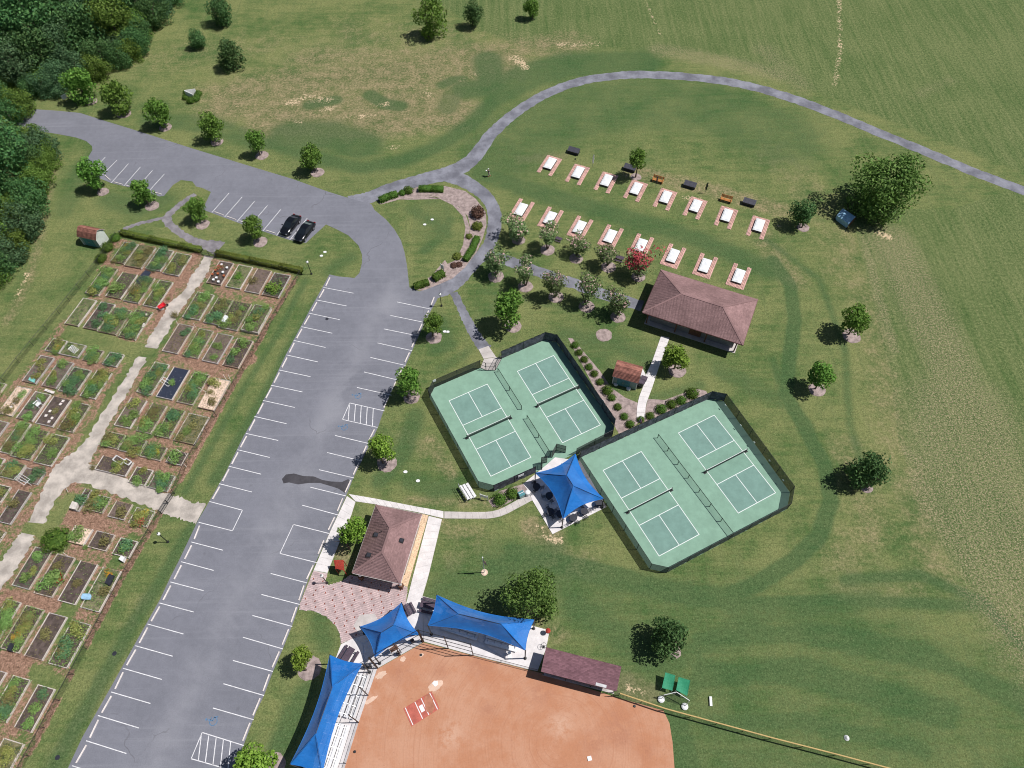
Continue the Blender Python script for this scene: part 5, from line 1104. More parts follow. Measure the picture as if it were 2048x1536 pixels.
# sign board at the backstop, trash barrels
bbs = thing('scorer_board', tuple(G(732,1304)), 'square brown board raised on posts by the small blue shade', 'board')
Q = [G2(p, 2.2) for p in ((778.5,1298),(792,1288),(797.5,1297),(783.5,1304.5))]; b = MB(); b.add(Q+[q-[0, 0, .08] for q in Q], [(0, 1, 2, 3), (7, 6, 5, 4), (0, 4, 5, 1), (1, 5, 6, 2), (2, 6, 7, 3), (3, 7, 4, 0)]); b.build('board', M['brown'], bbs)
for q in (Q[0], Q[2]): MB().tube(q*[1, 1, 0], q-[0, 0, .05], .04, 6).build('post', M['blackmetal'], bbs)
def flat_thing(name, pts, m, z0, z1, label, cat, group=None):
    P = px_poly(pts); o = MB().prism(P, z0, z1).build(name, m, None, (P[0][0], P[0][1], 0)); return tag(o, label, cat, group)
MAT = [(807,1417),(863,1383),(879.5,1417),(823,1453)]
hm = flat_thing('batting_mat', MAT, mat('matred', (.42, .115, .085), amt=.15, scale=1.5, fine=5), .017, .04, 'rectangular red hitting mat with white lines on the clay near home plate', 'mat')
WL[hm.name] = np.array([*px_poly(MAT)[0], 0])
A_, B_, C_, D_ = [np.array(q) for q in px_poly(MAT)]
def MT(s, t): return (A_+(B_-A_)*s)+(D_-A_)*t+((C_-B_)-(D_-A_))*s*t
for s in (.06, .40, .62, .93):
    MB().add([(*MT(s-.013, .02), .0445), (*MT(s-.013, .98), .0445), (*MT(s+.013, .98), .0445), (*MT(s+.013, .02), .0445)], [(0, 1, 2, 3)]).build('mat_line', M['white'], hm)
MB().prism([tuple(MT(*q)) for q in ((.45, .32), (.575, .32), (.575, .68), (.45, .68))], .04, .055).build('mat_plate', M['white'], hm)
P0 = np.array(MT(.78, .5)); b = MB(); rr = random.Random(3); b.sheet([tuple(P0+np.array([.55*rr.uniform(.8, 1.15)*math.cos(t)-.2*math.sin(t), 1.1*rr.uniform(.8, 1.1)*math.sin(t)])) for t in np.linspace(0, 6.28, 15)[:-1]], .0475); tag(b.build('clay_patch', M['claydark']), kind='structure')
p = G(869.5, 1368); tag(MB().prism([(p[0]+x, p[1]+y) for x, y in ((-.33, .1), (-.05, .36), (.33, .3), (.36, -.1), (.05, -.3))], .017, .05).build('home_plate', M['white'], None, (p[0], p[1], 0)), 'white home plate on the clay above the red mat', 'base')
p = G(1179, 1517); tag(MB().box(p+[0, 0, .06], (.45, .45, .09), .2).build('base_bag', M['white'], None, (p[0], p[1], 0)), 'square white base on the clay at the bottom edge', 'base')
# bleachers: rows of aluminium planks
def bleacher(p0, p1, side, rows, label, first=0.45, run=.62, rise=.21):
    A, Bq = G2(p0), G2(p1); d = (Bq-A)/np.linalg.norm(Bq-A); n = np.array([-d[1], d[0], 0])*side; an = math.atan2(d[1], d[0]); Lb = float(np.linalg.norm(Bq-A))
    root = thing('bleacher', tuple(A), label, 'bleacher', 'aluminium bleachers under the blue canopies'); mid = (A+Bq)/2
    for i in range(rows):
        z = first+rise*i; MB().box(mid+n*(run*i)+up*z, (Lb, .36, .05), an).build('seat_plank', M['alum'], root)
        if i: MB().box(mid+n*(run*i-.36)+up*(z-.33), (Lb, .34, .05), an).build('foot_plank', M['alum'], root)
    for k in range(5):
        q = A+d*(.3+(Lb-.6)*k/4); f = MB().bar(q+up*.05, q+n*(run*rows)+up*.05, .06, .06).bar(q+up*(first-.03), q+n*(run*(rows-1))+up*(first+rise*(rows-1)-.03), .05, .06)
        for i in range(rows): f.tube(q+n*run*i+up*.05, q+n*run*i+up*(first+rise*i-.03), .03, 5)
        f.build('frame', M['steel'], root)
    b = MB(); q0, q1 = A+n*(run*(rows-1)+.2), Bq+n*(run*(rows-1)+.2); zt = first+rise*(rows-1)
    for z in (zt+.45, zt+.9): b.tube(q0+up*z, q1+up*z, .025, 5)
    for k in range(5): q = q0+(q1-q0)*k/4; b.tube(q+up*.1, q+up*(zt+.9), .03, 5)
    b.build('back_rail', M['steel'], root)
    return root
bleacher((736,1352),(706,1440), -1, 5, 'upper of two aluminium bleachers under the left canopy')
bleacher((699,1452),(668,1548), -1, 5, 'lower of two aluminium bleachers under the left canopy')
bleacher((883,1257),(954,1280), 1, 5, 'left of two aluminium bleachers under the right canopy')
bleacher((970,1285),(1034,1303), 1, 5, 'right of two aluminium bleachers under the right canopy')

# ------------------------------------------------------------------ wheel stops
def wheel_stop_proto():
    b = MB(); prof = [(-.075, 0), (.075, 0), (.05, .13), (-.05, .13)]; V = [(x, y, z) for x in (-.92, .92) for y, z in prof]
    b.add(V, [(0, 4, 5, 1), (1, 5, 6, 2), (2, 6, 7, 3), (3, 7, 4, 0), (0, 1, 2, 3), (7, 6, 5, 4)]); return b.build('wheel_stop', M['stop'], None, (0, 0, 0))
ws = tag(wheel_stop_proto(), 'x', 'wheel stop'); first = True
def stops(S, where, grp, skip=(), off=.28):
    global first
    k = 0
    for i in range(len(S)-1):
        if i in skip: continue
        a, b = G2(S[i][0]), G2(S[i+1][0]); ia, ib = G2(S[i][1]), G2(S[i+1][1]); inn = (ia-a+ib-b); inn /= np.linalg.norm(inn); d = b-a
        k += 1; p = (a+b)/2+inn*off; p[2] = .018
        lab = f'{ORD[k]} white wheel stop {where}'
        place(ws, first, tuple(p), math.atan2(d[1], d[0])+RNG.uniform(-.02, .02), lab, grp); ws['category'] = 'wheel stop'; first = False
stops([((658,552),(718,562))]+STW, 'from the top along the garden-side edge of the lot', 'wheel stops on the garden side of the lot', (15,))
stops([((874,590),(806,577))]+STE, 'from the top along the court-side edge of the lot', 'wheel stops on the court side of the lot', (8, 24))
stops([((172,338),(190,310))]+STN1+[((329,393),(352,362))], 'from the left in the leftmost parking bays', 'wheel stops in the upper left bays')
stops(STN2+[((603,486),(640,446))], 'from the left in the bays with the black cars', 'wheel stops in the bays with the cars')

# ------------------------------------------------------------------ community garden: raised beds
def cube_mesh(name, m):
    o = MB().box((0, 0, 0), (1, 1, 1)).build(name, m); me = o.data; bpy.data.objects.remove(o); return me
CB = {k: cube_mesh('plank', M[k]) for k in ('wood', 'woodgrey', 'wooddark', 'woodpale', 'soil', 'soil2', 'soilgrass', 'straw', 'blackfilm')}
BA = math.radians(75.3); BU = np.array([math.cos(BA), math.sin(BA)]); BV = np.array([math.sin(BA), -math.cos(BA)])
BEDS = []
def cropper(k): return lambda x, y: (k[0]+x/k[2], k[1]+y/k[2])
# rows: side, row name, list of (near-left corner, far-right corner, style)
GW = [('first', [((220.3,522.5),(276,488.8),'LY'), ((247.4,530.6),(311.9,495.4),'O'), ((290,536.4),(347.8,502),'D'), ((325,546),(383.7,510.8),'FY')]),
      ('second', [((169.8,585.5),(235.7,537.9),'L'), ((210.8,592),(275.3,549.6),'BO'), ((246,601),(310.4,557),'LY'), ((284.8,610.4),(346.3,565),'FO')]),
      ('third', [((128.8,647),(193.2,600.9),'G'), ((165.4,655),(230.6,609),'S'), ((194.7,662.4),(264.3,622),'L'), ((235.7,672.7),(306,625),'LW')]),
      ('fourth', [((88.9,700.6),(134.6,682),'FO'), ((118,707.6),(172.7,691),'G'), ((164.4,719.7),(208,702),'L'), ((203.8,728),(248.8,709.5),'D')]),
      ('fifth', [((43.8,761.6),(109,715.9),'W'), ((82.5,771),(147.9,726),'S'), ((115.5,780.6),(182.8,741),'D'), ((159.3,791.4),(224,746.3),'LM')]),
      ('sixth', [((-60,815),(13.5,768),'G'), ((-5,826),(62.8,778),'W'), ((32.4,835.8),(102.2,789.5),'S'), ((69.8,846),(142.2,799.6),'E'), ((114,858),(181.5,810.4),'FY')]),
      ('seventh', [((-52,892),(17.7,845),'W'), ((-3,903),(62.3,847.7),'L'), ((20.4,911.6),(98.8,863.3),'L'), ((66.6,924.5),(139.6,875),'FO')]),
      ('eighth', [((-40,945),(10.7,918),'E'), ((-3,952.5),(51.6,930),'L'), ((35.4,960),(91.3,943.9),'S')]),
      ('ninth', [((-60,1032),(21.9,974),'L'), ((-6,1042.7),(63.3,984.8),'E'), ((-68,1118),(11.7,1063.8),'O')])]
GE = [('first', [((412.3,565),(468,527),'R'), ((451,573),(506,534.4),'G'), ((488.4,582),(543.4,542.5),'E'), ((523.6,589.4),(581.5,551.3),'B')]),
      ('second', [((364,633.3),(429,590),'L'), ((406.4,644.3),(465.7,601),'L'), ((435.7,653.8),(503.8,608.4),'FY'), ((481.9,661),(544,617),'LY')]),
      ('third', [((323.7,701.4),(388,653),'S'), ((365.4,711),(427.7,662.6),'LY'), ((403.5,721),(466.5,672),'W'), ((444.5,730),(506.8,682.4),'SM')]),
      ('fourth', [((272,783.4),(339.3,729.7),'L'), ((311.8,793),(379.5,740),'K2'), ((353.3,803.5),(419.8,749.8),'L'), ((394.8,814.5),(460.7,762),'WL')]),
      ('fifth', [((227.6,850),(294,801.7),'S'), ((271.5,861),(334.4,812),'FO'), ((309.3,870.7),(370.4,821.8),'LM'), ((347,880.4),(418.6,834.7),'O')]),
      ('sixth', [((200.4,890.4),(250.8,870),'FO'), ((235,899.8),(293.6,881.6),'L'), ((278.4,912),(334.6,895.7),'LY'), ((331,923.8),(376.8,906),'E')]),
      ('seventh', [((189.3,938.5),(267.2,925),'S'), ((256,963.7),(307,940.8),'P'), ((294.8,974),(351,952.5),'D')]),
      ('eighth', [((144.5,1020),(183.6,980),'S'), ((171,1018.4),(222.7,995.8),'LM'), ((214.8,1032.5),(265.6,1009),'E'), ((256.3,1045),(310,1023),'FR')]),
      ('ninth', [((131.3,1082.5),(186,1059),'W'), ((175,1093.4),(230.5,1070),'E'), ((223.4,1107.5),(275.8,1083.3),'S')]),
      ('tenth', [((22.7,1170),(105.5,1102),'SW'), ((67,1185.6),(150.8,1116),'B'), ((114.8,1200.5),(196,1129.4),'EO'), ((160.6,1214.6),(243,1142.7),'GO')]),
      ('eleventh', [((-38,1282),(42.5,1205),'LY'), ((0,1296),(88.9,1219.7),'FO'), ((48.2,1311),(134.6,1234.3),'E'), ((95.8,1326.3),(182,1249.5),'LM')]),
      ('twelfth', [((-72,1425),(13.4,1345),'E'), ((-23.2,1435.5),(61.2,1360),'LM'), ((27.4,1455),(110.4,1378.4),'S')]),
      ('thirteenth', [((-40,1560),(48.5,1488),'O')])]
STATE = {'L': 'overgrown', 'O': 'weedy', 'D': 'leafy', 'F': 'flower-filled', 'B': 'bush-filled', 'K': 'film-covered', 'G': 'grassy', 'S': 'half-planted', 'W': 'mulched', 'E': 'nearly bare', 'R': 'pot-filled', 'P': 'pink-flowered'}
covV, covN, covK = [], [], []
nrng = np.random.default_rng(9)
def rim(side, rown, i, n):
    where = f'{ORD[i+1]} from left, {rown} row {"left" if side == "w" else "right"} of the garden path'
    return where
def crop_mesh(seed, n, leaf, m, tall=.8, extra=None, sprawl=1.0):
    rng = np.random.default_rng(seed); bl = [(rng.uniform(-.5, .5)*sprawl, rng.uniform(-.5, .5)*sprawl, rng.uniform(.15, .5)*tall, rng.uniform(.34, .52)) for _ in range(7)]
    P, N = blob_points(n, rng, bl); P[:, 2] = np.abs(P[:, 2]); N = N+[0, 0, .5]
    V, Q, T = leaf_quads(P, N, leaf, rng, .6); mi = np.zeros(n, int); mats = [m]
    if extra: mats.append(extra[0]); mi[(P[:, 2] > extra[2]) & (rng.random(n) < extra[1])] = 1
    return mesh_np('crop', V, Q, mats, T, mi)
CP = {}
for i, (k, a) in enumerate((('green', (520, .17, L['crop'])), ('dark', (520, .17, L['cropdark'])), ('yel', (480, .17, L['cropyel'])), ('olive', (480, .15, L['olive'])), ('lime', (520, .18, L['lime'])))):
    CP[k] = [crop_mesh(200+10*i+j, *a) for j in range(3)]
for i, (k, e) in enumerate((('gold', L['gold']), ('orange', L['orange']), ('red', L['red']), ('pinkf', L['magenta']), ('whitef', L['white']))):
    CP[k] = [crop_mesh(300+10*i+j, 480, .15, L['crop'], .7, (e, .7 if k != 'whitef' else .35, .25)) for j in range(2)]
CPN = {'green': 'bushy green vegetables', 'dark': 'dark leafy vegetables', 'yel': 'yellowish-green vegetables', 'olive': 'dry olive-brown plants', 'lime': 'bright lime-green plants', 'gold': 'yellow-flowering plant', 'orange': 'orange-flowering plant', 'red': 'red-flowering plant', 'pinkf': 'pink-flowering plant', 'whitef': 'white-flecked plant'}
PAL = {'L': ['green', 'dark', 'yel', 'olive', 'green'], 'O': ['olive', 'green', 'yel'], 'D': ['dark', 'green', 'dark'], 'F': ['green', 'olive', 'yel'], 'B': ['green', 'olive'], 'S': ['green', 'dark', 'yel'], 'E': ['green', 'olive'], 'W': ['green', 'yel', 'olive'], 'G': ['lime', 'olive'], 'R': ['red', 'olive'], 'P': ['green', 'yel'], 'K': ['green', 'yel']}
NP = {'L': 7, 'O': 4, 'D': 6, 'F': 5, 'B': 2, 'S': 3, 'E': 1, 'W': 3, 'G': 1, 'R': 2, 'P': 3, 'K': 1}
plants = []
rb = random.Random(21)
for side, rows in (('w', GW), ('e', GE)):
    for rown, lst in rows:
        for i, (nl, fr, st) in enumerate(lst):
            A, C_ = G2(nl, .25)[:2], G2(fr, .25)[:2]; dd = C_-A; Lu, Lv = float(dd@BU), float(dd@BV); c = (A+C_)/2
            where = rim(side, rown, i, len(lst)); h = .30 if (side, rown, i) != ('e', 'second', 3) else .55
            root = thing('raised_bed', (c[0], c[1], 0), f'{STATE[st[0]]} timber raised bed, {where}', 'raised bed', 'timber raised beds in the garden', BA)
            wk = rb.choice(['wood', 'woodgrey', 'woodpale', 'woodpale', 'wood']); tk = .085
            for s in (-1, 1):
                for nmn, sz, off in (('side_board', (Lu, tk, h), (0, s*(Lv/2-tk/2), h/2)), ('end_board', (tk, Lv-2*tk-.01, h-.02), (s*(Lu/2-tk/2), 0, (h-.02)/2))):
                    o = link(nmn, CB[wk if nmn[0] == 's' else rb.choice([wk, 'wooddark', 'woodgrey'])], root, (off[0], off[1]+rb.uniform(-.012, .012), off[2])); o.scale = sz; o.rotation_euler = (0, 0, rb.uniform(-.008, .008))
            sk = {'G': 'soilgrass', 'W': 'straw' if st in ('WL', 'SW') or (side, rown, i) in (('w', 'sixth', 1), ('e', 'ninth', 0)) else 'soil2', 'K': 'blackfilm', 'O': 'soilgrass'}.get(st[0], rb.choice(['soil', 'soil2', 'soil']))
            o = link('film' if sk == 'blackfilm' else 'soil', CB[sk], root, (0, 0, (h-.07)/2)); o.scale = (Lu-2*tk-.01, Lv-2*tk-.01, h-.07)
            T = lambda x, y, z=0: (c[0]+BU[0]*x-BV[0]*y, c[1]+BU[1]*x-BV[1]*y, z)
            def pl(kind, x, y, r_, hz=1.0): plants.append((kind, T(x, y, h-.1), r_, hz, where, side, (A, C_)))
            n = NP[st[0]]; pal = PAL[st[0]]; area = Lu*Lv/12.5; n = max(1, round(n*area**.7))
            for k in range(n):
                x = (-.5+(k+.5)/n)*Lu*.84+rb.uniform(-.3, .3); y = rb.uniform(-.28, .28)*Lv
                pl(rb.choice(pal), x, y, rb.uniform(.75, 1.3), rb.uniform(.55, .95))
            if 'B' in st: pl({'second': 'green', 'first': 'lime', 'tenth': 'green'}[rown], {'second': -.7, 'first': -1.0, 'tenth': -.6}[rown], 0, 1.75, .75)
            if 'K' in st and len(st) > 1: pass
            for ch, kinds in (('Y', ['gold', 'gold']), ('M', ['lime', 'lime']), ('P', ['pinkf'])):
                if ch in st[1:] or st[0] == ch:
                    for kk in kinds: pl(kk, rb.uniform(-.42, .42)*Lu, rb.uniform(-.25, .3)*Lv, rb.uniform(.5, .8), .8)
            if st[1:2] == 'O' or st.endswith('O2'):
                for q in range(2): pl('orange', (.38 if q == 0 else -.2)*Lu, rb.uniform(-.2, .3)*Lv, rb.uniform(.5, .75), .8)
            if st == 'FR':
                pl('red', -.35*Lu, -.15*Lv, .85, .9)
                pl('gold', .25*Lu, 0, .9, .9)
            # loose ground cover
            q = int({'L': 900, 'O': 650, 'D': 760, 'F': 720, 'G': 420, 'S': 220, 'W': 170, 'B': 330, 'E': 80, 'P': 240, 'R': 60, 'K': 0}[st[0]]*area)
            if q:
                xy = nrng.uniform(-.5, .5, (q, 2))*[Lu*1.0, Lv*(1.12 if st[0] in 'LODF' else .9)]
                covV.append(np.stack([c[0]+BU[0]*xy[:, 0]-BV[0]*xy[:, 1], c[1]+BU[1]*xy[:, 0]-BV[1]*xy[:, 1], h-.04+nrng.uniform(0, .42 if st[0] in 'LDF' else .25, q)], -1)); covK.append(np.full(q, {'L': 0, 'O': 2, 'D': 1, 'F': 0, 'G': 0}.get(st[0], nrng.integers(0, 3))))
plants.sort(key=lambda p: -p[2]*p[3])
for i, (kind, loc, r_, hz, where, side, _) in enumerate(plants[:298]):
    vs = CP[kind]; o = link('garden_plant', vs[i % len(vs)], None, loc); o.scale = (r_, r_, r_*hz); o.rotation_euler = (0, 0, i*1.9)
    tag(o, f'{CPN[kind]}, bed {where}', 'plant', f'{CPN[kind]}, bed {where}')
P = np.vstack(covV); K = np.concatenate(covK); N = np.tile([0, 0, 1.0], (len(P), 1)); V, Q, T = leaf_quads(P, N, .16, nrng, .6, .7)
tag(link('low_crops', mesh_np('low_crops', V, Q, [L['crop'], L['cropdark'], L['olive']], T, K)), 'low leafy crops and weeds filling the raised beds', 'crops', None, 'stuff')
# weeds and tall clumps on the ground between the beds
gg = 'bushes standing between the raised beds'
o = link('garden_bush', SH['box'][0], None, tuple(G(115,1083))); o.scale = (1.85, 1.75, 1.3); tag(o, 'big round clipped-looking bush by the fork of the garden paths', 'bush', gg)
for c, rr, k, lb in (((352,632),.9,'olive','scruffy grey-brown bush beside the gravel path in the garden'), ((338,598),.5,'olive','low dry weed clump by the red wheelbarrow'), ((188,936),.6,'olive','scruffy bush at the meeting of the garden gravel paths'), ((174,1095),.5,'green','lone green clump between two raised beds lower left')):
    o = link('garden_bush', CP[k][0], None, tuple(G2(c))); o.scale = (rr,)*3; tag(o, lb, 'bush', gg)
# garden fence, gates, and what lies about in the garden
gfn = 'wire fences round the community garden'
fence('garden_fence', [(404,509),(330,492),(243,472)], 1.15, 'low wire fence behind the left garden hedge', M['blackmetal'], M['chainblack'], 2.6, .03, group=gfn)
fence('garden_fence', [(434,516),(520,533),(603,550)], 1.15, 'low wire fence behind the right garden hedge', M['blackmetal'], M['chainblack'], 2.6, .03, group=gfn)
fence('garden_fence', [(603,550),(572,600),(537,657),(470,772),(375,930),(350,987)], 1.15, 'wire fence between the garden and the grass strip, upper stretch', M['blackmetal'], M['chainblack'], 2.9, .03, group=gfn)
fence('garden_fence', [(324,1028),(257,1143),(175,1298),(90,1456),(28,1570)], 1.15, 'wire fence between the garden and the grass strip, lower stretch', M['blackmetal'], M['chainblack'], 2.9, .03, group=gfn)
fence('garden_fence', [(236,474),(198,530),(120,628),(40,725),(-20,805),(-120,940)], 1.15, 'wire fence along the far left side of the garden', M['blackmetal'], M['chainblack'], 2.9, .03, group=gfn)
gate([(404,509),(420,513),(434,516)], 1.2, 'low black double gate between the two long hedges', M['blackmetal'], M['chainblack'])
gate([(350,987),(337,1007),(324,1028)], 1.2, 'low black gate where the cross path leaves the garden', M['blackmetal'], M['chainblack'])
def chair(c, rz, m, label, s=1.0):
    P_ = G2(c); ro = thing('garden_chair', tuple(P_), label, 'chair', None, rz); bl = lambda b, n: link(n, (lambda o: (bpy.data.objects.remove(o[0]), o[1])[1])((lambda x: (x, x.data))(b.build(n, m))), ro)
    b = MB(); [b.box((-.2+.1*i, 0, .42), (.085, .56, .035)) for i in range(5)]; bl(b, 'seat')
    b = MB(); [b.bar((.26, -.22+.11*i, .42), (.48, -.22+.11*i, 1.0), .085, .03) for i in range(5)]; bl(b, 'backrest')
    for sy in (-1, 1):
        bl(MB().box((0, sy*.34, .6), (.6, .1, .035)), 'armrest')
        for sx in (-.22, .24): bl(MB().box((sx, sy*.3, .3), (.06, .06, .6)), 'leg')
    ro.scale = (s,)*3; return ro
chair((80,812), 1.0, M['white'], 'white garden chair standing in a raised bed at far left', 1.25); chair((123,1160), .6, M['redpaint'], 'red slatted chair beside a raised bed lower left', 1.25)
def flat_box(name, pts, m, h, label, cat, z0=0): return flat_thing(name, pts, m, z0, h, label, cat)
flat_box('storage_box', [(214,1168),(223,1150),(232,1154),(223,1174)], M['bench_black'], .6, 'long dark storage box in a raised bed near the garden fence', 'box', .2)
flat_box('plastic_bin', [(21,1302),(28,1288),(35,1291),(28,1305)], M['bench_black'], .75, 'black bin at the lower end of a raised bed at far left', 'bin', .2)
flat_box('white_box', [(241,1121),(246,1114),(253,1117),(249,1126)], M['white'], .55, 'white box standing on the mulch by the garden fence', 'box')
flat_box('potting_table', [(143.5,1020),(150,1006.5),(161,1010),(156,1023)], M['woodpale'], .7, 'pale wooden potting table with a bowl at the end of a narrow bed', 'table')
flat_box('plastic_tub', [(60,763),(62.5,758),(73,761),(70.5,768)], M['teal'], .45, 'turquoise tub in the lower end of a raised bed', 'tub', .2)
flat_box('covered_crate', [(446,648),(453,636),(459,638),(453,650)], M['tarp'], .8, 'grey white crate among plants right of the gravel path', 'crate', .2)
flat_box('cloth_sheet', [(167,1197),(170,1190),(185,1190),(188,1195),(186,1202),(176,1202),(168,1201)], M['bluecloth'], .62, 'light blue sheet draped over stakes in a raised bed', 'sheet', .58)
flat_box('landscape_fabric', [(272,565),(292,543),(304,547),(284,575)], M['blackfilm'], .35, 'black plastic sheet spread over the end of a raised bed', 'sheet', .3)
def cold_frame(c, rz, wd, ln, label):
    P_ = G2(c); ro = thing('cold_frame', tuple(P_), label, 'cold frame', None, rz); T = lambda x, y, z: (P_[0]+x*math.cos(rz)-y*math.sin(rz), P_[1]+x*math.sin(rz)+y*math.cos(rz), z)
    for y in (-wd/2, wd/2): MB().bar(T(-ln/2, y, .5), T(ln/2, y, .5), .07, .25).build('side_board', M['white'], ro)
    for x in (-ln/2, ln/2): MB().bar(T(x, -wd/2+.05, .5), T(x, wd/2-.05, .5), .07, .24).build('end_board', M['white'], ro)
    MB().box(T(0, 0, .42), (ln-.1, wd-.1, .04), rz).build('soil', M['soil'], ro)
cold_frame((241,923.5), math.radians(-15), .75, 1.55, 'small white-framed cold frame with dark soil in a wide raised bed'); cold_frame((258,927), math.radians(-15), .6, 1.0, 'smaller white-edged frame right of the other cold frame')
def trellis(c, rz, ln, wd, n, label, z=.45):
    P_ = G2(c); ro = thing('trellis', tuple(P_), label, 'trellis', None, rz); T = lambda x, y, zz: (P_[0]+x*math.cos(rz)-y*math.sin(rz), P_[1]+x*math.sin(rz)+y*math.cos(rz), zz)
    for i in range(n): y = -wd/2+wd*i/(n-1); MB().bar(T(-ln/2, y, z), T(ln/2, y, z+.5), .05, .04).build('slat', M['white'], ro)
    for x in (-ln/2, ln/2): MB().bar(T(x, -wd/2, z+(.0 if x < 0 else .5)+.05), T(x, wd/2, z+(.0 if x < 0 else .5)+.05), .05, .04).build('crossbar', M['white'], ro)
    for x in (-ln/2, ln/2): MB().bar(T(x, 0, 0), T(x, 0, z+(.0 if x < 0 else .5)), .05, .05).build('leg', M['white'], ro)
trellis((51,963), math.radians(-15), 2.4, .9, 4, 'white slatted trellis leaning over a short raised bed', .5); trellis((151,703), math.radians(75), 1.0, .8, 6, 'small white slatted rack lying in a grassy raised bed', .3)
trellis((336,768), math.radians(75), 1.3, .8, 3, 'white pipe frame over dark film in an overgrown bed', .35)
# steppers, pots and stones
kk = 0
for c in ((37.5,791),(33,799),(28,806),(23,813),(18,819),(100,822),(92,831),(108,823),(121,808),(126,802),(98,843),(104,836),(154,826),(149,841),(288,648),(286,653),(293,629),(92,780),(97,782),(102,783.5),(106,785),(72,807),(66,813)):
    kk += 1; p = G2(c, .3); tag(MB().box(p, (.36, .36, .05), BA+rb.uniform(-.3, .3)).build('stepping_stone', M['stop'], None, tuple(p*[1, 1, 0])), 'pale square stepping stone among the raised beds left of the path', 'stone', 'pale stepping stones in the garden beds')
for c, k in (((444,531),'white'),((455,537),'white'),((437,549),'terra'),((428,561),'white'),((447,546),'white'),((434,557),'white'),((449,553),'terra'),((432,542),'terra'),((438,565),'white'),((426,550),'terra')):
    p = G2(c, .3); M.setdefault('terra', mat('terra', (.40, .13, .06), amt=.15)); o = MB().lathe(p, [(.12, 0), (.2, .28), (.22, .3), (.17, .3), (.15, .22)], 10).build('flower_pot', M[k], None, tuple(p)); tag(o, ('white' if k == 'white' else 'terracotta')+' flower pot in the first bed right of the garden path', 'pot', ('white' if k == 'white' else 'terracotta')+' pots in the first bed right of the path')
# red wheelbarrow
P_ = G(327,617); wb = thing('wheelbarrow', tuple(P_), 'bright red wheelbarrow tipped beside the gravel garden path', 'wheelbarrow', None, .8)
M['brightred'] = mat('brightred', (.62, .02, .035), rough=.5, amt=.1)
b = MB(); V = [(-.6, -.35, .75), (.6, -.42, .75), (.6, .42, .75), (-.6, .35, .75), (-.35, -.2, .4), (.3, -.22, .4), (.3, .22, .4), (-.35, .2, .4)]; b.add(V, [(0, 1, 5, 4), (1, 2, 6, 5), (2, 3, 7, 6), (3, 0, 4, 7), (4, 5, 6, 7)]); o = b.build('tray', M['brightred']); o.parent = wb
o = MB().lathe((.75, 0, .2), [(.0, -.05), (.2, -.05), (.2, .05), (0, .05)], 12).build('wheel', M['tyre']); o.parent = wb; o.rotation_euler = (0, 0, 0)
for s in (-1, 1): o = MB().tube((.7, s*.12, .25), (-1.0, s*.32, .6), .03, 6).build('handle', M['wooddark']); o.parent = wb; o = MB().tube((-.3, s*.25, .42), (-.35, s*.25, .0), .025, 6).build('leg', M['steel']); o.parent = wb
flat_box('compost_bag', [(316,617),(321,612),(329,618),(322,621)], M['tarp'], .3, 'white bag lying beside the red wheelbarrow', 'bag')
# stakes
for i, (c, t) in enumerate((((352,641),(356,650)), ((386,646),(392,655)), ((446,748),(453,760)), ((456,749),(461,760)), ((136,984),(131,975)), ((126,1105),(136,1112)), ((369,905),(375,915)), ((353,898),(362,905)), ((336,914),(348,928)), ((397,775),(412,784)), ((365,924),(373,934)))):
    a, q = G2(c, .9), G2(t, .3); tag(MB().tube(q, a, .03, 5).build('garden_stake', M['woodpale'], None, tuple(q*[1, 1, 0])), 'thin pale stake leaning over a raised bed in the garden', 'stake', 'thin pale stakes in the garden')

# ------------------------------------------------------------------ horseshoe pits
def pit_proto():
    ro = thing('horseshoe_pit', (0, 0, 0), 'x', 'horseshoe pit', 'horseshoe pits with white covers')
    Wd, Ln, ar, bk = 2.95, 5.0, .70, .85       # outer width, length, arm width, back strip
    U = [(-Wd/2, -Ln/2), (Wd/2, -Ln/2), (Wd/2, Ln/2), (Wd/2-ar, Ln/2), (Wd/2-ar, -Ln/2+bk), (-Wd/2+ar, -Ln/2+bk), (-Wd/2+ar, Ln/2), (-Wd/2, Ln/2)]
    base = MB().prism(U, 0, .03).build('brick_apron', M['pitbase'], ro)
    pavers(base, U, 0, .205, .103, .03, .07, [M['brickpad']], lambda i, j, r: 0, 4, 'bricks')
    iw = Wd/2-ar; il = (-Ln/2+bk+.02, Ln/2-1.3)
    for s in (-1, 1): MB().box((s*(iw-.07), (il[0]+il[1])/2, .17), (.1, il[1]-il[0], .34)).build('pit_board', M['pitboard'], ro)
    for y in il: MB().box((0, y, .17), (2*iw-.25, .1, .34)).build('pit_board', M['pitboard'], ro)
    V = []; nx_, ny_ = 8, 10; b = MB(); hw = iw-.01
    for j in range(ny_+1):
        for i in range(nx_+1):
            x = -hw+2*hw*i/nx_; y = il[0]-.06+(il[1]-il[0]+.12)*j/ny_; e = max(abs(x)/hw, abs(2*(y-il[0]+.06)/(il[1]-il[0]+.12)-1)); V.append((x, y, .47+.07*math.cos(x/hw*1.3)-(.12 if e > .99 else 0)+.012*math.sin(x*7+y*4)))
    b.add(V, [(j*(nx_+1)+i, j*(nx_+1)+i+1, (j+1)*(nx_+1)+i+1, (j+1)*(nx_+1)+i) for j in range(ny_) for i in range(nx_)])
    b.box((0, (il[0]+il[1])/2, .36), (2*hw-.04, il[1]-il[0]+.06, .12)); b.build('pit_cover', M['tarp'], ro, smooth=False)
    return ro
pit = pit_proto(); refresh()
ROWU = [(1099,331),(1155,349),(1212,365),(1271,381.5),(1330,398.5),(1390,416),(1452,435),(1516,455)]
ROWD = [(1043,420),(1101,437),(1160,455.5),(1221,473.5),(1282,492),(1346,512.5),(1410,532),(1477,553)]
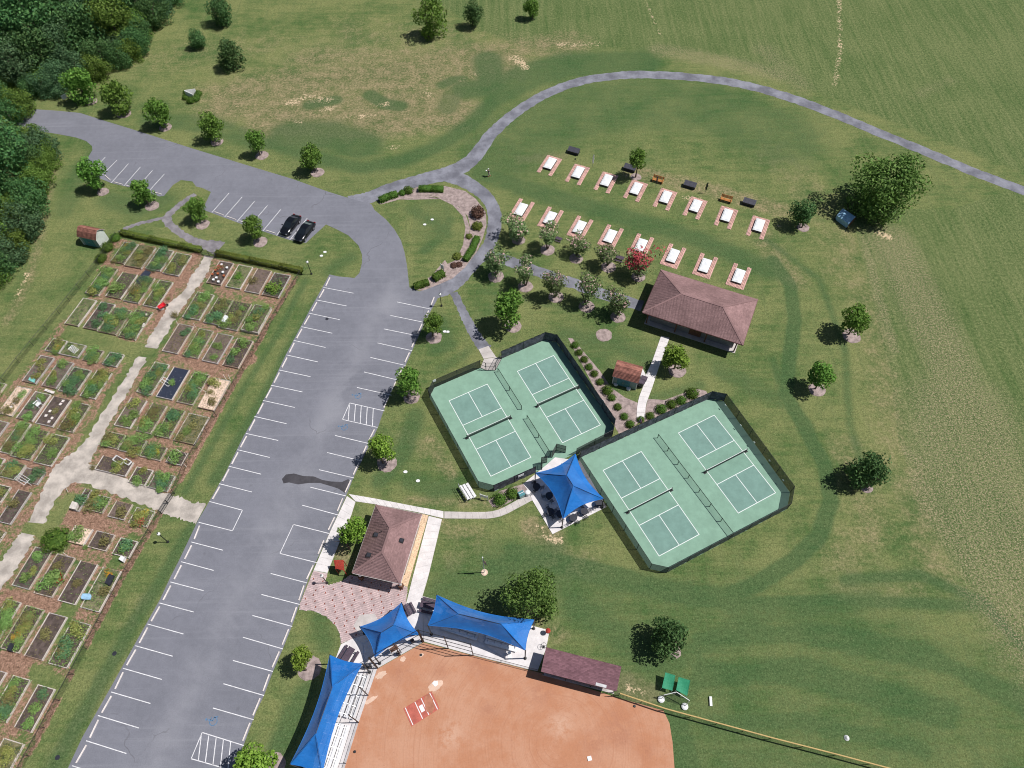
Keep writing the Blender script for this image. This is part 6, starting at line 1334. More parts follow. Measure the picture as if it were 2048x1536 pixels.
a0 = math.atan2(*(G(1516,455)-G(1099,331))[[1, 0]])
k = 0
for row, lst, rz in (('upper', ROWU, a0), ('lower', ROWD, a0)):
    for i, c in enumerate(lst):
        p = G2(c); p[2] = .0
        ang = (rz if row == 'lower' else rz+math.pi)+RNG.uniform(-.02, .02)
        place(pit, k == 0, tuple(p), ang, f'white-covered horseshoe pit on bricks, {ORD[i+1]} from left in the {row} row'); k += 1
# benches and flags by the pits
def bench_proto(name, m, solid, label):
    ro = thing(name, (0, 0, 0), label, 'bench')
    if solid:
        for i in range(3): MB().box((0, -.24+.17*i, .45), (1.75, .155, .05)).build('seat_slat', m, ro)
        for i in range(3): MB().box((0, .32+.05*i, .58+.15*i), (1.75, .05, .135)).build('back_slat', m, ro)
    else:
        for i in range(4): MB().box((0, -.26+.14*i, .45), (1.85, .12, .045)).build('seat_slat', m, ro)
        for i in range(3): MB().box((0, .31+.05*i, .6+.16*i), (1.85, .04, .13)).build('back_slat', m, ro)
    for s in (-1, 1):
        MB().box((s*.8, 0, .22), (.08, .6, .44)).build('leg', m, ro); MB().bar((s*.8, .28, .3), (s*.8, .45, 1.0), .07, .06).build('back_support', m, ro); MB().box((s*.83, 0, .66), (.07, .55, .05)).build('armrest', m, ro)
    return ro
def deck_box_proto():
    ro = thing('deck_box', (0, 0, 0), 'x', 'deck box')
    MB().add([(-.95, -.4, .03), (.95, -.4, .03), (.95, .42, .03), (-.95, .42, .03), (-.95, -.4, .52), (.95, -.4, .52), (.95, .42, .72), (-.95, .42, .72)], [(3, 2, 1, 0), (4, 5, 6, 7), (0, 1, 5, 4), (1, 2, 6, 5), (2, 3, 7, 6), (3, 0, 4, 7)]).build('body', M['bench_black'], ro)
    ld = MB().add([(-1.0, -.5, .53), (1.0, -.5, .53), (1.0, .48, .77), (-1.0, .48, .77), (-1.0, -.5, .59), (1.0, -.5, .59), (1.0, .48, .83), (-1.0, .48, .83)], [(3, 2, 1, 0), (4, 5, 6, 7), (0, 1, 5, 4), (1, 2, 6, 5), (2, 3, 7, 6), (3, 0, 4, 7)]).build('lid', M['lid_sunlit'], ro)
    for x in (-.66, 0, .66): MB().bar((x, -.46, .615), (x, .44, .835), .08, .02).build('rib', M['lid_sunlit'], ld)
    return ro
M['lid_sunlit'] = mat('lid_sunlit', (.060, .060, .078), amt=.2, rough=.6)  # paler than the black body, sun on the sloping lid put into its colour
bb = deck_box_proto(); cb = bench_proto('park_bench', M['cedar'], False, 'x'); refresh()
for i, (c, lb) in enumerate((((1147,306),'black sloping-lid box above the second horseshoe pit of the upper row'), ((1259,340),'black sloping-lid box half hidden by the tree among the upper pits'), ((1379,374),'black sloping-lid box above the sixth pit, beside a green feather flag'), ((1497,409),'black sloping-lid box at the right end of the upper pits'))):
    place(bb, i == 0, tuple(G2(c)), a0, lb, 'black boxes along the horseshoe pits', 1.08)
for i, (c, lb) in enumerate((((1315,364),'orange wooden bench behind the dark flag pole'), ((1451,403),'orange wooden bench between two black boxes'))):
    place(cb, i == 0, tuple(G2(c)), a0, lb, 'orange wooden benches along the horseshoe pits', 1.08)
def feather(base, top, m, label, wd=.28):
    P_ = G2(base); h = HF(base, top); ro = thing('furled_flag', tuple(P_), label, 'flag'); MB().tube(P_, P_+[0, 0, h], .035, 6).build('pole', M['steel'], ro)
    b = MB(); n = 9; V = []
    for i in range(n+1):
        z = h*(.3+.69*i/n); w_ = wd*(.35+.65*math.sin(math.pi*min(1, .15+i/n*.8)))
        for s in range(6): t = s*math.pi/3; V.append((P_[0]+w_*.5*math.cos(t)*(1+.3*math.sin(i*1.7+s)), P_[1]+w_*.32*math.sin(t), z))
    b.add(V, [(i*6+s, i*6+(s+1) % 6, (i+1)*6+(s+1) % 6, (i+1)*6+s) for i in range(n) for s in range(6)]); b.build('flag', m, ro)
feather((1185,334), (1186,309), M['tarp'], 'white furled flag on a pole behind the second upper pit'); feather((1311,374), (1313.5,352), M['bench_black'], 'dark furled flag in front of an orange bench'); feather((1410,386), (1413,364), M['greenmetal'], 'dark green furled flag on the lawn behind the pits', .4); feather((1150,322), (1151,316), M['greenmetal'], 'tiny dark post right of the first upper pit', .25)
feather((1158,480), (1157,471), M['steel'], 'short grey post beside the third lower pit', .3)
# picnic tables
def table_proto(m):
    ro = thing('picnic_table', (0, 0, 0), 'x', 'picnic table')
    for i in range(5): MB().box((0, -.32+.16*i, .75), (1.85, .15, .05)).build('top_plank', m, ro)
    for s in (-1, 1):
        for q in (0, 1): MB().box((0, s*(.68+.16*q), .45), (1.85, .145, .05)).build('seat_plank', m, ro)
        MB().bar((s*.65, -.72, .02), (s*.65, -.2, .72), .07, .07).bar((s*.65, .72, .02), (s*.65, .2, .72), .07, .07).bar((s*.65, -.8, .41), (s*.65, .8, .41), .07, .05).build('frame', M['blackmetal'], ro)
    return ro
ptb = table_proto(M['purple']); refresh()
for i, (c, rz, lb, sc) in enumerate((((698,1314), math.radians(62), 'dark picnic table on the concrete above the left blue canopy', 1.05), ((857,1214), math.radians(-15), 'dark picnic table at the left end of the long blue canopy', 1.0),
                         ((818,1222), math.radians(-60), 'dark brown picnic table right of the small blue canopy', .8))):
    place(ptb, i == 0, tuple(G2(c)+[0, 0, .06]), rz, lb, None, sc)
# orange bench and small table on the lawn beside the crepe myrtles
place(ptb, False, tuple(G(1239,520)), a0, 'small dark picnic table half hidden beside the fourth crepe myrtle', None, .72); place(ptb, False, tuple(G(1117,481)), a0, 'small dark picnic table half hidden beside the second crepe myrtle', None, .6)
# round café tables with chairs on the patio
def cafe_proto():
    ro = thing('cafe_table', (0, 0, 0), 'x', 'table', 'black metal tables on the patio'); MB().lathe((0, 0, .72), [(.0, 0), (.5, 0), (.5, .04), (0, .04)], 16).build('table_top', M['bench_black'], ro); MB().tube((0, 0, .03), (0, 0, .72), .04, 8).lathe((0, 0, .0), [(.3, .0), (.3, .03), (.05, .06)], 12).build('pedestal', M['bench_black'], ro); return ro
def cchair_proto():
    ro = thing('metal_chair', (0, 0, 0), 'x', 'chair', 'black metal chairs on the patio'); b = MB(); [b.box((-.18+.09*i, 0, .45), (.06, .42, .025)) for i in range(5)]; b.build('seat', M['bench_black'], ro)
    b = MB(); [b.tube((.2, -.2+.1*i, .45), (.3, -.2+.1*i, .88), .014, 4) for i in range(5)]; b.tube((.3, -.21, .88), (.3, .21, .88), .02, 5); b.build('backrest', M['bench_black'], ro)
    for sx in (-1, 1):
        for sy in (-1, 1): MB().tube((sx*.19, sy*.19, .44), (sx*.23, sy*.22, 0), .017, 5).build('leg', M['bench_black'], ro)
    return ro
ct, cc = cafe_proto(), cchair_proto(); refresh(); kc = 0
for i, (c, lb, n) in enumerate((((1073,978),'first black metal table on the shaded left side of the patio',3), ((1098,996),'second black metal table on the shaded left side of the patio',3), ((1101,1028),'black metal table near the lower left corner of the patio',4), ((1119,1032),'black metal table beside the lower canopy post',3), ((1146,1040),'black metal table on the sunny lower edge of the patio, left',4), ((1168,1027),'black metal table on the sunny lower edge of the patio, right',4), ((1197,1010),'black metal table by the right canopy post',3))):
    p = G2(c)+[0, 0, .06]; place(ct, i == 0, tuple(p), 0, lb)
    for q in range(n):
        t = q*2*math.pi/n+i; place(cc, kc == 0, (p[0]+.72*math.cos(t), p[1]+.72*math.sin(t), .06), t+.1, f'black metal chair at the {lb.replace("black metal table ", "table ")}'[:110], f'chairs at the {lb}'); kc += 1
# white round discs, bins, cooler
def disc(c, r_, h, label, m='white', name='round_weight'): p = G2(c); return tag(MB().lathe(p, [(r_*.95, 0), (r_, .05), (r_, h*.7), (r_*.75, h), (0, h+.02)], 18).build(name, M[m], None, tuple(p)), label, 'weight', 'round white weights')
disc((1231.5,769), .34, .3, 'left of two white discs in front of the red-roofed shed'); disc((1257,778), .34, .3, 'right of two white discs in front of the red-roofed shed')
tag(MB().lathe(G(1055,990), [(.28, 0), (.3, .8), (.34, .85), (.34, .95), (.2, 1.05), (0, 1.07)], 16).build('trash_can', M['tarp'], None, tuple(G(1055,990))), 'round pale-lidded trash can at the left edge of the patio', 'trash can')
P_ = G(1043,992); ck = thing('drink_cooler', tuple(P_), 'grey-green cooler unit with a white bar beside the trash can', 'cooler'); MB().box(P_+[0, 0, .4], (.75, .7, .8), .5).build('body', M['wall_green'], ck); MB().box(P_+[0, 0, .84], (.78, .73, .07), .5).build('lid', M['door_teal'], ck); MB().bar(P_+[-.35, -.15, .93], P_+[.32, .2, .93], .07, .05).build('handle', M['white'], ck)
def bin_proto():
    ro = thing('wheelie_bin', (0, 0, 0), 'x', 'bin', 'black wheeled bins beside the shed'); b = MB(); V = [(-.24, -.28, .08), (.24, -.28, .08), (.24, .26, .08), (-.24, .26, .08), (-.3, -.38, 1.0), (.3, -.38, 1.0), (.3, .36, 1.0), (-.3, .36, 1.0)]; b.add(V, [(3, 2, 1, 0), (0, 1, 5, 4), (1, 2, 6, 5), (2, 3, 7, 6), (3, 0, 4, 7), (4, 5, 6, 7)]); b.build('body', M['bench_black'], ro)
    MB().box((0, -.02, 1.04), (.64, .8, .06)).box((0, -.02, 1.085), (.5, .6, .04)).build('lid', M['purple'], ro); MB().tube((-.28, .42, .95), (.28, .42, .95), .025, 6).build('handle', M['bench_black'], ro)
    for s in (-1, 1): MB().tube((s*.22, .3, .12), (s*.29, .3, .12), .12, 10).build('wheel', M['tyre'], ro)
    return ro
wbn = bin_proto(); refresh()
for i, (c, lb) in enumerate((((1285.5,765),'upper black wheeled bin beside the red-roofed shed'), ((1280.5,772.5),'lower black wheeled bin beside the red-roofed shed'))): place(wbn, i == 0, tuple(G2(c)), math.radians(66), lb, None, 1.15)
# white sign by the courts, loop sign, meadow sign
def post_sign(a, b, h, bh, label, m='white', txt=None):
    A, Bq = G2(a), G2(b); ro = thing('post_sign', tuple((A+Bq)/2), label, 'sign')
    for q in (A, Bq): MB().box(q+[0, 0, h/2], (.1, .1, h)).lathe(q+[0, 0, h], [(.07, 0), (0, .08)], 4).build('post', M[m], ro)
    d = (Bq-A)/np.linalg.norm(Bq-A); bd = MB().box((A+Bq)/2+[0, 0, h-.12-bh/2], (float(np.linalg.norm(Bq-A))-.1, .05, bh), math.atan2(d[1], d[0])).build('board', M[m], ro); return ro
post_sign((961,997), (976,1001.5), 1.5, .7, 'white two-post sign standing below the upper courts'); post_sign((883,541), (888,543.5), 1.6, .9, 'small white sign inside the gravel loop near the lot'); 
P_ = G(384,196); ms = thing('entrance_sign', tuple(P_), 'white angular sign ringed by clipped shrubs in the meadow', 'sign'); 
for s, m_ in ((-1, 'white'), (1, 'white')):
    b = MB(); q = [P_+[-.9, s*.05, .1], P_+[.7, s*.9+.3, .1], P_+[.7, s*.9+.3, 1.2], P_+[-.9, s*.05, 1.7]]; b.add(q+[p+[.06, .06, 0] for p in q], [(0, 1, 2, 3), (7, 6, 5, 4), (0, 4, 5, 1), (1, 5, 6, 2), (2, 6, 7, 3), (3, 7, 4, 0)]); b.build('board', M[m_], ms)
P_ = G(134,204); b = MB().box(P_+[0, 0, 1.15], (.9, .05, .9), .9); es = thing('road_sign', tuple(P_), 'small white sign under the trees at the lot entrance', 'sign'); b.build('board', M['white'], es); MB().tube(P_, P_+[0, 0, 1.5], .04, 6).build('post', M['steel'], es)
# aluminium mini bleacher left of the sign
bleacher((951,996), (934,969), 1, 3, 'small aluminium bleacher at the lower left corner of the upper courts', .4, .5, .2)
# notice kiosk with a red slatted roof
K4 = [G2(p, 1.9) for p in ((671,1137),(688,1141),(687,1121.5),(669,1122))]
ks = thing('red_kiosk', tuple(sum(K4)/4*[1, 1, 0]), 'red slatted lean-to roof on posts beside the restroom', 'kiosk')
for i in range(7):
    t0, t1 = i/7+.008, (i+1)/7-.008; q = [K4[0]+(K4[1]-K4[0])*t0, K4[0]+(K4[1]-K4[0])*t1, K4[3]+(K4[2]-K4[3])*t1+[0, 0, .35], K4[3]+(K4[2]-K4[3])*t0+[0, 0, .35]]
    MB().add(q+[p-[0, 0, .05] for p in q], [(0, 1, 2, 3), (7, 6, 5, 4), (0, 4, 5, 1), (1, 5, 6, 2), (2, 6, 7, 3), (3, 7, 4, 0)]).build('roof_board', M['redpaint'], ks)
for q in K4: MB().tube(q*[1, 1, 0], q-[0, 0, .04], .05, 6).build('post', M['redpaint'], ks)
MB().bar(K4[0]-[0, 0, .1], K4[3]+[0, 0, .26], .07, .08).bar(K4[1]-[0, 0, .1], K4[2]+[0, 0, .26], .07, .08).build('beam', M['redpaint'], ks)
MB().box(sum(K4)/4*[1, 1, 0]+[0, 0, 1.0], (.9, .08, 1.0), 1.2).build('notice_board', M['brown'], ks)
# ------------------------------------------------------------------ lamp posts
def lamp_proto():
    ro = thing('street_lamp', (0, 0, 0), 'x', 'street lamp', 'black lamp posts with white globes'); MB().lathe((0, 0, 0), [(.2, 0), (.2, .1), (.1, .3), (.065, .45), (.055, 2.7), (.09, 2.75), (.05, 2.8)], 12).build('pole', M['blackmetal'], ro)
    g_ = MB().lathe((0, 0, 2.8), [(.09, 0), (.2, .12), (.235, .27), (.2, .42), (.09, .53), (0, .56)], 14).build('globe', M['lampglass'], ro, smooth=True); MB().lathe((0, 0, 3.34), [(.1, 0), (.05, .06), (0, .12)], 10).build('finial', M['blackmetal'], g_); return ro
lp = lamp_proto(); refresh()
for i, (c, lb) in enumerate((((336,1084),'white-globed lamp post on the grass strip beside the garden fence'), ((623,548),'white-globed lamp post at the right end of the garden hedge'), ((883,612),'white-globed lamp post where gravel loop meets the lot'), ((654,1166),'lamp post at the corner of the brick plaza'))): place(lp, i == 0, tuple(G2(c)), 0, lb, None, .92)
# ------------------------------------------------------------------ flags of stripes
def flag_cloth(root, P0, P1, w_, n=13, seed=1):
    """hanging flag between the top point P0 and low point P1 of its hoist"""
    r = random.Random(seed); P0, P1 = np.array(P0), np.array(P1); M.setdefault('flagred', mat('flagred', (.42, .02, .04), amt=.08)); M.setdefault('flagblue', mat('flagblue', (.02, .035, .13), amt=.08)); side = np.array([.28, -.1, -.9]); side /= np.linalg.norm(side)
    nx_ = 8; V = []
    for i in range(n+1):
        for j in range(nx_+1):
            p = P0+(P1-P0)*i/n+side*w_*j/nx_+np.array([.06*math.sin(j*1.6+i*.2), .09*math.sin(j*1.3), 0])*min(1, j/2); V.append(p)
    f = [(i*(nx_+1)+j, i*(nx_+1)+j+1, (i+1)*(nx_+1)+j+1, (i+1)*(nx_+1)+j) for i in range(n) for j in range(nx_)]
    b = MB(); b.add(V, f); b.m = [2 if (i < 7 and j < 3) else (0 if i % 2 == 0 else 1) for i in range(n) for j in range(nx_)]; b.build('flag', [M['flagred'], M['white'], M['flagblue']], root)
P_ = G(969,1145); fpz = thing('flagpole', tuple(P_), 'white flagpole with a limp striped flag on the lawn right of the restroom', 'flagpole'); MB().tube(P_, P_+[0, 0, 5.5], .05, 8, .035).lathe(P_+[0, 0, 5.5], [(.03, 0), (.09, .08), (.03, .16), (0, .17)], 10).build('pole', M['white'], fpz)
MB().lathe(P_, [(.42, 0), (.42, .06), (.3, .1), (0, .11)], 18).build('base', M['straw'], fpz); flag_cloth(fpz, P_+[.06, 0, 4.9], P_+[.06, 0, 3.6], .95)
P_ = G(1270,858); f2z = thing('leaning_flag', tuple(P_), 'striped flag leaning from the fence by the lower courts gate', 'flag'); MB().tube(P_, P_+[.5, .25, 2.9], .03, 6).build('pole', M['white'], f2z); flag_cloth(f2z, P_+[.5, .25, 2.8], P_+[.36, .12, 1.9], .8, seed=4)
# ------------------------------------------------------------------ pitching net with green mats, white discs as feet
P1, P2 = G(1322,1399), G(1369,1413.5); pn = thing('practice_net', tuple((P1+P2)/2), 'white-framed folding practice net beside the outfield fence', 'net'); apx = G(1353,1384, 1.9)
for i, (q, tp) in enumerate(((P1, G(1328,1390,1.6)), (P2, G(1379,1401,1.6)))):
    MB().lathe(q, [(.36, 0), (.38, .05), (.38, .22), (.25, .3), (0, .32)], 18).build('round_foot', M['tarp'], pn); MB().tube(q+up*.25, tp, .035, 6).tube(tp, apx, .04, 6).build('frame_tube', M['white'], pn)
MB().add([P1+up*.1, P2+up*.1, G(1379,1401,1.6), apx], [(0, 1, 2, 3)]).add([P1+up*.1, apx, G(1328,1390,1.6)], [(0, 1, 2)]).build('netting', M['chain'], pn); MB().tube(apx*[1, 1, 0], apx, .035, 6).build('rear_leg', M['white'], pn)
for pts, lb in (([(1324,1375.5),(1331,1345),(1350.5,1351),(1344.5,1381)], 'left green mat behind the practice net'), ([(1352.5,1380),(1357.5,1354),(1380,1361),(1374,1391.5)], 'right green mat behind the practice net')):
    Q = [G2(p, 1.0+(.45 if j in (1, 2) else 0)) for j, p in enumerate(pts)]; gm_ = thing('green_screen', tuple(sum(Q)/4*[1, 1, 0]), lb.replace('mat', 'screen'), 'screen', 'green screens of the practice net'); V = []; n = 5
    for i in range(n+1):
        for j in range(n+1):
            a_ = Q[0]+(Q[3]-Q[0])*j/n; b_ = Q[1]+(Q[2]-Q[1])*j/n; V.append(a_+(b_-a_)*i/n-up*.12*math.sin(math.pi*i/n)*math.sin(math.pi*j/n))
    m_ = MB(); m_.add(V, [(i*(n+1)+j, i*(n+1)+j+1, (i+1)*(n+1)+j+1, (i+1)*(n+1)+j) for i in range(n) for j in range(n)]); m_.build('net_cloth', M['greennet'], gm_)
    e = MB(); [e.tube(Q[i], Q[(i+1) % 4], .025, 5) for i in range(4)]; e.build('frame_tube', M['greennet'], gm_)
    for q in (Q[0], Q[3]): MB().tube(q*[1, 1, 0], q, .025, 5).build('leg', M['white'], gm_)
p = G(1421,1403); tag(MB().box(p+up*.12, (.28, 1.0, .2), -.1).build('white_block', M['white'], None, tuple(p)), 'short white block lying on the grass right of the practice net', 'block')
p = G(1693,1476); tag(MB().lathe(p, [(.28, 0), (.3, .05), (.1, .3), (0, .34)], 12).build('white_cone', M['white'], None, tuple(p)), 'white cone marker on the grass above the outfield fence', 'cone')
# overturned canopy cart under the big tree
P4 = [G2(p, 1.3) for p in ((1675,428),(1686.5,417),(1712,434),(1699,446))]; cv = thing('canopy_cart', tuple(sum(P4)/4*[1, 1, 0]), 'blue and white covered cart lying in the shade of the largest tree', 'cart')
dv = up*1.0; b = MB(); V = []
for i in range(7):
    t = i/6; e = math.sin(math.pi*(.15+.55*t)); V += [P4[0]+(P4[1]-P4[0])*t+up*(e-.8)*.9, P4[3]+(P4[2]-P4[3])*t+up*(e-.8)*.9]
b.add(V, [(2*i, 2*i+1, 2*i+3, 2*i+2) for i in range(6)]); b.build('cover_top', M['bluecloth'], cv)
MB().add([V[0]-up*.9, V[1]-up*.9, V[1], V[0]], [(0, 1, 2, 3)]).build('cover_front', M['bluecloth'], cv); MB().add([V[1]-up*.9, V[-1]-up*.9, V[-1], V[1]], [(0, 1, 2, 3)]).add([V[0]-up*.9, V[-2]-up*.9, V[-2], V[0]], [(0, 1, 2, 3)]).build('cover_side', M['brown'], cv)
fr = [G2(p, .5) for p in ((1691,414.5),(1716,429.5))]; MB().tube(V[-2], fr[0], .03, 5).tube(fr[0], fr[1], .03, 5).tube(fr[1], V[-1], .03, 5).build('tow_frame', M['blackmetal'], cv)
for q in (V[0]-up*.85, V[1]-up*.85): 
    q = q*[1, 1, 0]+up*.18; MB().tube(q-[.05, 0, 0], q+[.05, 0, 0], .18, 10).build('wheel', M['tyre'], cv)
# utility covers, sprinklers, hydrant-like post, drum
for c, lb in (((864.5,439.5),'right white cover on the lawn inside the loop'), ((849.5,449.5),'left white cover on the lawn inside the loop'), ((650,504.5),'upper white cover on the grass below the black cars'), ((643,512),'lower white cover on the grass below the black cars'), ((889.5,663.5),'left of two white covers right of the small tree by the lot'), ((895.5,664),'right of two white covers right of the small tree by the lot'), ((811,944),'smaller white cover on the lawn left of the courts'), ((836,962),'larger white cover on the lawn left of the courts')):
    p = G2(c); tag(MB().prism([(p[0]+.26*math.cos(t)*1.1, p[1]+.22*math.sin(t)) for t in np.linspace(.4, 6.68, 9)[:-1]], 0, .09).build('utility_cover', M['white'], None, tuple(p)), lb, 'cover', 'white utility covers in the grass')
for c, lb in (((229,1307),'dark drain cover in the grass strip, upper'), ((115,1515),'dark drain cover in the grass strip, lower'), ((654,638),'round dark manhole in the parking bay on the left')):
    p = G2(c); tag(MB().lathe(p, [(.26, .0), (.26, .03), (0, .032)], 14).build('drain_cover', M['bench_black'], None, tuple(p)), lb, 'drain cover')
P_ = G(1095.5,1266); sp_ = thing('fire_pit_grill', tuple(P_), 'small red pedestal grill at the corner of the right bleacher pad', 'grill'); MB().tube(P_, P_+up*.8, .05, 8).build('post', M['blackmetal'], sp_); MB().lathe(P_+up*.8, [(.1, 0), (.3, .12), (.3, .3), (.15, .42), (0, .45)], 14).build('bowl', M['redpaint'], sp_)
P_ = G(1087.5,1294); wr = thing('hose_reel', tuple(P_), 'round wire-wheeled stand on the pad beside the dugout roof', 'stand'); b = MB(); ring = [P_+[.32*math.cos(t), .32*math.sin(t), .75] for t in np.linspace(0, 2*math.pi, 17)]; [b.tube(p, q, .022, 5) for p, q in zip(ring[:-1], ring[1:])]; [b.tube(P_+up*.75, ring[i], .018, 4) for i in (0, 4, 8, 12)]; b.build('wheel', M['blackmetal'], wr); MB().tube(P_, P_+up*.8, .05, 8).lathe(P_, [(.2, 0), (.2, .05), (.04, .08)], 10).build('stand', M['blackmetal'], wr)
for c, lb in (((733,1335.5),'left round dark bin at the top corner of the left bleachers'), ((741,1334),'right round dark bin at the top corner of the left bleachers'), ((826,1284),'dark round bin behind the backstop'), ((798,1309),'dark round bin at the middle backstop post')):
    p = G2(c)+up*.055; tag(MB().lathe(p, [(.2, 0), (.24, .75), (.2, .78), (.0, .7)], 14).build('trash_can', M['bench_black'], None, tuple(p)), lb, 'trash can')
for c, lb in (((709.5,1503.5),'small dark peg in the clay by the left fence'), ((1269,1412.5),'small dark peg in the clay below the dugout'), ((842,1310),'small pale peg in the clay below the backstop')):
    p = G2(c); tag(MB().lathe(p+up*.017, [(.16, 0), (.14, .1), (0, .11)], 10).build('ground_peg', M['blackmetal'], None, tuple(p)), lb, 'peg')


P_ = G(1019,1309); sb_ = thing('white_stand', tuple(P_), 'narrow white stand at the lower end of the right bleachers', 'stand'); MB().box(P_+up*.9, (.35, .3, .3), .3).build('head', M['white'], sb_); MB().tube(P_, P_+up*.9, .05, 6).build('post', M['white'], sb_); MB().box(P_+up*.05, (.4, 1.2, .08), .1).build('foot', M['white'], sb_)
# ------------------------------------------------------------------ cars
def car(c, head, label):
    P_ = G2(c); ro = thing('parked_car', (P_[0], P_[1], .016), label, 'car', 'black cars parked side by side', head)
    def part(b, n, m, par=None, smooth=False):
        o = b.build(n, m, None, (0, 0, 0), smooth); o.parent = par or ro; return o
    ST = [(-2.38, .62, .45, .62), (-2.3, .80, .30, .82), (-1.9, .89, .24, .94), (-1.2, .91, .22, .98), (0, .92, .22, .96), (1.0, .91, .22, .94), (1.7, .88, .24, .84), (2.15, .80, .27, .74), (2.38, .60, .36, .62)]
    V = []; n = 10
    for x, hw, z0, z1 in ST:
        for y, z in ((-hw*.8, z0), (-hw, z0+.12), (-hw*1.0, z1*.68), (-hw*.94, z1-.07), (-hw*.72, z1), (hw*.72, z1), (hw*.94, z1-.07), (hw, z1*.68), (hw, z0+.12), (hw*.8, z0)): V.append((x, y, z))
    b = MB(); b.add(V, [(i*n+j, i*n+(j+1) % n, (i+1)*n+(j+1) % n, (i+1)*n+j) for i in range(len(ST)-1) for j in range(n)]+[tuple(range(n)), tuple(range((len(ST)-1)*n+n-1, (len(ST)-1)*n-1, -1))]); part(b, 'body', M['carpaint'], None, True)
    G1, G0 = [(-1.72, .74, .97), (-1.0, .62, 1.40), (.05, .63, 1.43), (1.02, .76, .95)], None
    # roof between the two screens
    rf_ = [(-1.02, .60, 1.39), (-.6, .61, 1.44), (-.1, .61, 1.45), (.1, .60, 1.43)]; V = [(x, s*y, z) for x, y, z in rf_ for s in (-1, 1)]+[(x, s*(y+.05), z-.05) for x, y, z in rf_ for s in (-1, 1)]
    b = MB(); b.add(V, [(2*i, 2*i+2, 2*i+3, 2*i+1) for i in range(3)]+[(2*i+8, 2*i+10, 2*i+2, 2*i) for i in range(3)]+[(2*i+1, 2*i+3, 2*i+11, 2*i+9) for i in range(3)]); part(b, 'roof', M['carpaint'])
    part(MB().add([(1.04, -.70, .95), (1.04, .70, .95), (.11, .57, 1.42), (.11, -.57, 1.42)], [(0, 1, 2, 3)]), 'windshield', M['glass']); part(MB().add([(-1.72, -.68, .97), (-1.72, .68, .97), (-1.03, .57, 1.385), (-1.03, -.57, 1.385)], [(3, 2, 1, 0)]), 'rear_window', M['glass'])
    for s in (-1, 1):
        part(MB().add([(.95, s*.80, .955), (-.25, s*.83, .97), (-.25, s*.65, 1.39), (.1, s*.645, 1.385)], [(0, 1, 2, 3)]), 'side_window', M['glass']); part(MB().add([(-.31, s*.83, .97), (-1.6, s*.79, .98), (-1.0, s*.645, 1.355), (-.31, s*.65, 1.39)], [(0, 1, 2, 3)]), 'side_window', M['glass'])
        for q in ([(1.04, s*.74, .95), (.95, s*.80, .955), (.1, s*.645, 1.385), (.1, s*.58, 1.42)], [(-.25, s*.832, .97), (-.31, s*.832, .97), (-.31, s*.652, 1.39), (-.25, s*.652, 1.39)], [(-1.6, s*.79, .98), (-1.74, s*.70, .97), (-1.03, s*.58, 1.385), (-1.0, s*.645, 1.355)]): part(MB().add(q, [(0, 1, 2, 3)]), 'pillar', M['carpaint'])
        part(MB().box((.75, s*1.0, 1.0), (.14, .2, .13)), 'mirror', M['carpaint']); part(MB().box((2.2, s*.58, .66), (.28, .3, .12)), 'headlight', M['chrome']); part(MB().box((-2.31, s*.62, .76), (.14, .34, .13)), 'taillight', M['redglass'])
        for x in (-1.38, 1.42):
            w_ = part(MB().tube((x, s*.70, .33), (x, s*.93, .33), .33, 18), 'wheel', M['tyre']); o = MB().tube((x, s*.90, .33), (x, s*.945, .33), .21, 12).build('rim', M['chrome'], None, (0, 0, 0)); o.parent = w_
    part(MB().box((2.3, 0, .46), (.14, .9, .16)), 'grille', M['blackmetal']); part(MB().box((-2.36, 0, .6), (.06, .5, .13)), 'number_plate', M['white'])
    return ro
M['glass_reflection'] = mat('glass_reflection', (.10, .14, .125), rough=.1, spec=.9, amt=.1)  # rear glass paled, the sky's reflection put into its colour
hd = G(553,471)-G(588,427); ha = math.atan2(hd[1], hd[0])
car((582.5,455), ha, 'black car parked left of the other one'); c2_ = car((611,468), ha, 'black car parked nearest the grass island')
for o in [o for o in COL.objects if o.parent == c2_ and o.name.startswith('rear_window')]: o.data.materials[0] = M['glass_reflection']
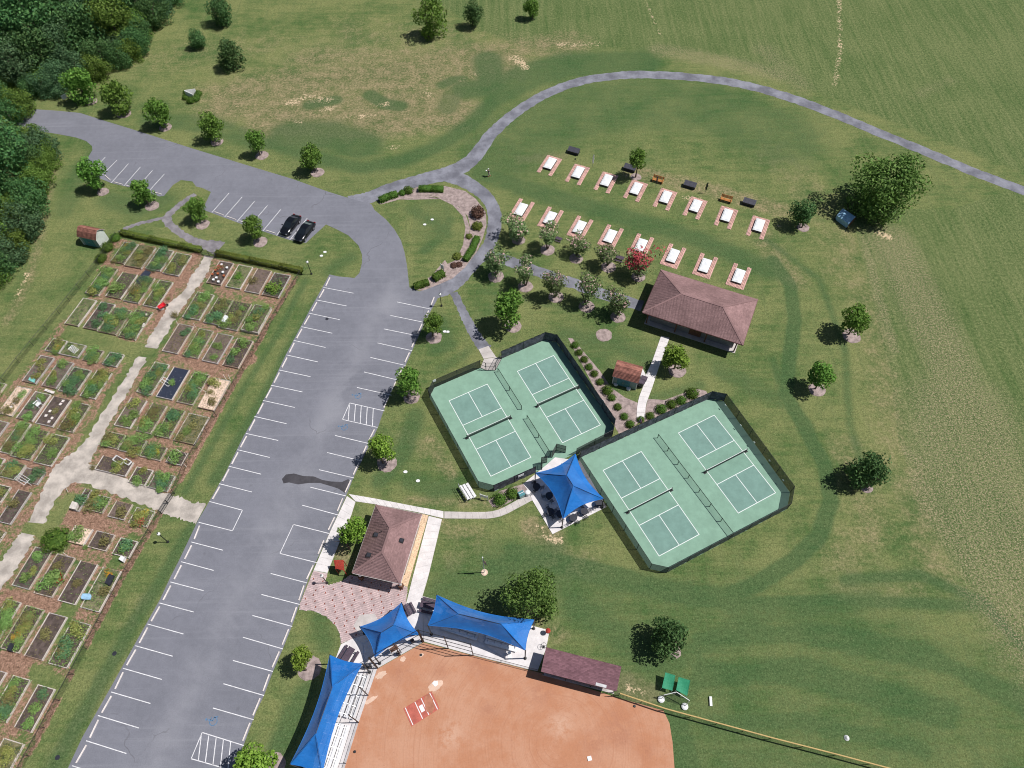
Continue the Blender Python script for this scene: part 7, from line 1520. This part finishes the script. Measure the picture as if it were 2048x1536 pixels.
# ------------------------------------------------------------------ a person walking on the lawn
def person(c, label):
    P_ = G2(c); ro = thing('person', tuple(P_), label, 'person', None, math.radians(190))
    def skin(name, J, E, m):
        me = bpy.data.meshes.new(name); me.from_pydata([j[:3] for j in J], E, []); me.materials.append(m); o = link(name, me, ro)
        md = o.modifiers.new('skin', 'SKIN'); md.use_smooth_shade = True
        for i, j in enumerate(J): me.skin_vertices[0].data[i].radius = (j[3], j[4] if len(j) > 4 else j[3])
        me.skin_vertices[0].data[0].use_root = True
        sb = o.modifiers.new('smooth', 'SUBSURF'); sb.levels = 1; sb.render_levels = 1; return o
    J = [(0, 0, .95, .13, .10), (0, 0, 1.2, .14, .10), (.01, 0, 1.42, .16, .10), (.02, 0, 1.53, .055), (.03, 0, 1.63, .085, .10), (.03, 0, 1.74, .08, .085),
         (0, .19, 1.44, .055), (-.06, .25, 1.18, .042), (.04, .25, .95, .032), (.08, .25, .86, .03), (0, -.19, 1.44, .055), (.06, -.25, 1.2, .042), (.28, -.22, 1.12, .032), (.36, -.21, 1.12, .03),
         (0, .09, .88, .085), (.14, .09, .5, .06), (.06, .09, .08, .04), (.2, .09, .04, .035), (0, -.09, .88, .085), (-.08, -.09, .5, .06), (-.28, -.09, .12, .04), (-.16, -.09, .04, .035)]
    skin('body', J, [(0, 1), (1, 2), (2, 3), (3, 4), (4, 5), (2, 6), (6, 7), (7, 8), (8, 9), (2, 10), (10, 11), (11, 12), (12, 13), (0, 14), (14, 15), (15, 16), (16, 17), (0, 18), (18, 19), (19, 20), (20, 21)], M['skin'])
    skin('shirt', [(0, 0, .93, .155, .125), (0, 0, 1.2, .165, .125), (.01, 0, 1.41, .18, .12), (0, .2, 1.43, .075), (-.05, .25, 1.22, .06), (0, -.2, 1.43, .075), (.05, -.25, 1.24, .06)], [(0, 1), (1, 2), (2, 3), (3, 4), (2, 5), (5, 6)], M['navy'])
    skin('trousers', [(0, 0, .96, .16, .125), (0, .09, .86, .105), (.14, .09, .5, .08), (.07, .09, .12, .065), (0, -.09, .86, .105), (-.08, -.09, .5, .08), (-.27, -.09, .15, .065)], [(0, 1), (1, 2), (2, 3), (0, 4), (4, 5), (5, 6)], M['khaki'])
    o = MB().lathe((.02, 0, 1.70), [(.105, -.03), (.105, .05), (.07, .11), (0, .125)], 12).box((.12, 0, 1.70), (.12, .15, .02)).build('cap', M['tarp']); o.parent = ro
    for y, x in ((.09, .14), (-.09, -.2)): o = MB().box((x, y, .045), (.27, .1, .09)).build('shoe', M['cedar']); o.parent = ro
    for s in (-1, 1): o = MB().box((.125, s*.035, 1.66), (.012, .022, .012)).build('eye', M['bench_black']); o.parent = ro
    return P_
pp = person((978,353), 'person in dark shirt and pale trousers walking on the lawn right of the gravel road')
q = pp+[-.42, .2, 1.12]; tag(MB().lathe(q, [(.0, -.12), (.13, -.1), (.15, 0), (.13, .1), (0, .12)], 10).build('white_bag', M['white'], None, tuple(q)), 'small white bag in the hand of the walking person', 'bag')
